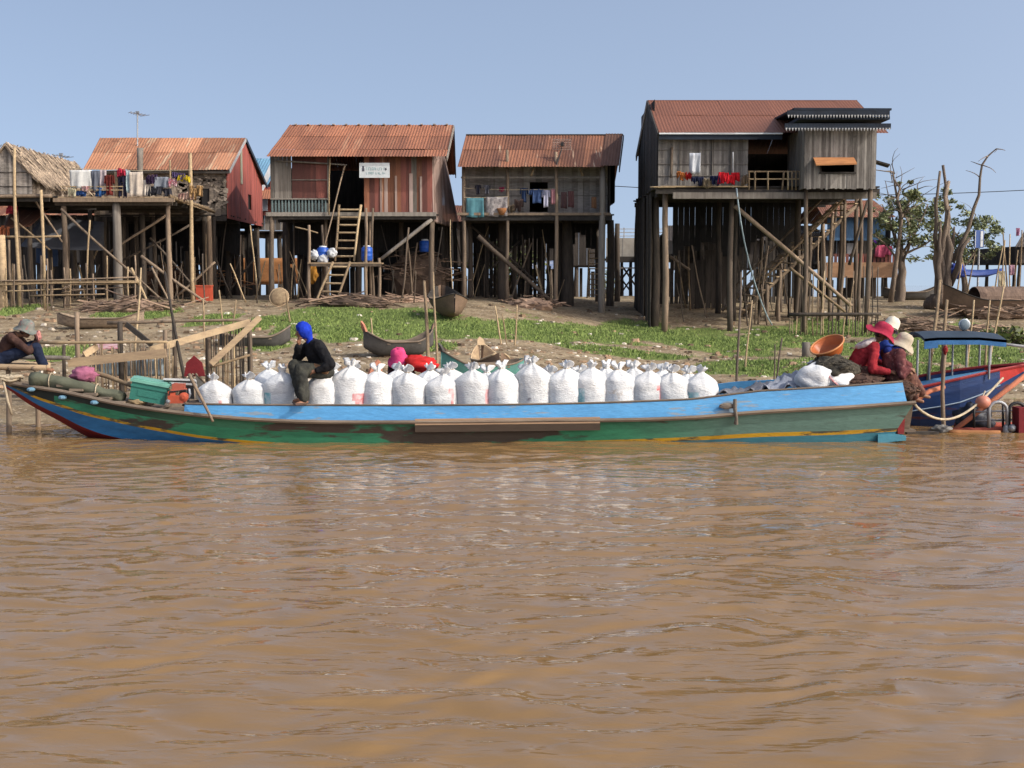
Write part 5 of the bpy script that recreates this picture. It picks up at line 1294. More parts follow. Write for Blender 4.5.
k = MB(); k.stick(at(88, 371, 21.3), at(137, 388, 21.1), .045, .035); tag(k.build('bamboo_pole', M['bamboo'], None, True), 'pale bamboo pole lying behind the tarpaulin roll', 'pole')
k = MB(); k.stick(at(189, 374, 20.2), at(213, 421.5, 19.92), .03, .022); tag(k.build('punting_pole', M['pole'], None, True), 'thin brown pole leaning out over the hull beside the first sack', 'pole')
rag('net_bundle', 'small tan bundle of netting beside the teal crate', 'net', at(136, 402, 20.8), (.3, .3, .12), cloth('tan net', (.26, .19, .11)), 9)
rag('dark_bundle', 'dark cloth bundle lying under the pump', 'bundle', at(195, 405, 20.6), (.3, .25, .14), cloth('dark rag', (.06, .05, .045)), 11)

# plank landing at the left edge
t = thing('plank_landing', 'low landing of pale poles above the mud beside the bow', 'landing', (xat(10, 22.2), 22.2, gz(xat(10, 22.2), 22.2)))
for i, (y0, Yz) in enumerate(((366.5, 21.75), (366, 22.0), (365, 22.3), (364, 22.6))):
    p, q = at(-60, y0 - 1, Yz), at(46 + 4 * (i % 2), y0 + 1.5, Yz); pole(t, p, q, .06, 'plank', 'landing_pole', .004)
for px, Yz in ((-40, 21.85), (8, 21.85), (36, 22.45), (-20, 22.5)):
    p = at(px, 368, Yz); stilt(t, p.x, p.y, p.z, .05, 'pole', zb=-.8)
for i, px in enumerate((-30, 10, 34)):
    pole(t, at(px, 368.5, 21.7), at(px, 366, 22.65), .05, 'pole', 'cross_pole', .004)
k = MB(); k.beam(at(0, 396, 22.6), at(40, 397, 22.6), .08, .05); tag(k.build('drift_plank', M['grey_wood']), 'grey plank lying on the mud under the bow', 'plank')
# ---------------------------------------------------------------- people
def remesh(k, name, m, parent, voxel, smooth_n=3, wrinkle=0.0, wscale=9.0, decimate=None):
    """one continuous skin over overlapping limb shapes"""
    o = k.build(name, m, parent)
    md = o.modifiers.new('r', 'REMESH'); md.mode = 'VOXEL'; md.voxel_size = voxel; md.use_smooth_shade = True
    if smooth_n:
        s_ = o.modifiers.new('s', 'SMOOTH'); s_.iterations = smooth_n; s_.factor = .5
    dg = bpy.context.evaluated_depsgraph_get()
    me = bpy.data.meshes.new_from_object(o.evaluated_get(dg))
    old = o.data; o.modifiers.clear(); o.data = me; bpy.data.meshes.remove(old); me.name = name
    if wrinkle:
        n = len(me.vertices); co = np.empty(n * 3); no = np.empty(n * 3)
        me.vertices.foreach_get('co', co); me.vertices.foreach_get('normal', no)
        co = co.reshape(-1, 3); no = no.reshape(-1, 3)
        d = np.array([noise.noise(Vector(c) * wscale) + .5 * noise.noise(Vector(c) * wscale * 2.3) for c in co])
        me.vertices.foreach_set('co', (co + no * (d * wrinkle)[:, None]).reshape(-1)); me.update()
    a = me.attributes.get('rnd') or me.attributes.new('rnd', 'FLOAT', 'FACE')
    if a.domain == 'FACE': a.data.foreach_set('value', [.5] * len(me.polygons))
    me.polygons.foreach_set('use_smooth', [True] * len(me.polygons))
    if not me.materials: me.materials.append(m)
    return o
def limb(k, pts, rs, n=12):
    for i in range(len(pts) - 1):
        p, q = Vector(pts[i]), Vector(pts[i + 1])
        k.tube([p, p.lerp(q, .5), q], [rs[i], (rs[i] + rs[i + 1]) / 2 * 1.02, rs[i + 1]], n)
    for p, r in zip(pts, rs): k.sphere(p, r, n, 8)
SKIN = mat('brown skin', (.25, .125, .075), (.20, .098, .058), 6, rnd=.05, rough=.55, fine=.06, bump=.05)
HAIR = mat('black hair', (.02, .016, .014), (.012, .01, .009), 12, (1, 1, 4), rnd=.1, rough=.5)
EYE = flat('dark eyes', (.03, .025, .02), .2); LIP = flat('lips', (.23, .07, .06), .5)
def hand(k, wrist, d, palm_n, curl=.5, s=1.0):
    """palm, four unequal bent fingers and a thumb; d points along the hand, palm_n out of the palm"""
    d = Vector(d).normalized(); n = Vector(palm_n); n = (n - d * n.dot(d)).normalized(); w = d.cross(n)
    pc = Vector(wrist) + d * .05 * s
    limb(k, [Vector(wrist), pc + d * .035 * s], [.028 * s, .036 * s], 10)
    for i, (off, L_) in enumerate(((-.03, .068), (-.01, .078), (.01, .073), (.029, .056))):
        p = pc + d * .03 * s + w * off * s; ang = .15 + curl * .5; pts = [p - d * .01]; q = p
        for seg in range(3):
            dd = d * math.cos(ang) + n * math.sin(ang); q = q + dd * L_ * s * (.45, .32, .26)[seg]; pts.append(q); ang += curl * .75
        limb(k, pts, [.0115 * s, .011 * s, .010 * s, .0085 * s], 8)
    th = pc - w * .03 * s - d * .01; t1 = th + (-w * .7 + d * .6 + n * .4).normalized() * .04 * s; t2 = t1 + (d * .8 + n * .5).normalized() * .03 * s
    limb(k, [th, t1, t2], [.015 * s, .013 * s, .0105 * s], 8)
def person(label, P, C, Hd, face, lat, arms, legs, shirt, trousers, base, sleeve=1.0, feet=True, hands=None, tail=1.0, scale=1.0, wr=.012, shoulder=.17, bulk=1.0):
    """P pelvis, C chest, Hd head centre; arms: (elbow, wrist, hand dir, palm normal) per side; legs: (knee, ankle, toe dir)"""
    P, C, Hd, face, lat = map(Vector, (P, C, Hd, face, lat)); lat = lat.normalized(); face = face.normalized()
    t = thing('person', label, 'person', base)
    up = (C - P).normalized(); neck = C + up * .16
    SH = [C + up * .10 - lat * shoulder, C + up * .10 + lat * shoulder]; HP = [P - lat * .10, P + lat * .10]
    fw = lat.cross(up).normalized()
    if fw.dot(face) < 0: fw = -fw
    b = MB()
    waist = P.lerp(C, .45) - fw * .01
    limb(b, [P, waist, C, neck], [.125, .115, .135, .06], 14)
    limb(b, [HP[0], HP[1]], [.11, .11]); limb(b, [SH[0], C + up * .06, SH[1]], [.062, .11, .062])
    limb(b, [neck - up * .02, Hd - Vector((0, 0, .05))], [.052, .048], 12)
    side = face.cross(Vector((0, 0, 1))).normalized(); hup = side.cross(face).normalized()
    R3 = Matrix((side, face, hup)).transposed()
    b.sphere(Hd, (.075, .095, .115), 18, 14, M=R3, fn=lambda d: 1 - .10 * max(0, -d.z) * abs(d.x))
    b.sphere(Hd + face * .035 - hup * .06, (.055, .06, .055), 12, 9, M=R3)       # jaw
    limb(b, [Hd + face * .085 + hup * .012, Hd + face * .112 - hup * .022], [.010, .017], 8)   # nose
    for s_ in (-1, 1): b.sphere(Hd + side * .077 * s_ - face * .005 - hup * .008, (.012, .02, .032), 8, 6, M=R3)   # ears
    for s_ in (0, 1):
        if arms[s_]:
            e, w_, hd, pn = arms[s_]; limb(b, [SH[s_], e, w_], [.052, .041, .028])
            hand(b, w_, hd, pn, .7)
        if legs[s_]:
            kn, an, td = legs[s_]; td = Vector(td).normalized()
            limb(b, [HP[s_], kn, Vector(kn).lerp(Vector(an), .35), an], [.092, .06, .056, .038])
            limb(b, [an + Vector((0, 0, -.03)) - td * .045, an + td * .06 - Vector((0, 0, .045)), an + td * .14 - Vector((0, 0, .058))], [.036, .036, .028], 10)
    remesh(b, 'body', SKIN, t, .0085, 2)
    # clothes: the same limbs a little thicker
    k = MB(); limb(k, [P + up * .0, waist, C, neck - up * .03], [.155 * bulk, .142 * bulk, .16 * bulk, .08 * bulk], 14); limb(k, [SH[0], C + up * .05, SH[1]], [.085 * bulk, .135 * bulk, .085 * bulk])
    for s_ in (0, 1):
        if arms[s_]:
            e, w_ = Vector(arms[s_][0]), Vector(arms[s_][1]); limb(k, [SH[s_], e, e.lerp(w_, .92 * sleeve)], [.082 * bulk, .066 * bulk, .05 * bulk])
    remesh(k, 'shirt', shirt, t, .014, 2, wr)
    k = MB(); limb(k, [HP[0] - up * .0, HP[1]], [.142 * bulk, .142 * bulk]); limb(k, [P - up * .02, P + up * .05], [.14, .14])
    for s_ in (0, 1):
        if legs[s_]:
            kn, an = Vector(legs[s_][0]), Vector(legs[s_][1]); limb(k, [HP[s_], kn, kn.lerp(an, .5), kn.lerp(an, .93)], [.122 * bulk, .09 * bulk, .082 * bulk, .07 * tail])
    remesh(k, 'trousers', trousers, t, .014, 2, wr)
    for s_ in (-1, 1):
        k = MB(); k.sphere(Hd + face * .082 + side * .032 * s_ + hup * .014, (.013, .008, .008), 8, 6, M=R3); k.build('eye', EYE, t, True)
    k = MB(); k.sphere(Hd + face * .092 - hup * .055, (.022, .008, .008), 8, 6, M=R3); k.build('mouth', LIP, t, True)
    k = MB(); k.sphere(Hd - face * .014 + hup * .018, (.086, .098, .112), 16, 12, M=R3, fn=lambda d: 1.0 if d.y < .35 or d.z > .55 else .8); k.build('hair', HAIR, t, True)
    return t, R3
def hat(t, Hd, R3, m, name='hat', brim=.17, crown=.115, h=.13, droop=.05, tilt=0.0, wav=.02):
    """cloth hat with a brim as an open lathe with thickness"""
    k = MB(); up = Vector((0, 0, .0))
    pr = [(brim, -droop), (brim * .82, -droop * .35), (crown * 1.03, .0), (crown, h * .45), (crown * .88, h * .8), (crown * .5, h), (.01, h * 1.04)]
    pr2 = [(r * .96, z - .012) for r, z in reversed(pr)]
    Mx = R3 @ Matrix.Rotation(tilt, 3, 'X')
    k.lathe(Vector(Hd) + Mx @ Vector((0, 0, .045)), pr + pr2, 26, M=Mx, cap=False, fn=lambda w, a, j: Vector((w.x, w.y * 1.06, w.z + (wav * math.sin(3 * a + 1) if abs(w.z) < droop * 1.5 and math.hypot(w.x, w.y) > crown * 1.05 else .006 * math.sin(5 * a)))))
    return k.build(name, m, t, True)
V3 = Vector
# woman with the blue headscarf, sitting on the sacks
Yw = 20.62
hd = at(302, 332, Yw - .05)
CHK = cloth('black jacket', (.018, .018, .020), (.010, .010, .012)); DKT = mat('dark speckled trousers', (.055, .055, .045), (.028, .028, .026), 9, rnd=.1, rough=.95, spec=.1, fine=.3)
t, R3 = person('person in a bright blue headscarf and black jacket sitting on the white sacks', at(322, 371, 20.68), at(316, 351, 20.64), hd, (-.93, -.25, -.25), (.55, -.83, 0),
    [(at(297, 358, 20.75), at(299, 345, 20.55), (.05, -.1, 1), (.6, -.5, 0)), (at(331, 365, 20.30), at(317, 371, 20.3), (-1, .2, -.15), (0, .3, -1))],
    [(at(294, 366, 20.60), at(302, 397, 20.3), (-.8, -.5, 0)), (at(301, 370, 20.28), at(304, 400, 20.06), (-.7, -.6, 0))], CHK, DKT, at(322, 375, 20.68), sleeve=.98, tail=1.25, bulk=1.2, wr=.02)
k = MB(); BL = cloth('bright blue headscarf', (.015, .045, .44), (.010, .028, .28), 7)
k.sphere(hd + R3 @ Vector((0, -.03, .025)), (.13, .142, .148), 22, 16, M=R3, fn=lambda d: (1 + .05 * noise.noise((d.x * 4, d.y * 4, d.z * 4)) + .025 * math.sin(9 * d.z + 3 * d.x)) * (1 if d.y < .62 or d.z > .45 else .82))
limb(k, [hd + R3 @ Vector((0, -.08, -.04)), hd + R3 @ Vector((.0, -.08, -.16)), hd + R3 @ Vector((0, -.06, -.29))], [.085, .06, .03], 12)
remesh(k, 'headscarf', BL, t, .012, 1, .006, 14)
k = MB(); limb(k, [at(314, 366, 20.42), at(326, 371, 20.36)], [.055, .06]); remesh(k, 'waist_cloth', cloth('tan patterned sash', (.28, .16, .085), (.10, .055, .035), 22), t, .014, 1, .01)
for s_, p in ((0, at(302, 401, 20.27)), (1, at(303, 402.5, 20.03))):
    k = MB(); k.box(p + Vector((-.04, -.03, -.015)), (.22, .09, .025), .65); k.build('sandal', flat('brown sandal', (.10, .06, .045)), t)
# man in the patterned hat at the edge
Ym = 22.0
hd = at(25.5, 331, Ym)
t, R3 = person('person in a patterned bucket hat and brown jacket sitting hunched on the pale poles', at(2, 359, Ym), at(11, 342, Ym), hd, (.95, -.22, -.28), (.12, -.99, 0),
    [(at(31, 351, Ym + .2), at(37, 339, Ym + .06), (-.15, -.2, .9), (-.9, 0, 0)), (at(29, 351, Ym - .25), at(38, 341, Ym - .08), (-.1, .2, .9), (-.9, 0, 0))],
    [(at(34, 345, Ym + .16), at(45, 366, Ym + .14), (1, 0, -.1)), (at(36, 347, Ym - .16), at(43, 366.5, Ym - .14), (1, 0, -.1))], mat('maroon brown jacket', (.072, .040, .032), (.04, .022, .02), 7, rnd=.1, rough=.95, fine=.3, spec=.1), cloth('navy trousers', (.02, .028, .055), (.012, .016, .034)), at(2, 366, Ym), wr=.016)
hat(t, hd, R3, mat('patterned grey hat cloth', (.20, .19, .17), (.09, .12, .11), 9, rnd=.1, spot=.56, spot_c=(.25, .10, .09), spot_s=9, rough=.95), brim=.20, crown=.13, h=.16, droop=.035)
rag('pink_rag', 'small pink rag hanging at the knees of the hunched person', 'rag', at(38.5, 336, Ym - .18), (.08, .08, .17), cloth('pink rag', (.50, .22, .2)), 5)
# woman in pink hat behind the sacks
Yp_ = 22.15
hd = at(399, 359.5, Yp_)
t, R3 = person('person in a pink brimmed hat crouching behind the rear row of sacks', at(404, 398, Yp_ + .1), at(402, 379, Yp_ + .03), hd, (-.3, -.85, -.35), (.95, -.2, 0),
    [(at(392, 385, Yp_ - .1), at(394, 379, Yp_ - .38), (.3, -1, 0), (0, 0, -1)), (at(414, 384, Yp_ - .1), at(408, 381, Yp_ - .38), (-.3, -1, 0), (0, 0, -1))],
    [(at(394, 387, Yp_ - .32), at(394, 402, Yp_ - .2), (0, -1, 0)), (at(410, 387, Yp_ - .32), at(410, 402, Yp_ - .2), (0, -1, 0))], cloth('dark brown blouse', (.05, .022, .025)), cloth('black skirt cloth', (.02, .02, .025)), at(404, 405, Yp_ + .1))
hat(t, hd, R3, cloth('hot pink hat', (.55, .06, .17), (.40, .04, .12)), brim=.21, crown=.135, h=.17, droop=.09)
k = MB(); limb(k, [at(391, 360, Yp_ + .1), at(391, 372, Yp_ + .1), at(390, 382, Yp_ + .08)], [.05, .06, .05]); limb(k, [at(399, 357, Yp_ + .12), at(399, 378, Yp_ + .14)], [.08, .09]); remesh(k, 'neck_scarf', cloth('dark scarf', (.03, .02, .022)), t, .014, 1, .008)
rag('red_bundle', 'bright red cloth bundle beside the pink hat', 'bundle', at(419, 364, Yp_ - .1), (.62, .4, .26), cloth('red cloth', (.52, .03, .03), (.36, .02, .02)), 2)
# three at the stern
Yr = 20.95
RED = cloth('red jumper', (.30, .028, .036), (.19, .018, .024)); BRN = mat('brown patterned skirt cloth', (.16, .07, .05), (.055, .026, .022), 16, rnd=.1, rough=.95, spot=.58, spot_c=(.30, .16, .10), spot_s=14, fine=.3)
hd = at(881, 334, Yr)
t, R3 = person('person in a red jumper and wide crimson hat bending over the nets at the stern', at(851, 373, Yr + .05), at(866, 352, Yr), hd, (.85, -.25, -.5), (.2, -.98, 0),
    [(at(876, 362, Yr + .35), at(890, 371, Yr + .25), (1, -.2, -.3), (0, 0, -1)), (at(872, 369, Yr - .32), at(889, 372, Yr - .32), (1, .1, -.1), (0, 0, -1))],
    [(at(881, 371, Yr + .18), at(886, 388, Yr + .15), (1, 0, 0)), (at(878, 373, Yr - .2), at(872, 390, Yr - .2), (1, -.2, 0))], RED, BRN, at(851, 382, Yr + .05), bulk=1.15, wr=.018)
hat(t, hd, R3, cloth('crimson hat', (.36, .035, .07), (.27, .025, .05)), brim=.27, crown=.15, h=.16, droop=.05, wav=.03)
k = MB(); c = V3((0, 0, 0)); nk = at(868, 343.5, Yr)
k.tube([nk + Vector((-.04, 0, 0)) + Vector((math.cos(a) * .13, math.sin(a) * .15, .03 * math.sin(a + 2) + .03 * math.cos(a))) for a in [2 * PI * i / 14 for i in range(15)]], .05, 10); limb(k, [nk + Vector((.03, -.14, -.02)), nk + Vector((.05, -.16, -.12))], [.045, .05])
remesh(k, 'neck_towel', cloth('pale towel', (.62, .55, .52), (.50, .42, .40)), t, .014, 1, .008)
hd = at(902, 344.5, Yr - .02)
BP = mat('brown red patterned blouse', (.16, .055, .055), (.07, .028, .03), 15, rnd=.1, rough=.95, spot=.58, spot_c=(.30, .15, .13), spot_s=15, fine=.3, spec=.1)
t, R3 = person('person in a beige sun hat and brown patterned blouse sitting at the stern end', at(893, 378, Yr - .1), at(893, 360, Yr - .1), hd, (.80, -.35, -.45), (.4, -.92, 0),
    [(at(908, 366, Yr + .2), at(903, 374, Yr + .1), (-.2, -.3, -.6), (0, 0, -1)), (at(902, 375, Yr - .42), at(909, 369, Yr - .40), (.8, .3, -.2), (0, .2, -1))],
    [(at(911, 377, Yr + .1), at(921, 393, Yr + .1), (1, 0, -.1)), (at(910, 378, Yr - .25), at(914, 397, Yr - .2), (.9, -.3, -.1))], BP, BRN, at(893, 386, Yr - .1), tail=1.35, bulk=1.15, wr=.018)
hat(t, hd, R3, cloth('beige hat', (.46, .40, .31), (.36, .31, .24)), brim=.22, crown=.13, h=.16, droop=.08)
k = MB(); k.tube([at(897, 349, Yr - .02) + Vector((math.cos(a) * .11, math.sin(a) * .12, .03 * math.cos(a))) for a in [2 * PI * i / 12 for i in range(13)]], .06, 10); k.sphere(at(888, 350, Yr - .08), (.09, .09, .08), 10, 8)
remesh(k, 'neck_scarf', cloth('blue scarf', (.03, .05, .24)), t, .014, 1, .008)
hd = at(889, 330, Yr + .75)
t, R3 = person('person in a white sun hat sitting behind the crimson hat at the stern', at(884, 372, Yr + .8), at(886, 350, Yr + .8), hd, (.9, .3, -.2), (-.3, -.95, 0),
    [(at(896, 362, Yr + 1.0), at(905, 370, Yr + 1.0), (1, 0, 0), (0, 0, -1)), (at(893, 363, Yr + .55), at(904, 371, Yr + .6), (1, 0, 0), (0, 0, -1))],
    [(at(905, 373, Yr + .9), at(906, 392, Yr + .9), (1, 0, 0)), (at(904, 374, Yr + .7), at(906, 392, Yr + .7), (1, 0, 0))], cloth('blue shirt', (.03, .06, .26)), cloth('dark trousers', (.03, .03, .035)), at(884, 382, Yr + .8))
hat(t, hd, R3, cloth('cream hat', (.62, .58, .48), (.52, .48, .40)), brim=.16, crown=.125, h=.20, droop=.02, tilt=-.35)

# ---------------------------------------------------------------- gear at the stern
t = thing('plastic_basin', 'large orange plastic basin tipped on the nets at the stern', 'basin', at(832, 358, 21.0)); m_b = flat('orange plastic', (.52, .14, .04), .4)
Mb = Matrix.Rotation(math.radians(-28), 3, 'Y') @ Matrix.Rotation(math.radians(18), 3, 'X')
cb = at(831, 354, 21.05)
pr = [(.02, 0), (.20, 0), (.235, .06), (.275, .17), (.295, .19), (.29, .20), (.265, .175), (.22, .07), (.19, .02), (.02, .018)]
k = MB(); k.lathe(cb, pr, 28, M=Mb, cap=False); k.build('basin_bowl', m_b, t, True)
k = MB(); k.tube([cb + Mb @ Vector((math.cos(a) * .292, math.sin(a) * .292, .195)) for a in [2 * PI * i / 28 for i in range(29)]], .016, 6); k.build('rim', flat('pale orange rim', (.62, .26, .10), .4), t, True)
def net_heap(name, label, c, size, m, seed, cat='net', n_strands=60):
    k = MB(); f = lambda d: 1 + .30 * noise.noise((d.x * 2 + seed, d.y * 2, d.z * 2)) + .13 * noise.noise((d.x * 6, d.y * 6 + seed, d.z * 6)) + .05 * noise.noise((d.x * 15, d.y * 15, d.z * 15))
    t = thing(name, label, cat, Vector(c) - Vector((0, 0, size[2] / 2)))
    k.sphere(c, (size[0] / 2, size[1] / 2, size[2] / 2), 34, 20, fn=f); k.build('net_mass', m, t, True)
    k = MB()
    for _ in range(n_strands):
        d = Vector((random.gauss(0, 1), random.gauss(0, 1) - .4, abs(random.gauss(0, .8)))).normalized(); pts = []
        for s_ in range(5):
            d2 = (d + Vector((random.uniform(-.2, .2), random.uniform(-.2, .2), random.uniform(-.2, .1))) * s_ * .5).normalized(); r = f(d2) * 1.02
            pts.append(Vector(c) + Vector((d2.x * size[0] / 2, d2.y * size[1] / 2, d2.z * size[2] / 2)) * r)
        k.tube(pts, .008, 4)
    k.build('net_cord', m, t)
    return t
NETB = mat('brown fishing net', (.17, .095, .065), (.065, .038, .03), 13, rnd=.6, fine=.5, bump=.9, rough=.95)
NETG = mat('olive grey fishing net', (.13, .115, .085), (.055, .048, .038), 13, rnd=.6, fine=.5, bump=.9, rough=.95)
net_heap('net_heap', 'heap of red brown fishing net under the person in red', at(853, 384, 20.7), (1.0, .9, .40), NETB, 4)
net_heap('net_heap', 'heap of olive grey net below the orange basin', at(833, 369, 20.75), (.75, .9, .45), NETG, 8)
net_heap('net_heap', 'red brown net hanging over the stern below the beige hat', at(900, 390, 20.65), (.55, .6, .34), NETB, 14)
t = thing('slack_sack', 'slack white sack with a red band slumped by the net heap', 'sack', at(837, 386, 20.55), 'slack sacks at the stern'); k = MB(); k.sphere(at(836, 380, 20.5), (.30, .26, .2), 26, 16, fn=lambda d: 1 + .22 * noise.noise((d.x * 2 + 5, d.y * 2, d.z * 2)) + .06 * noise.noise((d.x * 7, d.y * 7, d.z * 7))); k.build('sack_body', M['sack'], t, True)
k = MB(); k.tube([at(829, 376, 20.28), at(833, 381, 20.21), at(839, 386, 20.25)], .015, 5); k.build('red_band', M['red_ink'], t)
t = thing('slack_sack', 'peaked slack white sack next to the folded grey tarpaulin', 'sack', at(815, 388, 20.5), 'slack sacks at the stern'); k = MB(); k.sphere(at(817, 381, 20.5), (.36, .28, .24), 26, 16, fn=lambda d: 1 + .25 * noise.noise((d.x * 2 + 1, d.y * 2, d.z * 2)) + .25 * max(0, d.z) ** 3 + .06 * noise.noise((d.x * 7, d.y * 7, d.z * 7))); k.build('sack_body', M['sack'], t, True)
def crumple(name, label, cat, pts, m, amp=.12, seed=0):
    a, b, c, d = map(Vector, pts); P = []
    for j in range(15):
        row = []
        for i in range(23):
            u, v = i / 22, j / 14; p = a.lerp(b, u).lerp(d.lerp(c, u), v)
            p.z += amp * (noise.noise((u * 4 + seed, v * 3, seed)) + .5 * noise.noise((u * 10, v * 8 + seed, 3)) + .25 * abs(noise.noise((u * 21, v * 15, seed)))); row.append(p)
        P.append(row)
    k = MB(); k.grid(P, (0, 0, -.015)); return tag(k.build(name, m, None, True), label, cat)
crumple('plastic_sheet', 'crumpled silver grey plastic sheet heaped before the slack sacks', 'plastic sheet', (at(756, 390, 20.5), at(812, 388, 20.4), at(823, 363, 21.5), at(786, 374, 21.6)), mat('silver grey plastic', (.36, .38, .43), (.19, .20, .24), 4, rnd=.2, rough=.35, bump=.5), .16, 3)
crumple('plastic_sheet', 'flat dark grey plastic sheet beside the last sack', 'plastic sheet', (at(716, 395, 20.5), at(770, 391, 20.4), at(776, 382, 21.6), at(745, 388, 21.6)), mat('dark grey plastic', (.13, .13, .145), (.07, .07, .08), 4, rnd=.2, rough=.35, bump=.5), .10, 6)
rag('white_cloth', 'small white rag lying on the grey plastic sheet', 'rag', at(814, 364, 21.0), (.2, .2, .12), cloth('white rag', (.6, .6, .6)), 4)
# ---------------------------------------------------------------- small boats on the bank
def canoe(label, c, yaw, L=4.0, beam=.95, depth=.42, rise=(.35, .45), outer=None, inner=None, stem=None, thwarts=2, name='wooden_canoe', group='small boats drawn up on the bank', roll=0.0, pitch=0.0, flatb=.5, mid=None):
    """lofted double-skinned hull; the bow is at +x"""
    t = thing(name, label, 'boat', c, group)
    Mx = Matrix.Rotation(yaw, 3, 'Z') @ Matrix.Rotation(pitch, 3, 'Y') @ Matrix.Rotation(roll, 3, 'X')
    def sec(s, inset):
        x = (s - .5) * L; e = abs(2 * s - 1); w = max(.02, beam / 2 * (1 - e ** 2.6) ** .75 - inset)
        up = rise[1] if s > .5 else rise[0]
        sh = depth + up * max(0, e - .35) ** 1.6 / .65 ** 1.6; ke = up * .75 * max(0, e - .55) ** 1.4 / .45 ** 1.4 * 1.0 + inset
        ke = min(ke, sh - .04)
        pts = []
        for j in range(9):
            f = -1 + 2 * j / 8; a = abs(f) ** .62 * (1 if f > 0 else -1)
            pts.append(Vector((x * (1 - inset * .05), a * w, ke + (sh - ke) * abs(f) ** (1 / flatb))))
        return pts
    N_ = 30
    def skin(inset):
        return [[c + Mx @ p for p in sec(i / N_, inset)] for i in range(N_ + 1)]
    k = MB(); o, n = skin(0), skin(.035)
    k.grid(o, None, .5, 0); k.grid([r[::-1] for r in n[1:-1]], None, .5, 1)
    for j in (0, 8):
        for i in range(1, N_ - 1): k.add([o[i][j], o[i + 1][j], n[i + 1][j], n[i][j]], [(0, 1, 2, 3)], .5, 1)
    k.build('hull', [outer, inner or M['inside']], t, True)
    k = MB(); k.tube([r[0] for r in o[1:]], .022, 5); k.build('gunwale', inner or M['inside'], t, True); k = MB(); k.tube([r[8] for r in o[1:]], .022, 5); k.build('gunwale', inner or M['inside'], t, True)
    for i in range(thwarts):
        s = .3 + .4 * i / max(1, thwarts - 1); k = MB(); a, b = sec(s, .02)[0], sec(s, .02)[8]
        k.beam(c + Mx @ (a - Vector((0, 0, .05))), c + Mx @ (b - Vector((0, 0, .05))), .16, .03, up=Mx @ Vector((0, 0, 1))); k.build('thwart', M['inside'], t)
    for (end, mm, h, w0) in (stem or []):
        s = sec(1.0 if end > 0 else 0.0, 0); tip = s[0]; k = MB(); x = tip.x - .02 * end
        k.prism([c + Mx @ Vector((x, -w0, tip.z - .05)), c + Mx @ Vector((x, w0, tip.z - .05)), c + Mx @ Vector((x + .06 * end, w0 * .75, tip.z + h * .6)), c + Mx @ Vector((x + .1 * end, 0, tip.z + h)), c + Mx @ Vector((x + .06 * end, -w0 * .75, tip.z + h * .6))], Mx @ Vector((-.05 * end, 0, 0)))
        k.build('stem_plate', mm, t)
    return t
DKH = mat('dark grey boat timber', (.085, .08, .075), (.045, .043, .04), 2.2, rnd=.15); BRH = mat('brown boat timber', (.19, .125, .085), (.11, .075, .052), 2.2, rnd=.15)
m_stem = mat('orange pink stem paint', (.48, .20, .13), (.34, .15, .10), 5, rnd=.1); m_dred = mat('dark red prow paint', (.20, .02, .025), (.14, .015, .02), 5, rnd=.1)
p = gp(399, 357); canoe('dark canoe with an orange pink stem lying on the grass behind the pink hat', G(p.x, p.y) + V3((0, 0, .02)), PI + .5, 1.95, .8, .36, (.34, .32), DKH, M['inside'], [(1, m_stem, .22, .12), (-1, BRH, .14, .05)])
p = gp(350, 372); canoe('brown canoe with a broad orange stem plate pointing along the rear row of sacks', V3((xat(350, 25.6), 25.6, gz(xat(350, 25.6), 25.6) - .02)), -.8, 1.7, .7, .38, (.2, .22), BRH, M['inside'], [(1, m_stem, .26, .17)])
m_teal2 = mat('teal boat paint', (.10, .27, .24), (.07, .19, .17), 3, rnd=.1)
canoe('canoe with a teal gunwale and an upturned dark bow near the short stakes', V3((xat(483, 27.2), 27.2, gz(xat(483, 27.2), 27.2) + .05)), PI + .45, 2.0, .85, .40, (.12, .34), m_teal2, M['inside'], [(1, DKH, .16, .08)])
canoe('upturned peaked boat prow of tan boards behind the teal canoe', V3((xat(490, 28.6), 28.6, gz(xat(490, 28.6), 28.6) + .1)), 1.9, 1.5, .8, .3, (.2, .35), BRH, M['plank'], [(1, M['plank'], .15, .1)])
p = gp(446, 321); canoe('brown canoe on the grass slope with its hollow end towards the river', G(p.x, p.y + 1.0) + V3((0, 0, .06)), -1.35, 2.6, 1.25, .55, (.3, .28), BRH, M['dark_wood'], [], 1, pitch=.10)
p = gp(266, 348); canoe('grey half sunken canoe in the weeds behind the first sacks', G(p.x - .3, p.y) + V3((0, 0, -.05)), .15, 1.9, .7, .32, (.15, .3), DKH, M['inside'], [], 2)
canoe('dark hulled boat whose tall dark red prow rises behind the first sack', V3((xat(196, 23.9), 23.9, -.05)), -PI / 2 + .2, 2.4, .8, .45, (.25, .55), DKH, M['inside'], [(1, m_dred, .34, .19)])
p = gp(992, 319); t = canoe('big brown boat with a rounded woven roof drawn up beneath the rag poles', G(p.x + .5, p.y + .6) + V3((0, 0, .02)), PI + .12, 4.6, 1.7, .62, (.5, .62), BRH, M['dark_wood'], [], 0)
k = MB(); c = G(p.x + .9, p.y + .6) + V3((0, 0, .62)); P = []
for i in range(15):
    P.append([c + Vector((-1.4 + 2.8 * i / 14 , -.72 * math.cos(PI * j / 10), .52 * math.sin(PI * j / 10) + .015 * (i % 2))) for j in range(11)])
k.grid(P, (0, 0, -.03)); k.build('woven_roof', mat('plaited bamboo roof', (.22, .15, .11), (.12, .08, .06), 4, (4, 1, 1), rnd=.4, bump=.8), t)
p = gp(912, 300); canoe('dark dugout lying at the foot of the leafy tree', G(p.x - .1, p.y) + V3((0, 0, .0)), .1, 2.6, .75, .36, (.25, .3), DKH, M['inside'], [], 1)
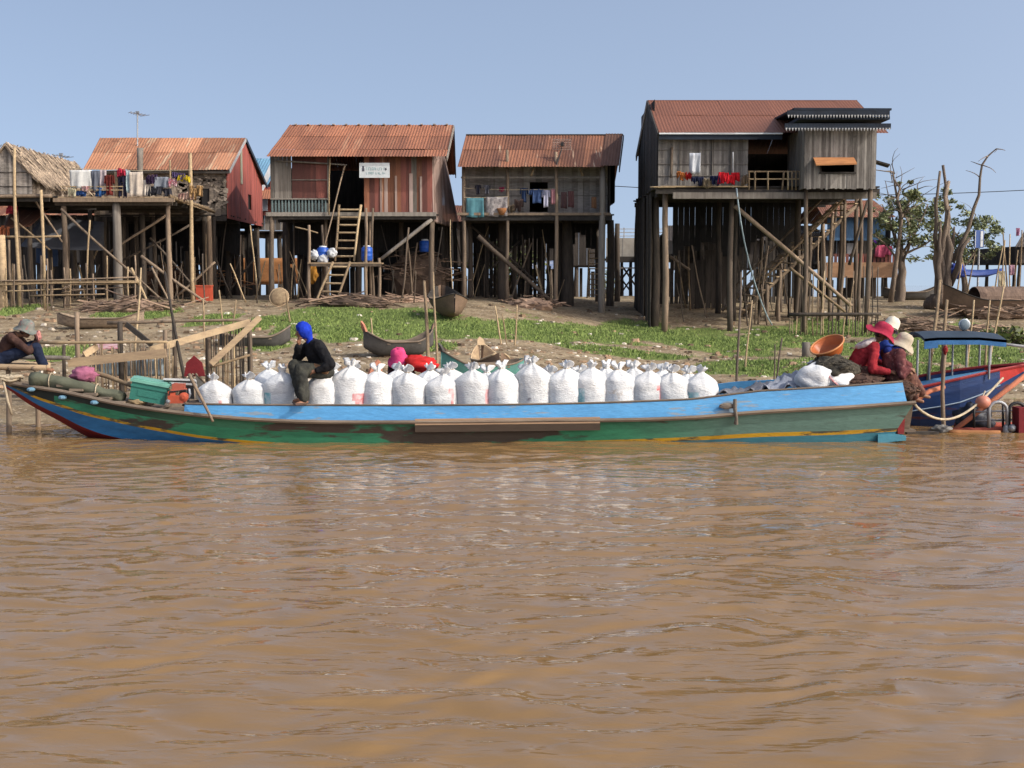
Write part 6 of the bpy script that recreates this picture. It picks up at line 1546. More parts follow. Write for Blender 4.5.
p = gp(946, 309, 40); canoe('tan dugout lying behind the pollarded trunk', G(xat(966, 53), 53) + V3((0, 0, .0)), .2, 2.6, .9, .4, (.3, .3), BRH, M['plank'], [], 1)

# blue boat with a canopy behind the stern
YBB = 23.2
bbt = thing('canopy_boat', 'blue wooden boat with a red prow and a small dark canopy moored behind the stern', 'boat', (xat(955, YBB), YBB, 0))
BX = [896, 905, 920, 940, 960, 980, 1000, 1014, 1030]; BG = [396, 393, 387.5, 383, 378.5, 374, 369.5, 367, 364]; BB = [428, 430, 430, 428, 424, 414, 399, 386, 372]; BHB = [.55, .62, .70, .72, .68, .56, .38, .24, .08]
M['bb_blue'] = paint('dark blue hull paint', (.012, .040, .14), (.010, .026, .085), .58, (.09, .03, .03)); M['bb_in'] = flat('light blue deck paint', (.12, .33, .58))
k = MB(); n_ = 4
def bb(i, f, side):
    hb = BHB[i] * (1 - .45 * f ** 2); p = at(BX[i], BG[i] + (BB[i] - BG[i]) * f, YBB - hb)
    if side > 0: p.y = YBB + hb
    return p
for side in (-1, 1):
    for i in range(len(BX) - 1):
        for j in range(n_):
            q = [bb(i, j / n_, side), bb(i + 1, j / n_, side), bb(i + 1, (j + 1) / n_, side), bb(i, (j + 1) / n_, side)]
            k.add(q, [(3, 2, 1, 0) if side < 0 else (0, 1, 2, 3)], .5, 1 if (i >= 6 and j < 2) else 0)
        f_, g_ = bb(i, 1, -1), bb(i + 1, 1, -1); f2, g2 = bb(i, 1, 1), bb(i + 1, 1, 1); k.add([f_, g_, g2, f2], [(0, 3, 2, 1)], .5, 0)
k.add([bb(0, 0, -1), bb(0, 1, -1), bb(0, 1, 1), bb(0, 0, 1)], [(0, 1, 2, 3)], .5, 0)
k.build('hull', [M['bb_blue'], mat('bright red prow paint', (.45, .035, .03), (.33, .03, .025), 4, rnd=.1)], bbt)
k = MB()
for i in range(len(BX) - 3):
    a, b = bb(i, .12, -1), bb(i + 1, .12, -1); c, d = bb(i + 1, .12, 1), bb(i, .12, 1); k.add([a, b, c, d], [(0, 1, 2, 3)], .5, 0)
k.build('foredeck', M['bb_in'], bbt)
k = MB(); k.tube([bb(i, 0, -1) for i in range(len(BX))], .03, 6); k.build('gunwale', M['hull_red'], bbt); k = MB(); k.tube([bb(i, 0, 1) for i in range(len(BX))], .03, 6); k.build('gunwale', M['hull_red'], bbt)
k = MB(); k.tube([bb(i, .52, -1) + Vector((0, -.01, 0)) for i in range(len(BX) - 2)], .012, 5); k.build('paint_line', flat('grey blue line', (.25, .32, .4)), bbt)
# canopy
cx0, cx1 = xat(915, YBB), xat(995, YBB)
P = []
for i in range(13):
    row = []
    for j in range(9):
        u, v = i / 12, j / 8; x = cx0 + (cx1 - cx0) * u; zz = zat(335 + 7 * max(0, abs(u - .42) - .25) , YBB) + .10 * math.sin(PI * v) - .02
        row.append(V3((x, YBB - .62 + 1.24 * v, zz)))
    P.append(row)
k = MB(); k.grid(P, (0, 0, -.05)); cn = k.build('canopy', flat('grey blue canopy top', (.035, .055, .085), .7), bbt)
k = MB()
for (a, b, hh) in ((0, 2, .19), (2, 12, .13)):
    for i in range(a, b):
        p, q = P[i][0], P[i + 1][0]; k.add([p, q, q - Vector((0, 0, hh)), p - Vector((0, 0, hh)), p + V3((0, .02, 0)), q + V3((0, .02, 0)), q + V3((0, .02, -hh)), p + V3((0, .02, -hh))], [(3, 2, 1, 0), (4, 5, 6, 7), (3, 7, 6, 2)], .5)
k.build('valance', mat('blue valance with orange edge', (.05, .16, .36), (.03, .11, .26), 5, rnd=.1), cn)
k = MB()
for i in range(18):
    x = cx0 + (cx1 - cx0) * (.42 + .5 * i / 17); k.prism([(x - .04, YBB + .60, P[6][8].z - .06), (x + .04, YBB + .60, P[6][8].z - .06), (x, YBB + .60, P[6][8].z - .06 - random.uniform(.07, .15))], (0, .012, 0))
k.build('orange_fringe', M['orange_wood'], cn)
for px, Yo in ((918, -.58), (945, -.55), (990, -.55), (930, .58), (953, .58), (967, .58), (980, .58), (991, .58)):
    k = MB(); a = at(px, 340, YBB + Yo); gy_ = np.interp(px, BX, BG); k.tube([a, V3((a.x, a.y, zat(gy_, YBB) - .1))], .02, 6); k.build('canopy_post', M['metal'], bbt)
t = thing('headlamp', 'round chrome headlamp standing on top of the dark canopy', 'lamp', at(964, 331, YBB)); lc = at(964, 324.5, YBB - .05)
k = MB(); k.lathe(lc, [(.02, -.1), (.08, -.06), (.108, 0), (.112, .03), (.10, .035)], 18, M=Matrix.Rotation(PI / 2, 3, 'X')); k.build('lamp_shell', flat('chrome', (.45, .47, .5), .25, metal=.8), t, True)
k = MB(); k.sphere(lc + V3((0, -.03, 0)), (.098, .035, .098), 16, 8); k.build('lens', flat('lamp glass', (.16, .21, .25), .08), t, True)
k = MB(); k.beam(lc + V3((0, .02, -.1)), at(964, 333, YBB), .04); k.build('bracket', M['black'], t)
k = MB(); a, b = at(913, 402.5, 20.2), at(1003, 378, 21.95)
k.tube([a.lerp(b, i / 20) - V3((0, 0, .46 * math.sin(PI * (i / 20) ** .85))) for i in range(21)], .022, 6); tag(k.build('mooring_rope', M['rope'], None, True), 'pale mooring rope sagging from the stern towards the red prow', 'rope')
k = MB(); a, b = at(994, 343, 22.8), at(1075, 349, 22.8); k.tube([a, a.lerp(b, .5) - V3((0, 0, .03)), b], .03, 6); tag(k.build('tether_pole', M['white_trim'], None, True), 'pale pole running out from the canopy corner', 'pole')
for a, b, lab in (((926, 376, 23.5), (940, 280, 24.6), 'taller of two bamboo poles standing behind the canopy'), ((932, 376, 23.6), (947, 300, 24.4), 'shorter of two bamboo poles standing behind the canopy')):
    k = MB(); q = at(*a); k.stick((q.x, q.y, -.3), at(*b), .045, .03); tag(k.build('bamboo_pole', M['bamboo'], None, True), lab, 'pole')
k = MB(); q = at(945, 432, 21.6); k.stick((q.x, q.y, -.5), at(945.5, 345, 21.6), .04, .035); tag(k.build('mooring_pole', M['pole'], None, True), 'grey brown mooring pole in the water before the blue boat', 'pole')
rag('red_rag', 'small red rag tied to the top of the mooring pole', 'rag', at(945.5, 350, 21.57), (.07, .07, .15), cloth('red rag', (.22, .03, .03)), 8)

# red framed raft at the right edge
m_rr = mat('faded red steel', (.42, .09, .06), (.28, .07, .05), 6, rnd=.2); m_or2 = mat('faded orange pole', (.48, .17, .09), (.36, .13, .08), 6, rnd=.2)
YR = 21.7
rf_ = thing('pontoon_raft', 'small rusty steel raft with red rails and curved tubes beside the blue boat', 'raft', (xat(990, YR), YR, 0))
pole(rf_, at(948, 432, YR - .3), at(1000, 433, YR - .3), .05, m_rr and 'orange_wood', 'float_pole', .004); 
def rtube(nm, pts, r, m): 
    k = MB(); k.tube(pts, r, 7); return k.build(nm, m, rf_, True)
rtube('float_pipe', [at(948, 431, YR), at(1040, 430, YR)], .06, m_rr); rtube('float_pipe', [at(955, 426, YR + .8), at(1040, 425, YR + .8)], .06, m_rr)
rtube('slanting_pole', [at(952, 432, YR), at(1000, 395, YR + .1), at(1040, 364, YR + .2)], .045, m_or2); rtube('slanting_pole', [at(916, 400, YR - .2), at(930, 391, YR), at(944, 387, YR + .1)], .045, m_or2)
for px in (974, 988, 1003): rtube('rail_post', [at(px, 431, YR), at(px, 404, YR)], .022, M['black'])
rtube('rail_bar', [at(974, 412, YR), at(1035, 410, YR)], .016, M['metal']); rtube('rail_bar', [at(974, 421, YR), at(1035, 419, YR)], .016, M['metal'])
for cx_, r_ in ((998, 9), (1017, 8)):
    rtube('curved_tube', [at(cx_ - r_, 428, YR - .2)] + [at(cx_ - r_ * math.cos(a), 410 - r_ * .9 * math.sin(a), YR - .2) for a in [PI * i / 8 for i in range(9)]] + [at(cx_ + r_, 428, YR - .2)], .03, M['black'] if cx_ > 1000 else M['metal'])
k = MB(); k.prism([at(1019, 408, YR - .35), at(1040, 407, YR - .35), at(1040, 436, YR - .35), at(1019, 433, YR - .35)], (0, .3, 0)); k.build('steel_box', m_dred, rf_)
k = MB(); k.sphere(at(1012, 428, YR - .25), (.07, .07, .07), 10, 8); k.lathe(at(1006, 430, YR - .2), [(.03, -.1), (.06, -.05), (.05, .06), (.02, .1)], 10); k.build('motor_part', M['metal'], rf_, True)
t = thing('float_ball', 'round salmon pink float hanging over a dark bundle beside the red rails', 'float', at(983, 405, YR - .25)); k = MB(); k.sphere(at(983, 402, YR - .25), (.13, .13, .115), 16, 10); k.build('ball', flat('salmon plastic', (.50, .20, .14), .4), t, True); k = MB(); k.tube([at(983, 396, YR - .25), at(985, 391, YR - .1)], .012, 5); k.build('cord', M['rope'], t)
rag('dark_bundle', 'dark blue tarpaulin bundle under the salmon float', 'bundle', at(974, 419, YR + .45), (.62, .4, .55), mat('dark blue black sheet', (.03, .035, .055), (.012, .014, .02), 5, rnd=.1, rough=.5), 21)
rag('grey_bundle', 'grey plastic bundle afloat beside the raft end', 'bundle', at(941, 429.5, YR - .2), (.36, .3, .16), mat('grey plastic', (.25, .24, .22), (.12, .115, .11), 6, rnd=.1), 23)
k = MB(); k.beam(at(906, 433.5, 21.2), at(938, 433, 21.2), .12, .06); tag(k.build('floating_plank', M['dark_wood']), 'dark plank afloat between the stern and the raft', 'plank')

# ---------------------------------------------------------------- fences, pens and stakes
t = thing('fish_pen', 'rickety pen of thin stakes and tan boards at the water behind the bow', 'pen', G(xat(110, 25), 25))
def pen_post(px, y0, Y, r=.04, m='pole', name='stake', yb=None):
    p = at(px, y0, Y); q = V3((p.x + random.uniform(-.03, .03), Y, min(gz(p.x, Y), 3) - .25)); k = MB(); k.stick(q, p, r, r * .85, 6, .008); k.build(name, M[m], t, True)
for px, y0, Y, r, m_ in ((77, 312, 25.0, .055, 'pole'), (120, 322, 24.6, .06, 'dark_pole'), (174, 322, 25.4, .05, 'pole'), (208, 331, 25.2, .055, 'pole'), (249, 320, 25.6, .06, 'pole'), (64, 345, 24.4, .04, 'dark_pole'), (165, 330, 24.6, .05, 'pole')): pen_post(px, y0, Y, r, m_)
for i in range(34):
    px = 84 + i * 2.7 + random.uniform(-.8, .8); pen_post(px, random.uniform(338, 356), 24.6 + random.uniform(-.1, .1), random.uniform(.012, .02), random.choice(('bamboo', 'pole')), 'picket')
for i in range(17):
    px = 205 + i * 2.8 + random.uniform(-.8, .8); pen_post(px, 334 - i * .5 + random.uniform(-3, 3), 25.3, random.uniform(.014, .024), random.choice(('bamboo', 'pole', 'dark_pole')), 'picket')
def pen_rail(a, b, w, h, m_, name='rail'):
    k = MB()
    if h: k.beam(at(*a), at(*b), w, h)
    else: k.stick(at(*a), at(*b), w, w * .8, 7, .004)
    k.build(name, M[m_], t, not h)
pen_rail((38, 342.5, 24.4), (167, 342, 24.4), .035, 0, 'bamboo'); pen_rail((107, 323, 24.9), (251, 320, 25.5), .035, 0, 'pole')
pen_rail((68, 363, 24.2), (166, 353, 24.3), .05, .17, 'plank', 'board'); pen_rail((150, 350, 24.5), (250, 322, 25.2), .05, .13, 'plank', 'board')
pen_rail((211, 364, 24.7), (260, 317, 25.0), .05, .12, 'plank', 'board'); pen_rail((210, 367, 24.9), (250, 355, 25.2), .03, 0, 'bamboo'); pen_rail((20, 357, 24), (70, 358, 24.1), .05, 0, 'grey_wood')
pen_rail((126, 324, 24.7), (152, 345, 24.6), .05, .1, 'dark_wood', 'board'); pen_rail((84, 355, 24.3), (97, 346, 24.5), .05, .13, 'plank', 'board')
sheet('plastic_screen', 'pale blue grey plastic screen tied behind the thin pen stakes', 'screen', (at(93, 376, 24.9), at(166, 376, 24.9), at(166, 359, 24.9), at(93, 361, 24.9)), flat('blue grey plastic', (.28, .34, .38)), (0, .015, 0), 0, amp=.03)
sheet('patterned_sheet', 'small red and white patterned sheet on the mud inside the pen', 'sheet', (at(93, 349, 26.5), at(120, 348, 26.5), at(118, 341, 27.2), at(97, 342, 27.2)), mat('red white pattern', (.55, .50, .48), (.38, .06, .09), 7, (1, 3, 3), rnd=.1), sag=0)
for a, b, r, lab in (((193, 388, 24.0), (165, 272, 25.4), .04, 'dark pole leaning over the pen corner'), ((129, 300, 26.5), (141, 268, 28), .03, 'thin pole standing in front of the washing deck'), ((428, 372, 24.6), (424, 281, 26.2), .05, 'crooked pale stake, thicker of the pair rising behind the sacks by the hollow canoe'), ((437, 372, 24.8), (433, 272, 26), .032, 'straight thin stake beside the crooked one by the hollow canoe'), ((737, 392, 26.0), (741, 272, 27), .035, 'tall dark stake standing before the red roofed house'), ((745, 345, 33), (752, 300, 33), .03, 'short stake near the foot of the hose'), ((770, 385, 26.2), (782, 338, 26.6), .03, 'dark forked stick leaning out of the mud by the grey plastic sheet'), ((775, 384, 26.2), (775, 344, 26.6), .022, 'thin twig beside the dark forked stick')):
    q = at(*b); bb_ = at(*a); k = MB(); k.stick((bb_.x, bb_.y, gz(bb_.x, bb_.y) - .2), q, r, r * .6, 7, .012); tag(k.build('stake', M['dark_pole' if 'dark' in lab else 'bamboo'], None, True), lab, 'stake', 'stakes standing in the bank')
for n_, (a, b, r) in enumerate((((503, 345), (495, 306), .03), ((508, 345), (502, 314), .025), ((514, 345), (517, 305), .03))):
    g = gp(*a); q = at(b[0], b[1], g.y); k = MB(); k.stick(g - V3((0, 0, .2)), q, r, r * .7, 6, .015); tag(k.build('stake', M['bamboo'], None, True), ('short pale stake in the grass, the outer one nearest the teal canoe', 'shortest pale stake in the grass between two taller ones', 'short pale stake in the grass, the outer one away from the teal canoe')[n_], 'stake', 'stakes standing in the bank')
for n_, (a, b, r) in enumerate((((206, 352), (203, 300), .03), ((232, 332), (236, 300), .03), ((291, 322), (286, 293), .035), ((374, 348), (371, 318), .025), ((224, 325), (219, 290), .03))):
    g = gp(*a); q = at(b[0], b[1], g.y); k = MB(); k.stick(g - V3((0, 0, .2)), q, r, r * .7, 6, .015); tag(k.build('stake', M['bamboo'], None, True), ('slim stake at the pen corner nearest the red prow', 'slim stake on the slope below the red box', 'stout stake before the round basket', 'slim stake in the grass above the dark canoe', 'slim stake standing between the pen and the red box')[n_], 'stake', 'stakes standing in the bank')
# low fence under the washing deck
t = thing('bamboo_fence', 'low fence of bundled horizontal poles under the washing deck', 'fence', G(xat(70, 43.4), 43.4))
for i in range(13):
    y0 = 279 + i * 1.35 + random.uniform(-.5, .5); x0 = random.choice((-20, 2, 30, 62)); x1 = random.choice((70, 105, 136, 140)) 
    pole(t, at(x0, y0 + random.uniform(0, 3), 43.3 + random.uniform(-.1, .1)), at(x1, y0 + random.uniform(-3, 0), 43.3 + random.uniform(-.1, .1)), random.uniform(.025, .045), random.choice(('bamboo', 'pole', 'bamboo')), 'fence_pole', .006)
for px in (6, 14, 22, 41, 47, 51, 64, 70, 86, 93, 107, 128, 135): pole(t, at(px, random.uniform(255, 275), 43.3), G(xat(px, 43.3), 43.3) - V3((0, 0, .1)), .03, random.choice(('bamboo', 'pole')), 'fence_post', .015)
# fence before the trestle
t = thing('bamboo_fence', 'fence of thin pickets under one long rail at the foot of the trestle stair', 'fence', G(xat(840, 42.2), 42.2))
pole(t, at(789, 314.5, 42), at(881, 314, 42), .065, 'dark_pole', 'rail', .003)
for i in range(24):
    px = 790 + i * 3.9 + random.uniform(-1.2, 1.2); x = xat(px, 42); pole(t, V3((x, 42.03, gz(x, 42) - .1)), at(px + random.uniform(-1, 1), random.choice((314, 312, 300, 270)) + random.uniform(-5, 3), 42.03), random.uniform(.014, .03), random.choice(('pole', 'bamboo', 'dark_pole')), 'picket', .015)

# ---------------------------------------------------------------- washing
CL = {}
def cm(c, pat=None):
    key = (c, pat)
    if key not in CL:
        nm = 'washing cloth'
        CL[key] = cloth(nm, c) if pat is None else mat(nm, c, pat, 7, rnd=.1, rough=.95, spec=.1, bump=.3)
    return CL[key]
def garment(label, px, py, w, h, Y, c, kind='towel', pat=None, group='washing on the lines', cat=None):
    """w, h in photo pixels; hangs from (px, py) at its top middle"""
    s = Y / FPX; W, Hh = w * s, h * s; top = at(px, py, Y); k = MB()
    def panel(x0, x1, z0, z1, x0b=None, x1b=None):
        x0b = x0 if x0b is None else x0b; x1b = x1 if x1b is None else x1b
        nu, nv = 9, 7; P = []; ph = random.uniform(0, 6)
        for j in range(nv + 1):
            v = j / nv; row = []
            for i in range(nu + 1):
                u = i / nu; a = x0 + (x1 - x0) * u; b = x0b + (x1b - x0b) * u; x = (a + (b - a) * v)
                f = .035 * math.sin(u * 9 + ph) * (.3 + v) + .02 * math.sin(u * 19 + ph * 2 + v * 3)
                row.append(top + V3((x * W, f, z0 * Hh + (z1 - z0) * Hh * v + (.015 * math.sin(u * 5 + ph) if v == 1 else 0))))
            P.append(row)
        k.grid(P, (0, .022, 0), .5)
    if kind == 'shirt':
        panel(-.28, .28, 0, -1, -.30, .30); panel(-.5, -.27, -.02, -.42, -.56, -.36); panel(.27, .5, -.02, -.42, .36, .56)
    elif kind == 'trousers':
        panel(-.45, .45, 0, -.3); panel(-.47, -.02, -.29, -1, -.5, -.1); panel(.02, .47, -.29, -1, .1, .5)
    elif kind == 'bunch':
        # several pieces of cloth slung together, with uneven hems
        for q in range(7):
            x0 = -.55 + .14 * q + random.uniform(-.06, .06); x1 = x0 + random.uniform(.18, .36); lo = random.uniform(.5, 1.05)
            tp0 = top.copy(); top.y += random.uniform(-.06, .06); panel(x0, x1, -random.uniform(0, .28), -lo, x0 + random.uniform(-.12, .12), x1 + random.uniform(-.15, .1)); top.y = tp0.y
        k.R = [random.choice((.2, .5, .8))] * len(k.R)
    else: panel(-.5, .5, 0, -1, -.5 + random.uniform(-.05, .05), .5 + random.uniform(-.05, .05))
    nm = {'towel': 'hanging_cloth', 'shirt': 'hanging_shirt', 'trousers': 'hanging_trousers', 'bunch': 'cloth_bundle'}[kind]
    return tag(k.build(nm, cm(c, pat), None, True), label, cat or {'towel': 'cloth', 'shirt': 'shirt', 'trousers': 'trousers', 'bunch': 'cloth'}[kind], group)
g1 = 'washing on the deck of the long house'
Yd_ = 44.25
def line(label, a, b, sag=.05):
    k = MB(); a, b = at(*a), at(*b); k.tube([a.lerp(b, i / 8) - V3((0, 0, sag * math.sin(PI * i / 8))) for i in range(9)], .012, 5); tag(k.build('washing_line', M['rope']), label, 'line')
line('washing line along the deck of the long house', (66, 168, Yd_), (191, 170, Yd_))
for a in ((80, 170, 22, 18, (.62, .62, .60), 'towel', None, 'white sheet, widest of the washing next to the thatched roof'), (95, 171, 9, 20, (.12, .13, .16), 'towel', None, 'dark grey cloth hanging beside the white sheet'), (103, 170, 6, 16, (.40, .34, .36), 'towel', None, 'pale mauve cloth on the long house deck'), (109, 175, 10, 20, (.14, .03, .025), 'shirt', None, 'dark maroon shirt on the long house deck'), (121, 168, 7, 10, (.40, .03, .06), 'bunch', None, 'crimson cloth bundled at the top of the deck post'), (122, 176, 9, 22, (.015, .015, .03), 'trousers', None, 'black trousers under the crimson bundle'), (127, 170, 6, 22, (.40, .50, .52), 'towel', None, 'pale blue cloth squeezed beside the black trousers'), (136, 172, 13, 24, (.58, .50, .42), 'towel', None, 'cream towel hanging long from the deck line'), (146, 180, 9, 16, (.56, .49, .42), 'towel', None, 'shorter cream cloth behind the long cream towel'), (151, 174, 10, 10, (.05, .03, .07), 'bunch', None, 'dark purple bundle beside the cream towels'), (161, 177, 14, 11, (.22, .24, .28), 'towel', None, 'grey blue cloth in the middle of the deck line'), (158, 186, 22, 10, (.04, .04, .05), 'bunch', None, 'black heap of cloth at the deck edge'),
          (172, 178, 7, 10, (.6, .58, .6), 'bunch', (.5, .1, .15), 'white and pink bundle by the tall bamboo pole'), (184, 174, 9, 9, (.60, .45, .03), 'bunch', None, 'bright yellow bundle by the tall bamboo pole'), (178, 172, 10, 7, (.08, .06, .14), 'bunch', None, 'violet cloth on the line behind the yellow bundle'), (196, 185, 12, 16, (.42, .26, .12), 'bunch', None, 'tan straw coloured bundle before the leaf wall'), (186, 191, 14, 10, (.42, .30, .24), 'bunch', (.2, .1, .09), 'pinkish brown heap on the deck corner'), (81, 190, 10, 7, (.03, .07, .20), 'bunch', None, 'blue bundle on the deck under the white sheet'), (100, 188, 9, 9, (.03, .09, .24), 'bunch', None, 'blue cloth bundle under the grey cloth'), (72, 187, 8, 10, (.45, .42, .30), 'bunch', None, 'cream bundle beside the thatched hut eave'), (86, 186, 12, 6, (.42, .38, .38), 'bunch', (.35, .1, .1), 'pink and grey heap on the deck boards')):
    px, py, w, h, c, kd, pat, lab = a; garment(lab, px, py, w, h, Yd_ - .05 + random.uniform(-.02, .05), c, kd, pat, g1)
g3 = 'washing on the porch of the third house'; Yq = 47.9
line('upper washing line across the porch of the third house', (464, 188, Yq), (556, 189, Yq)); line('lower porch line of the third house', (464, 197.5, Yq), (508, 196.5, Yq), .02)
for a in ((475, 198, 17, 19, (.10, .24, .28), 'towel', None, 'teal cloth hanging at the porch corner'), (497, 197, 21, 19, (.46, .42, .40), 'towel', (.10, .09, .10), 'pale cloth with dark print beside the teal cloth'), (478, 185, 6, 9, (.03, .03, .045), 'shirt', None, 'small black shirt above the teal cloth'), (487, 185, 7, 9, (.10, .10, .12), 'shirt', None, 'small charcoal shirt above the printed cloth'), (502, 186, 5, 6, (.42, .06, .13), 'bunch', None, 'magenta scrap of washing on the upper porch line'), (524, 188, 8, 14, (.03, .05, .11), 'shirt', None, 'navy shirt before the dark porch doorway'), (537, 189, 15, 14, (.06, .10, .22), 'shirt', None, 'mid blue shirt before the dark porch doorway'), (546, 190, 8, 17, (.62, .60, .72), 'shirt', None, 'white shirt beside the blue shirt'), (553, 189, 4, 15, (.46, .22, .24), 'towel', None, 'narrow pink cloth by the porch post'), (564, 192, 6, 16, (.10, .06, .06), 'towel', None, 'dark brown cloth on the porch wall'), (571, 191, 6, 16, (.14, .07, .07), 'towel', None, 'reddish brown cloth next to the dark brown one'), (594, 197, 5, 11, (.22, .12, .07), 'towel', None, 'narrow tan cloth near the thick porch post'), (519, 199, 8, 13, (.12, .08, .07), 'bunch', None, 'brown bundle on the porch floor'), (512, 204, 6, 9, (.20, .15, .10), 'bunch', None, 'tan bundle on the porch floor by the pot')):
    px, py, w, h, c, kd, pat, lab = a; garment(lab, px, py, w, h, Yq - .03 + random.uniform(-.02, .05), c, kd, pat, g3)
k = MB(); k.lathe(at(502, 215, Yq), [(.10, 0), (.17, .14), (.2, .25), (.18, .26), (.02, .22)], 14); tag(k.build('flower_pot', M['orange_wood'], None, True), 'small orange pot on the edge of the porch', 'pot')
g4 = 'washing on the railing of the red roofed house'; Yq = 43.2
for a in ((695, 153, 11, 20, (.50, .52, .56), 'towel', None, 'pale grey towel hung on the board wall'), (681, 171, 8, 9, (.55, .20, .06), 'bunch', None, 'orange bundle on the railing'), (689, 172, 6, 9, (.50, .03, .03), 'bunch', None, 'red scrap next to the orange bundle'), (698, 175, 11, 11, (.03, .035, .07), 'bunch', None, 'navy cloth over the railing below the grey towel'), (707, 178, 9, 10, (.34, .27, .18), 'bunch', None, 'beige bundle low on the railing'), (715, 175, 9, 11, (.025, .03, .08), 'bunch', None, 'navy cloth over the railing beside the bright red heap'), (730, 172, 20, 13, (.55, .02, .03), 'bunch', None, 'bright red heap of washing on the railing'), (746, 174, 7, 12, (.28, .20, .13), 'bunch', None, 'brown bundle where the pole railing starts')):
    px, py, w, h, c, kd, pat, lab = a; garment(lab, px, py, w, h, Yq - .02, c, kd, pat, g4)
Yq = 57.2
for a in ((880, 245, 9, 12, (.50, .10, .17), 'towel', None, 'pink cloth on the railing of the blue walled house'), (889, 246, 7, 9, (.46, .09, .16), 'towel', None, 'second pink cloth, by the corner of the blue walled house'), (874, 240, 6, 7, (.22, .07, .42), 'bunch', None, 'violet bundle above the pink cloths')):
    px, py, w, h, c, kd, pat, lab = a; garment(lab, px, py, w, h, Yq, c, kd, pat, 'washing on the blue walled house')
for a in ((12, 205, 10, 9, (.45, .05, .08), 'bunch', None, 'red bundle hanging under the thatched hut'), (4, 225, 10, 14, (.36, .12, .06), 'bunch', None, 'orange red bundle hanging low under the thatched hut'), (1018, 228, 4, 8, (.45, .2, .3), 'towel', None, 'pink rag on the tall rag pole'), (1012, 265, 5, 10, (.5, .3, .35), 'towel', None, 'pale pink rag on the pole beside the roofed boat')):
    px, py, w, h, c, kd, pat, lab = a; garment(lab, px, py, w, h, 44.5 if px < 500 else 46.5, c, kd, pat, 'odd rags')

# ---------------------------------------------------------------- things under and before the houses
def drum(label, px, py, Y, r, h, m, cat='drum', name='water_drum'):
    t = thing(name, label, cat, at(px, py, Y)); c = at(px, py, Y)
    k = MB(); k.lathe(c, [(r * .85, 0), (r, .05), (r, h * .33), (r * 1.04, h * .36), (r, h * .39), (r, h * .64), (r * 1.04, h * .67), (r, h * .7), (r * .96, h * .93), (r * .7, h)], 16); k.build('drum_body', m, t, True)
    k = MB(); k.lathe(c + V3((0, 0, h)), [(r * .62, 0), (r * .62, .05), (r * .2, .06)], 14); k.build('lid', M['white_paint'] if 'blue' in label else m, t, True)
m_bl = flat('blue plastic', (.02, .09, .42), .4)
drum('blue plastic drum on the landing, beside the head of the short ladder', 323, 261, 46.1, .22, .50, m_bl); drum('blue plastic drum on the landing, away from the short ladder', 367, 261, 46.1, .21, .52, m_bl)
drum('blue drum standing on the brush heap under the rusty house', 425, 252, 49.5, .22, .45, m_bl)
for px, py, lab in ((314, 258, 'white bundle on the landing, outside the blue drum'), (332, 256, 'small white bundle between blue drum and ladder'), (323, 262, 'white bundle in front of the blue drum on the landing')):
    rag('white_bundle', lab, 'bundle', at(px, py - 3, 45.95), (.34, .3, .34), cloth('white bundle cloth', (.55, .57, .6)), px)
t = thing('storage_box', 'square orange red box standing under the long house', 'box', at(204.5, 301, 46.4)); q = at(204.5, 293.5, 46.4); k = MB(); k.box(q, (.52, .5, .55)); k.build('box_body', flat('orange red paint', (.48, .085, .045)), t); k = MB(); k.box(q + V3((0, 0, .29)), (.56, .54, .05)); k.build('lid', flat('orange red lid', (.5, .11, .06)), t)
t = thing('round_basket', 'round woven basket lid leaning below the second house', 'basket', gp(278, 304)); q = at(279, 297, 44.4); k = MB(); k.lathe(q, [(.02, .05), (.2, .04), (.32, .0), (.34, -.05), (.3, -.07), (.02, -.02)], 20, M=Matrix.Rotation(PI / 2 - .3, 3, 'X')); k.build('weave', M['bamboo'], t, True); k = MB(); k.tube([q + Matrix.Rotation(PI / 2 - .3, 3, 'X') @ V3((math.cos(a) * .34, math.sin(a) * .34, -.03)) for a in [2 * PI * i / 20 for i in range(21)]], .025, 6); k.build('rim', M['plank'], t, True)
rag('orange_bundle', 'orange cloth bundle hanging behind the short ladder', 'bundle', at(313, 274, 48), (.35, .3, .7), cloth('orange cloth', (.42, .2, .04)), 31)
def brush(name, label, cat, c, size, m, n, seed=0, r=(.012, .03)):
    """a heap of sticks"""
    random.seed(seed); k = MB()
    k.sphere(c, (size[0] * .42, size[1] * .42, size[2] * .6), 18, 10, fn=lambda d: 1 + .35 * noise.noise((d.x * 3 + seed, d.y * 3, d.z * 3)))
    for _ in range(n):
        a = random.uniform(-.5, .5); L_ = random.uniform(.3, .9) * size[0] * .55; p = Vector(c) + V3((random.gauss(0, .25) * size[0], random.gauss(0, .25) * size[1], abs(random.gauss(0, .3)) * size[2])); d = V3((math.cos(a) * random.choice((1, -1)), random.uniform(-.7, .7), random.uniform(-.35, .35))).normalized() * L_ / 2
        k.tube([p - d, p + V3((0, 0, random.uniform(-.04, .04))), p + d], random.uniform(*r), 5)
    return tag(k.build(name, m, None), label, cat)
ST = mat('dry brush sticks', (.25, .17, .12), (.11, .075, .055), 5, rnd=.9)
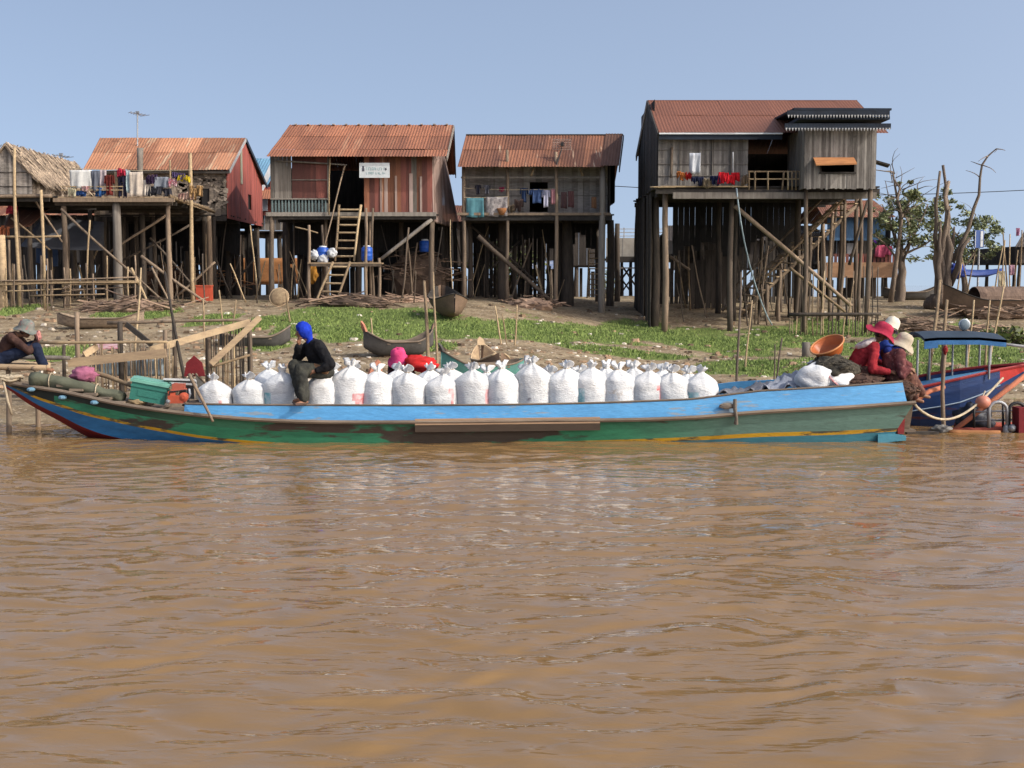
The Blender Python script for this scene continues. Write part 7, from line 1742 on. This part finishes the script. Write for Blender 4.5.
for nm, lab, px, py, sz, n_, sd in (('firewood_heap', 'heap of dry sticks on the slope below the sign board house', 352, 306, (3.0, 1.2, .45), 120, 1), ('firewood_heap', 'low heap of sticks below the end of the rusty house', 405, 303, (2.6, 1.0, .35), 80, 2), ('brush_heap', 'dark brush heap on the grass behind the white hat', 905, 330, (2.2, 1.4, .55), 140, 3), ('brush_heap', 'dry grass and stick heap behind the canopy', 975, 336, (2.6, 1.2, .4), 110, 4), ('brush_heap', 'heap of brown husks and sticks on the slope behind the fish pen', 125, 312, (3.2, 1.2, .6), 120, 5), ('brush_heap', 'earthy heap of sticks at the foot of the washing house brace', 530, 308, (2.0, 1.0, .5), 60, 6)):
    g = gp(px, py); brush(nm, lab, 'heap', G(g.x, g.y) + V3((0, 0, .05)), sz, ST, n_, sd)
brush('brush_heap', 'big dark heap of brush stored under the end of the rusty house', 'heap', G(xat(420, 50), 50) + V3((0, 0, .8)), (2.6, 1.5, 1.6), ST, 170, 7)
brush('brush_heap', 'orange brown heap of wood behind the stilts of the long house', 'heap', G(xat(165, 55), 55) + V3((0, 0, .4)), (4.5, 1.5, 1.2), mat('orange brown wood', (.38, .2, .1), (.2, .1, .06), 5, rnd=.9), 130, 8)
brush('brush_heap', 'pile of poles leaning at the edge before the roofed boat', 'heap', G(xat(1000, 47), 47) + V3((0, 0, .2)), (3.2, 1.0, .5), ST, 90, 9)
p = gp(72, 330); canoe('tan upturned hull lying in the weeds beyond the pen rail', G(xat(100, 38), 38) + V3((0, 0, .0)), .1, 2.6, .8, .3, (.2, .25), M['thatch'], M['thatch'], [], 0)
t = thing('concrete_post', 'small round grey post in the grass near the crimson hat', 'post', gp(818, 357)); g = gp(806, 357); k = MB(); k.lathe(g - V3((0, 0, .1)), [(.12, 0), (.125, .3), (.12, .52), (.04, .53)], 12); k.build('shaft', M['grey_wood'], t, True)
t = thing('street_sign', 'narrow blue and white upright sign on a thin pole near the trees', 'sign', G(xat(979, 55), 55)); q = at(979, 239, 55); k = MB(); k.box(q, (.40, .06, .78)); pn = k.build('panel', flat('blue sign face', (.08, .14, .36)), t); k = MB(); k.box(q + V3((.11, -.037, 0)), (.11, .012, .70)); k.box(q + V3((-.17, -.037, 0)), (.03, .012, .72)); k.build('white_stripe', M['white_paint'], pn); k = MB(); k.tube([G(q.x, 55), at(979, 249, 55)], .045, 6); k.build('pole', M['metal'], t)
sheet('blue_tarpaulin', 'sagging blue tarpaulin strip strung between poles near the trees', 'tarpaulin', (at(955, 274, 50), at(1004, 272, 50), at(1004, 268, 50.3), at(955, 268, 50.3)), flat('blue tarpaulin', (.05, .09, .30)), sag=.25)
rag('blue_bundle', 'blue cloth bundle at the end of the tarpaulin strip by the trunk', 'bundle', at(957, 271, 50), (.7, .5, .55), cloth('blue bundle cloth', (.05, .08, .32)), 33)
sheet('cream_board', 'cream board propped by the end of the roofed boat', 'board', (at(998, 289, 49), at(1006, 289, 49), at(1005, 271, 49.2), at(999, 271, 49.2)), flat('cream board', (.5, .42, .26)), (0, .04, 0), 0, amp=0)
for n_, (x0, y0, x1, y1) in enumerate(((1001, 300, 1005, 240), (1008, 300, 1003, 232), (1018, 300, 1022, 230), (992, 296, 1003, 246), (964, 290, 975, 255), (975, 296, 962, 258), (1012, 300, 1018, 250), (955, 300, 962, 262), (967, 362, 974, 300), (988, 360, 1004, 285), (1012, 300, 1010, 234), (985, 355, 990, 300))):
    Yk = 49 if y0 < 310 else 34; q0 = at(x0, y0, Yk); k = MB(); k.stick((q0.x, Yk, gz(q0.x, Yk) - .2), at(x1, y1, Yk), .035, .022, 6, .012)
    tag(k.build('bamboo_pole', M['bamboo'], None, True), f'thin bamboo pole near the roofed boat, {ORD[n_] if n_ < 14 else n_} of the loose poles there', 'pole', 'loose bamboo poles by the roofed boat')
# a bush and clutter seen through the stilts
sheet('blue_white_tarp', 'blue and white tarpaulin roof seen through the stilts of the washing house', 'tarpaulin', (at(528, 268, 56), at(560, 268, 56), at(558, 260, 58), at(530, 260, 58)), mat('blue white tarp', (.5, .52, .56), (.12, .2, .42), 2, rnd=.1))
# ---------------------------------------------------------------- trees and shrubs
M['bark'] = mat('grey brown bark', (.22, .17, .13), (.11, .085, .065), 4, (4, 4, .8), rnd=.4, bump=.8)
M['dead_wood'] = mat('pale pollarded wood', (.26, .20, .15), (.12, .09, .07), 4, (4, 4, .7), rnd=.5, bump=.8)
M['leaf'] = mat('dull green leaves', (.235, .26, .13), (.13, .155, .075), 1.5, rnd=.9, bump=0, rough=.6)
M['leaf_yellow'] = mat('yellow green leaves', (.13, .15, .04), (.07, .09, .025), 1.5, rnd=.9, bump=0, rough=.6)
def leaves(k, c, r, n, size=(.10, .2)):
    c = Vector(c)
    for _ in range(n):
        d = V3((random.gauss(0, 1), random.gauss(0, 1), random.gauss(0, 1))).normalized() * random.random() ** .45
        p = c + V3((d.x * r[0], d.y * r[1], d.z * r[2])); s = random.uniform(*size)
        u = V3((random.gauss(0, 1), random.gauss(0, 1), random.gauss(0, .7))).normalized(); v = u.cross(V3((random.gauss(0, 1), random.gauss(0, 1), random.gauss(0, 1)))).normalized()
        k.add([p - u * s, p + v * s * .42, p + u * s, p - v * s * .42], [(0, 1, 2, 3)])
def limb_path(a, b, bend=.12, seg=6):
    a, b = Vector(a), Vector(b); L_ = (b - a).length; o = V3((random.uniform(-1, 1), random.uniform(-1, 1), random.uniform(-.3, .6))) * L_ * bend
    return [a.lerp(b, i / seg) + o * math.sin(PI * i / seg) + V3((random.uniform(-1, 1), random.uniform(-1, 1), random.uniform(-1, 1))) * L_ * .012 for i in range(seg + 1)]
def tree(label, base, fork, trunk_r, limbs, clumps, leaf_m, bark='bark', name='leafy_tree', twigs=5):
    """limbs: (end point, radius); clumps: (centre, radii, number of leaves)"""
    t = thing(name, label, 'tree', base, None); k = MB()
    base, fork = Vector(base), Vector(fork)
    tp = limb_path(base - V3((0, 0, .3)), fork, .06, 7); k.tube(tp, [trunk_r * (1.5 if i == 0 else 1.12 - .07 * i) for i in range(8)], 10); k.build('trunk', M[bark], t, True)
    ends = []
    for e, r in limbs:
        k = MB(); pts = limb_path(tp[random.choice((5, 6, 7))], e); k.tube(pts, [r * (1 - .65 * i / 6) for i in range(7)], 7); ends += pts[3:]
        for _ in range(twigs):
            q = random.choice(pts[2:]); d = V3((random.gauss(0, 1), random.gauss(0, 1), random.gauss(.3, .7))).normalized() * random.uniform(.4, 1.1); p2 = limb_path(q, q + d, .15, 4); k.tube(p2, [r * .3 * (1 - .2 * i) for i in range(5)], 5)
        k.build('limb', M[bark], t, True)
    if clumps:
        k = MB()
        for c, r, n in clumps:
            # a clump is itself several sprays with gaps between
            for _ in range(max(2, int(n / 27))):
                d = V3((random.gauss(0, .5), random.gauss(0, .5), random.gauss(0, .5))); cc = Vector(c) + V3((d.x * r[0], d.y * r[1], d.z * r[2]))
                leaves(k, cc, (r[0] * .44, r[1] * .42, r[2] * .34), 44, (.06, .135))
        k.build('crown', leaf_m, t)
    return t
random.seed(77)
Yt = 52.5; g = G(xat(899, Yt), Yt)
tree('leafy green tree with a forked trunk beside the big house', g, at(900, 245, Yt), .2,
     [(at(893, 172, Yt), .10), (at(882, 205, Yt - .5), .07), (at(918, 190, Yt + .5), .09), (at(928, 205, Yt), .07), (at(875, 235, Yt - .4), .06), (at(935, 238, Yt - .5), .06), (at(886, 180, Yt + .6), .04), (at(905, 215, Yt - .8), .06)],
     [(at(906, 203, Yt), (.7, .8, .55), 260), (at(920, 212, Yt + .3), (.8, .8, .7), 360), (at(914, 190, Yt), (.5, .5, .3), 110), (at(899, 222, Yt), (.8, .9, .6), 300), (at(884, 218, Yt - .3), (.5, .6, .55), 140), (at(930, 226, Yt), (.7, .8, .8), 330), (at(912, 238, Yt - .4), (.9, .8, .6), 300), (at(893, 243, Yt), (.6, .6, .5), 150), (at(880, 238, Yt), (.4, .5, .6), 90), (at(876, 205, Yt), (.35, .4, .4), 50), (at(925, 250, Yt), (.7, .6, .4), 150), (at(905, 182, Yt), (.3, .3, .2), 30)], M['leaf'])
Yt = 56; g = G(xat(966, Yt), Yt)
tree('second green tree spreading behind the pollarded trunk', g, at(962, 262, Yt), .15,
     [(at(985, 225, Yt), .07), (at(993, 240, Yt), .06), (at(950, 225, Yt), .06), (at(975, 215, Yt), .06), (at(945, 250, Yt), .05)],
     [(at(985, 228, Yt), (.8, .8, .6), 300), (at(991, 243, Yt), (.5, .7, .6), 190), (at(970, 222, Yt), (.7, .8, .5), 220), (at(975, 250, Yt), (.9, .8, .5), 230), (at(955, 235, Yt), (.7, .7, .7), 230), (at(946, 250, Yt), (.6, .7, .6), 190), (at(960, 262, Yt), (.8, .7, .4), 120), (at(943, 190, Yt - 1), (.5, .5, .35), 100), (at(951, 205, Yt), (.5, .5, .4), 110)], M['leaf'])
Yt = 49.5; g = G(xat(943, Yt), Yt)
t = thing('pollarded_tree', 'bare pale pollarded trunk of many stems with one long crooked branch', 'tree', g)
for px0, px1, y1, r0, r1, bend in ((941, 935, 198, .17, .04, .05), (943, 944, 166, .19, .05, .03), (946, 948, 182, .19, .05, .03), (947, 955, 226, .17, .04, .05), (942, 951, 205, .15, .03, .06), (941, 940, 222, .20, .05, .04), (945, 946, 238, .24, .09, .02)):
    k = MB(); pts = limb_path(V3((xat(px0, Yt), Yt + random.uniform(-.2, .2), g.z - .3)), at(px1, y1, Yt + random.uniform(-.2, .2)), bend, 9); k.tube(pts, [(r0 + (r1 - r0) * i / 9) * random.uniform(.82, 1.25) for i in range(10)], 10); k.V = [tuple(Vector(v) * 1 + Vector((1, 1, 0)) * .05 * noise.noise((v[0] * 5, v[1] * 5, v[2] * 2.2))) for v in k.V]; k.build('trunk', M['dead_wood'], t, True)
k = MB(); k.sphere(G(xat(944, Yt), Yt) + V3((0, 0, .15)), (.75, .6, .45), 18, 10, fn=lambda d: 1 + .4 * noise.noise((d.x * 3, d.y * 3, d.z * 3))); k.build('root_flare', M['dead_wood'], t, True)
k = MB(); pts = [at(*q) for q in ((952, 262, Yt), (961, 245, Yt), (968, 230, Yt - .1), (974, 208, Yt), (979, 195, Yt), (980, 178, Yt), (982, 165, Yt + .1), (988, 156, Yt), (996, 149, Yt))]; k.tube(pts, [.11, .095, .08, .07, .06, .05, .042, .034, .022], 8)
for q, d in ((6, (-10, -4)), (7, (6, -6)), (7, (-12, 6)), (6, (12, 8)), (5, (-12, -8)), (8, (8, 2)), (8, (-4, 4))):
    a = pts[q]; k.tube(limb_path(a, a + V3((d[0] / FPX * Yt, random.uniform(-.3, .3), -d[1] / FPX * Yt)), .2, 4), [.025, .02, .016, .012, .008], 5)
k.build('crooked_branch', M['bark'], t, True)
k = MB(); k.tube([at(*q) for q in ((938, 250, Yt), (935, 238, Yt), (937, 222, Yt), (936, 205, Yt), (940, 171, Yt))], [.1, .08, .07, .06, .05], 7); k.build('crooked_branch', M['bark'], t, True)
k = MB(); k.tube([at(*q) for q in ((950, 285, Yt), (957, 270, Yt - .3), (962, 248, Yt - .3), (970, 238, Yt - .3))], [.14, .12, .09, .06], 7); k.build('crooked_branch', M['dead_wood'], t, True)
Yt = 52; t = thing('bare_sapling', 'thin bare twisting sapling beside the big house corner', 'tree', G(xat(891, Yt), Yt)); k = MB()
tr = [G(xat(891, Yt), Yt)] + [at(*q) for q in ((895, 270, Yt), (899, 240, Yt), (902, 215, Yt), (897, 198, Yt), (900, 188, Yt), (893, 178, Yt))]; k.tube(tr, [.12, .1, .08, .07, .055, .045, .03], 7); k.build('trunk', M['bark'], t, True)
k = MB()
for _ in range(26):
    a = random.choice(tr[3:]) + V3((random.uniform(-.1, .1), 0, random.uniform(-.2, .2))); k.tube(limb_path(a, a + V3((random.gauss(0, .7), random.gauss(0, .5), random.gauss(.4, .5))), .2, 4), [.022, .018, .014, .01, .006], 5)
k.build('twigs', M['bark'], t, True)
# shrubs seen under the third house and behind
def shrub(label, c, r, n, m):
    t = thing('shrub', label, 'shrub', (c[0], c[1], gz(c[0], c[1]))); k = MB()
    b0 = V3((c[0], c[1], gz(c[0], c[1]) - .1))
    for _ in range(9): k.stick(b0 + V3((random.uniform(-.3, .3) * r[0], random.uniform(-.3, .3), 0)), Vector(c) + V3((random.uniform(-.8, .8) * r[0], random.uniform(-.6, .6) * r[1], random.uniform(0, .8) * r[2])), .03, .012, 5, .03)
    k.build('stem', M['bark'], t)
    k = MB(); leaves(k, c, r, n, (.08, .16)); k.build('foliage', m, t)
shrub('yellow green shrub growing behind the stilts of the washing house', at(500, 262, 56.5), (1.6, .9, 1.2), 500, M['leaf_yellow'])
shrub('green shrub behind the far stilts of the washing house', at(528, 268, 57.5), (1.0, .8, 1.0), 260, M['leaf_yellow'])
shrub('low green shrub beside the pale ladder', at(608, 284, 58), (.6, .6, .8), 160, M['leaf'])
shrub('bushy green weeds at the edge of the bank beyond the canopy', gp(1005, 345) + V3((0, 0, .25)), (1.0, .7, .35), 420, M['leaf_yellow'])
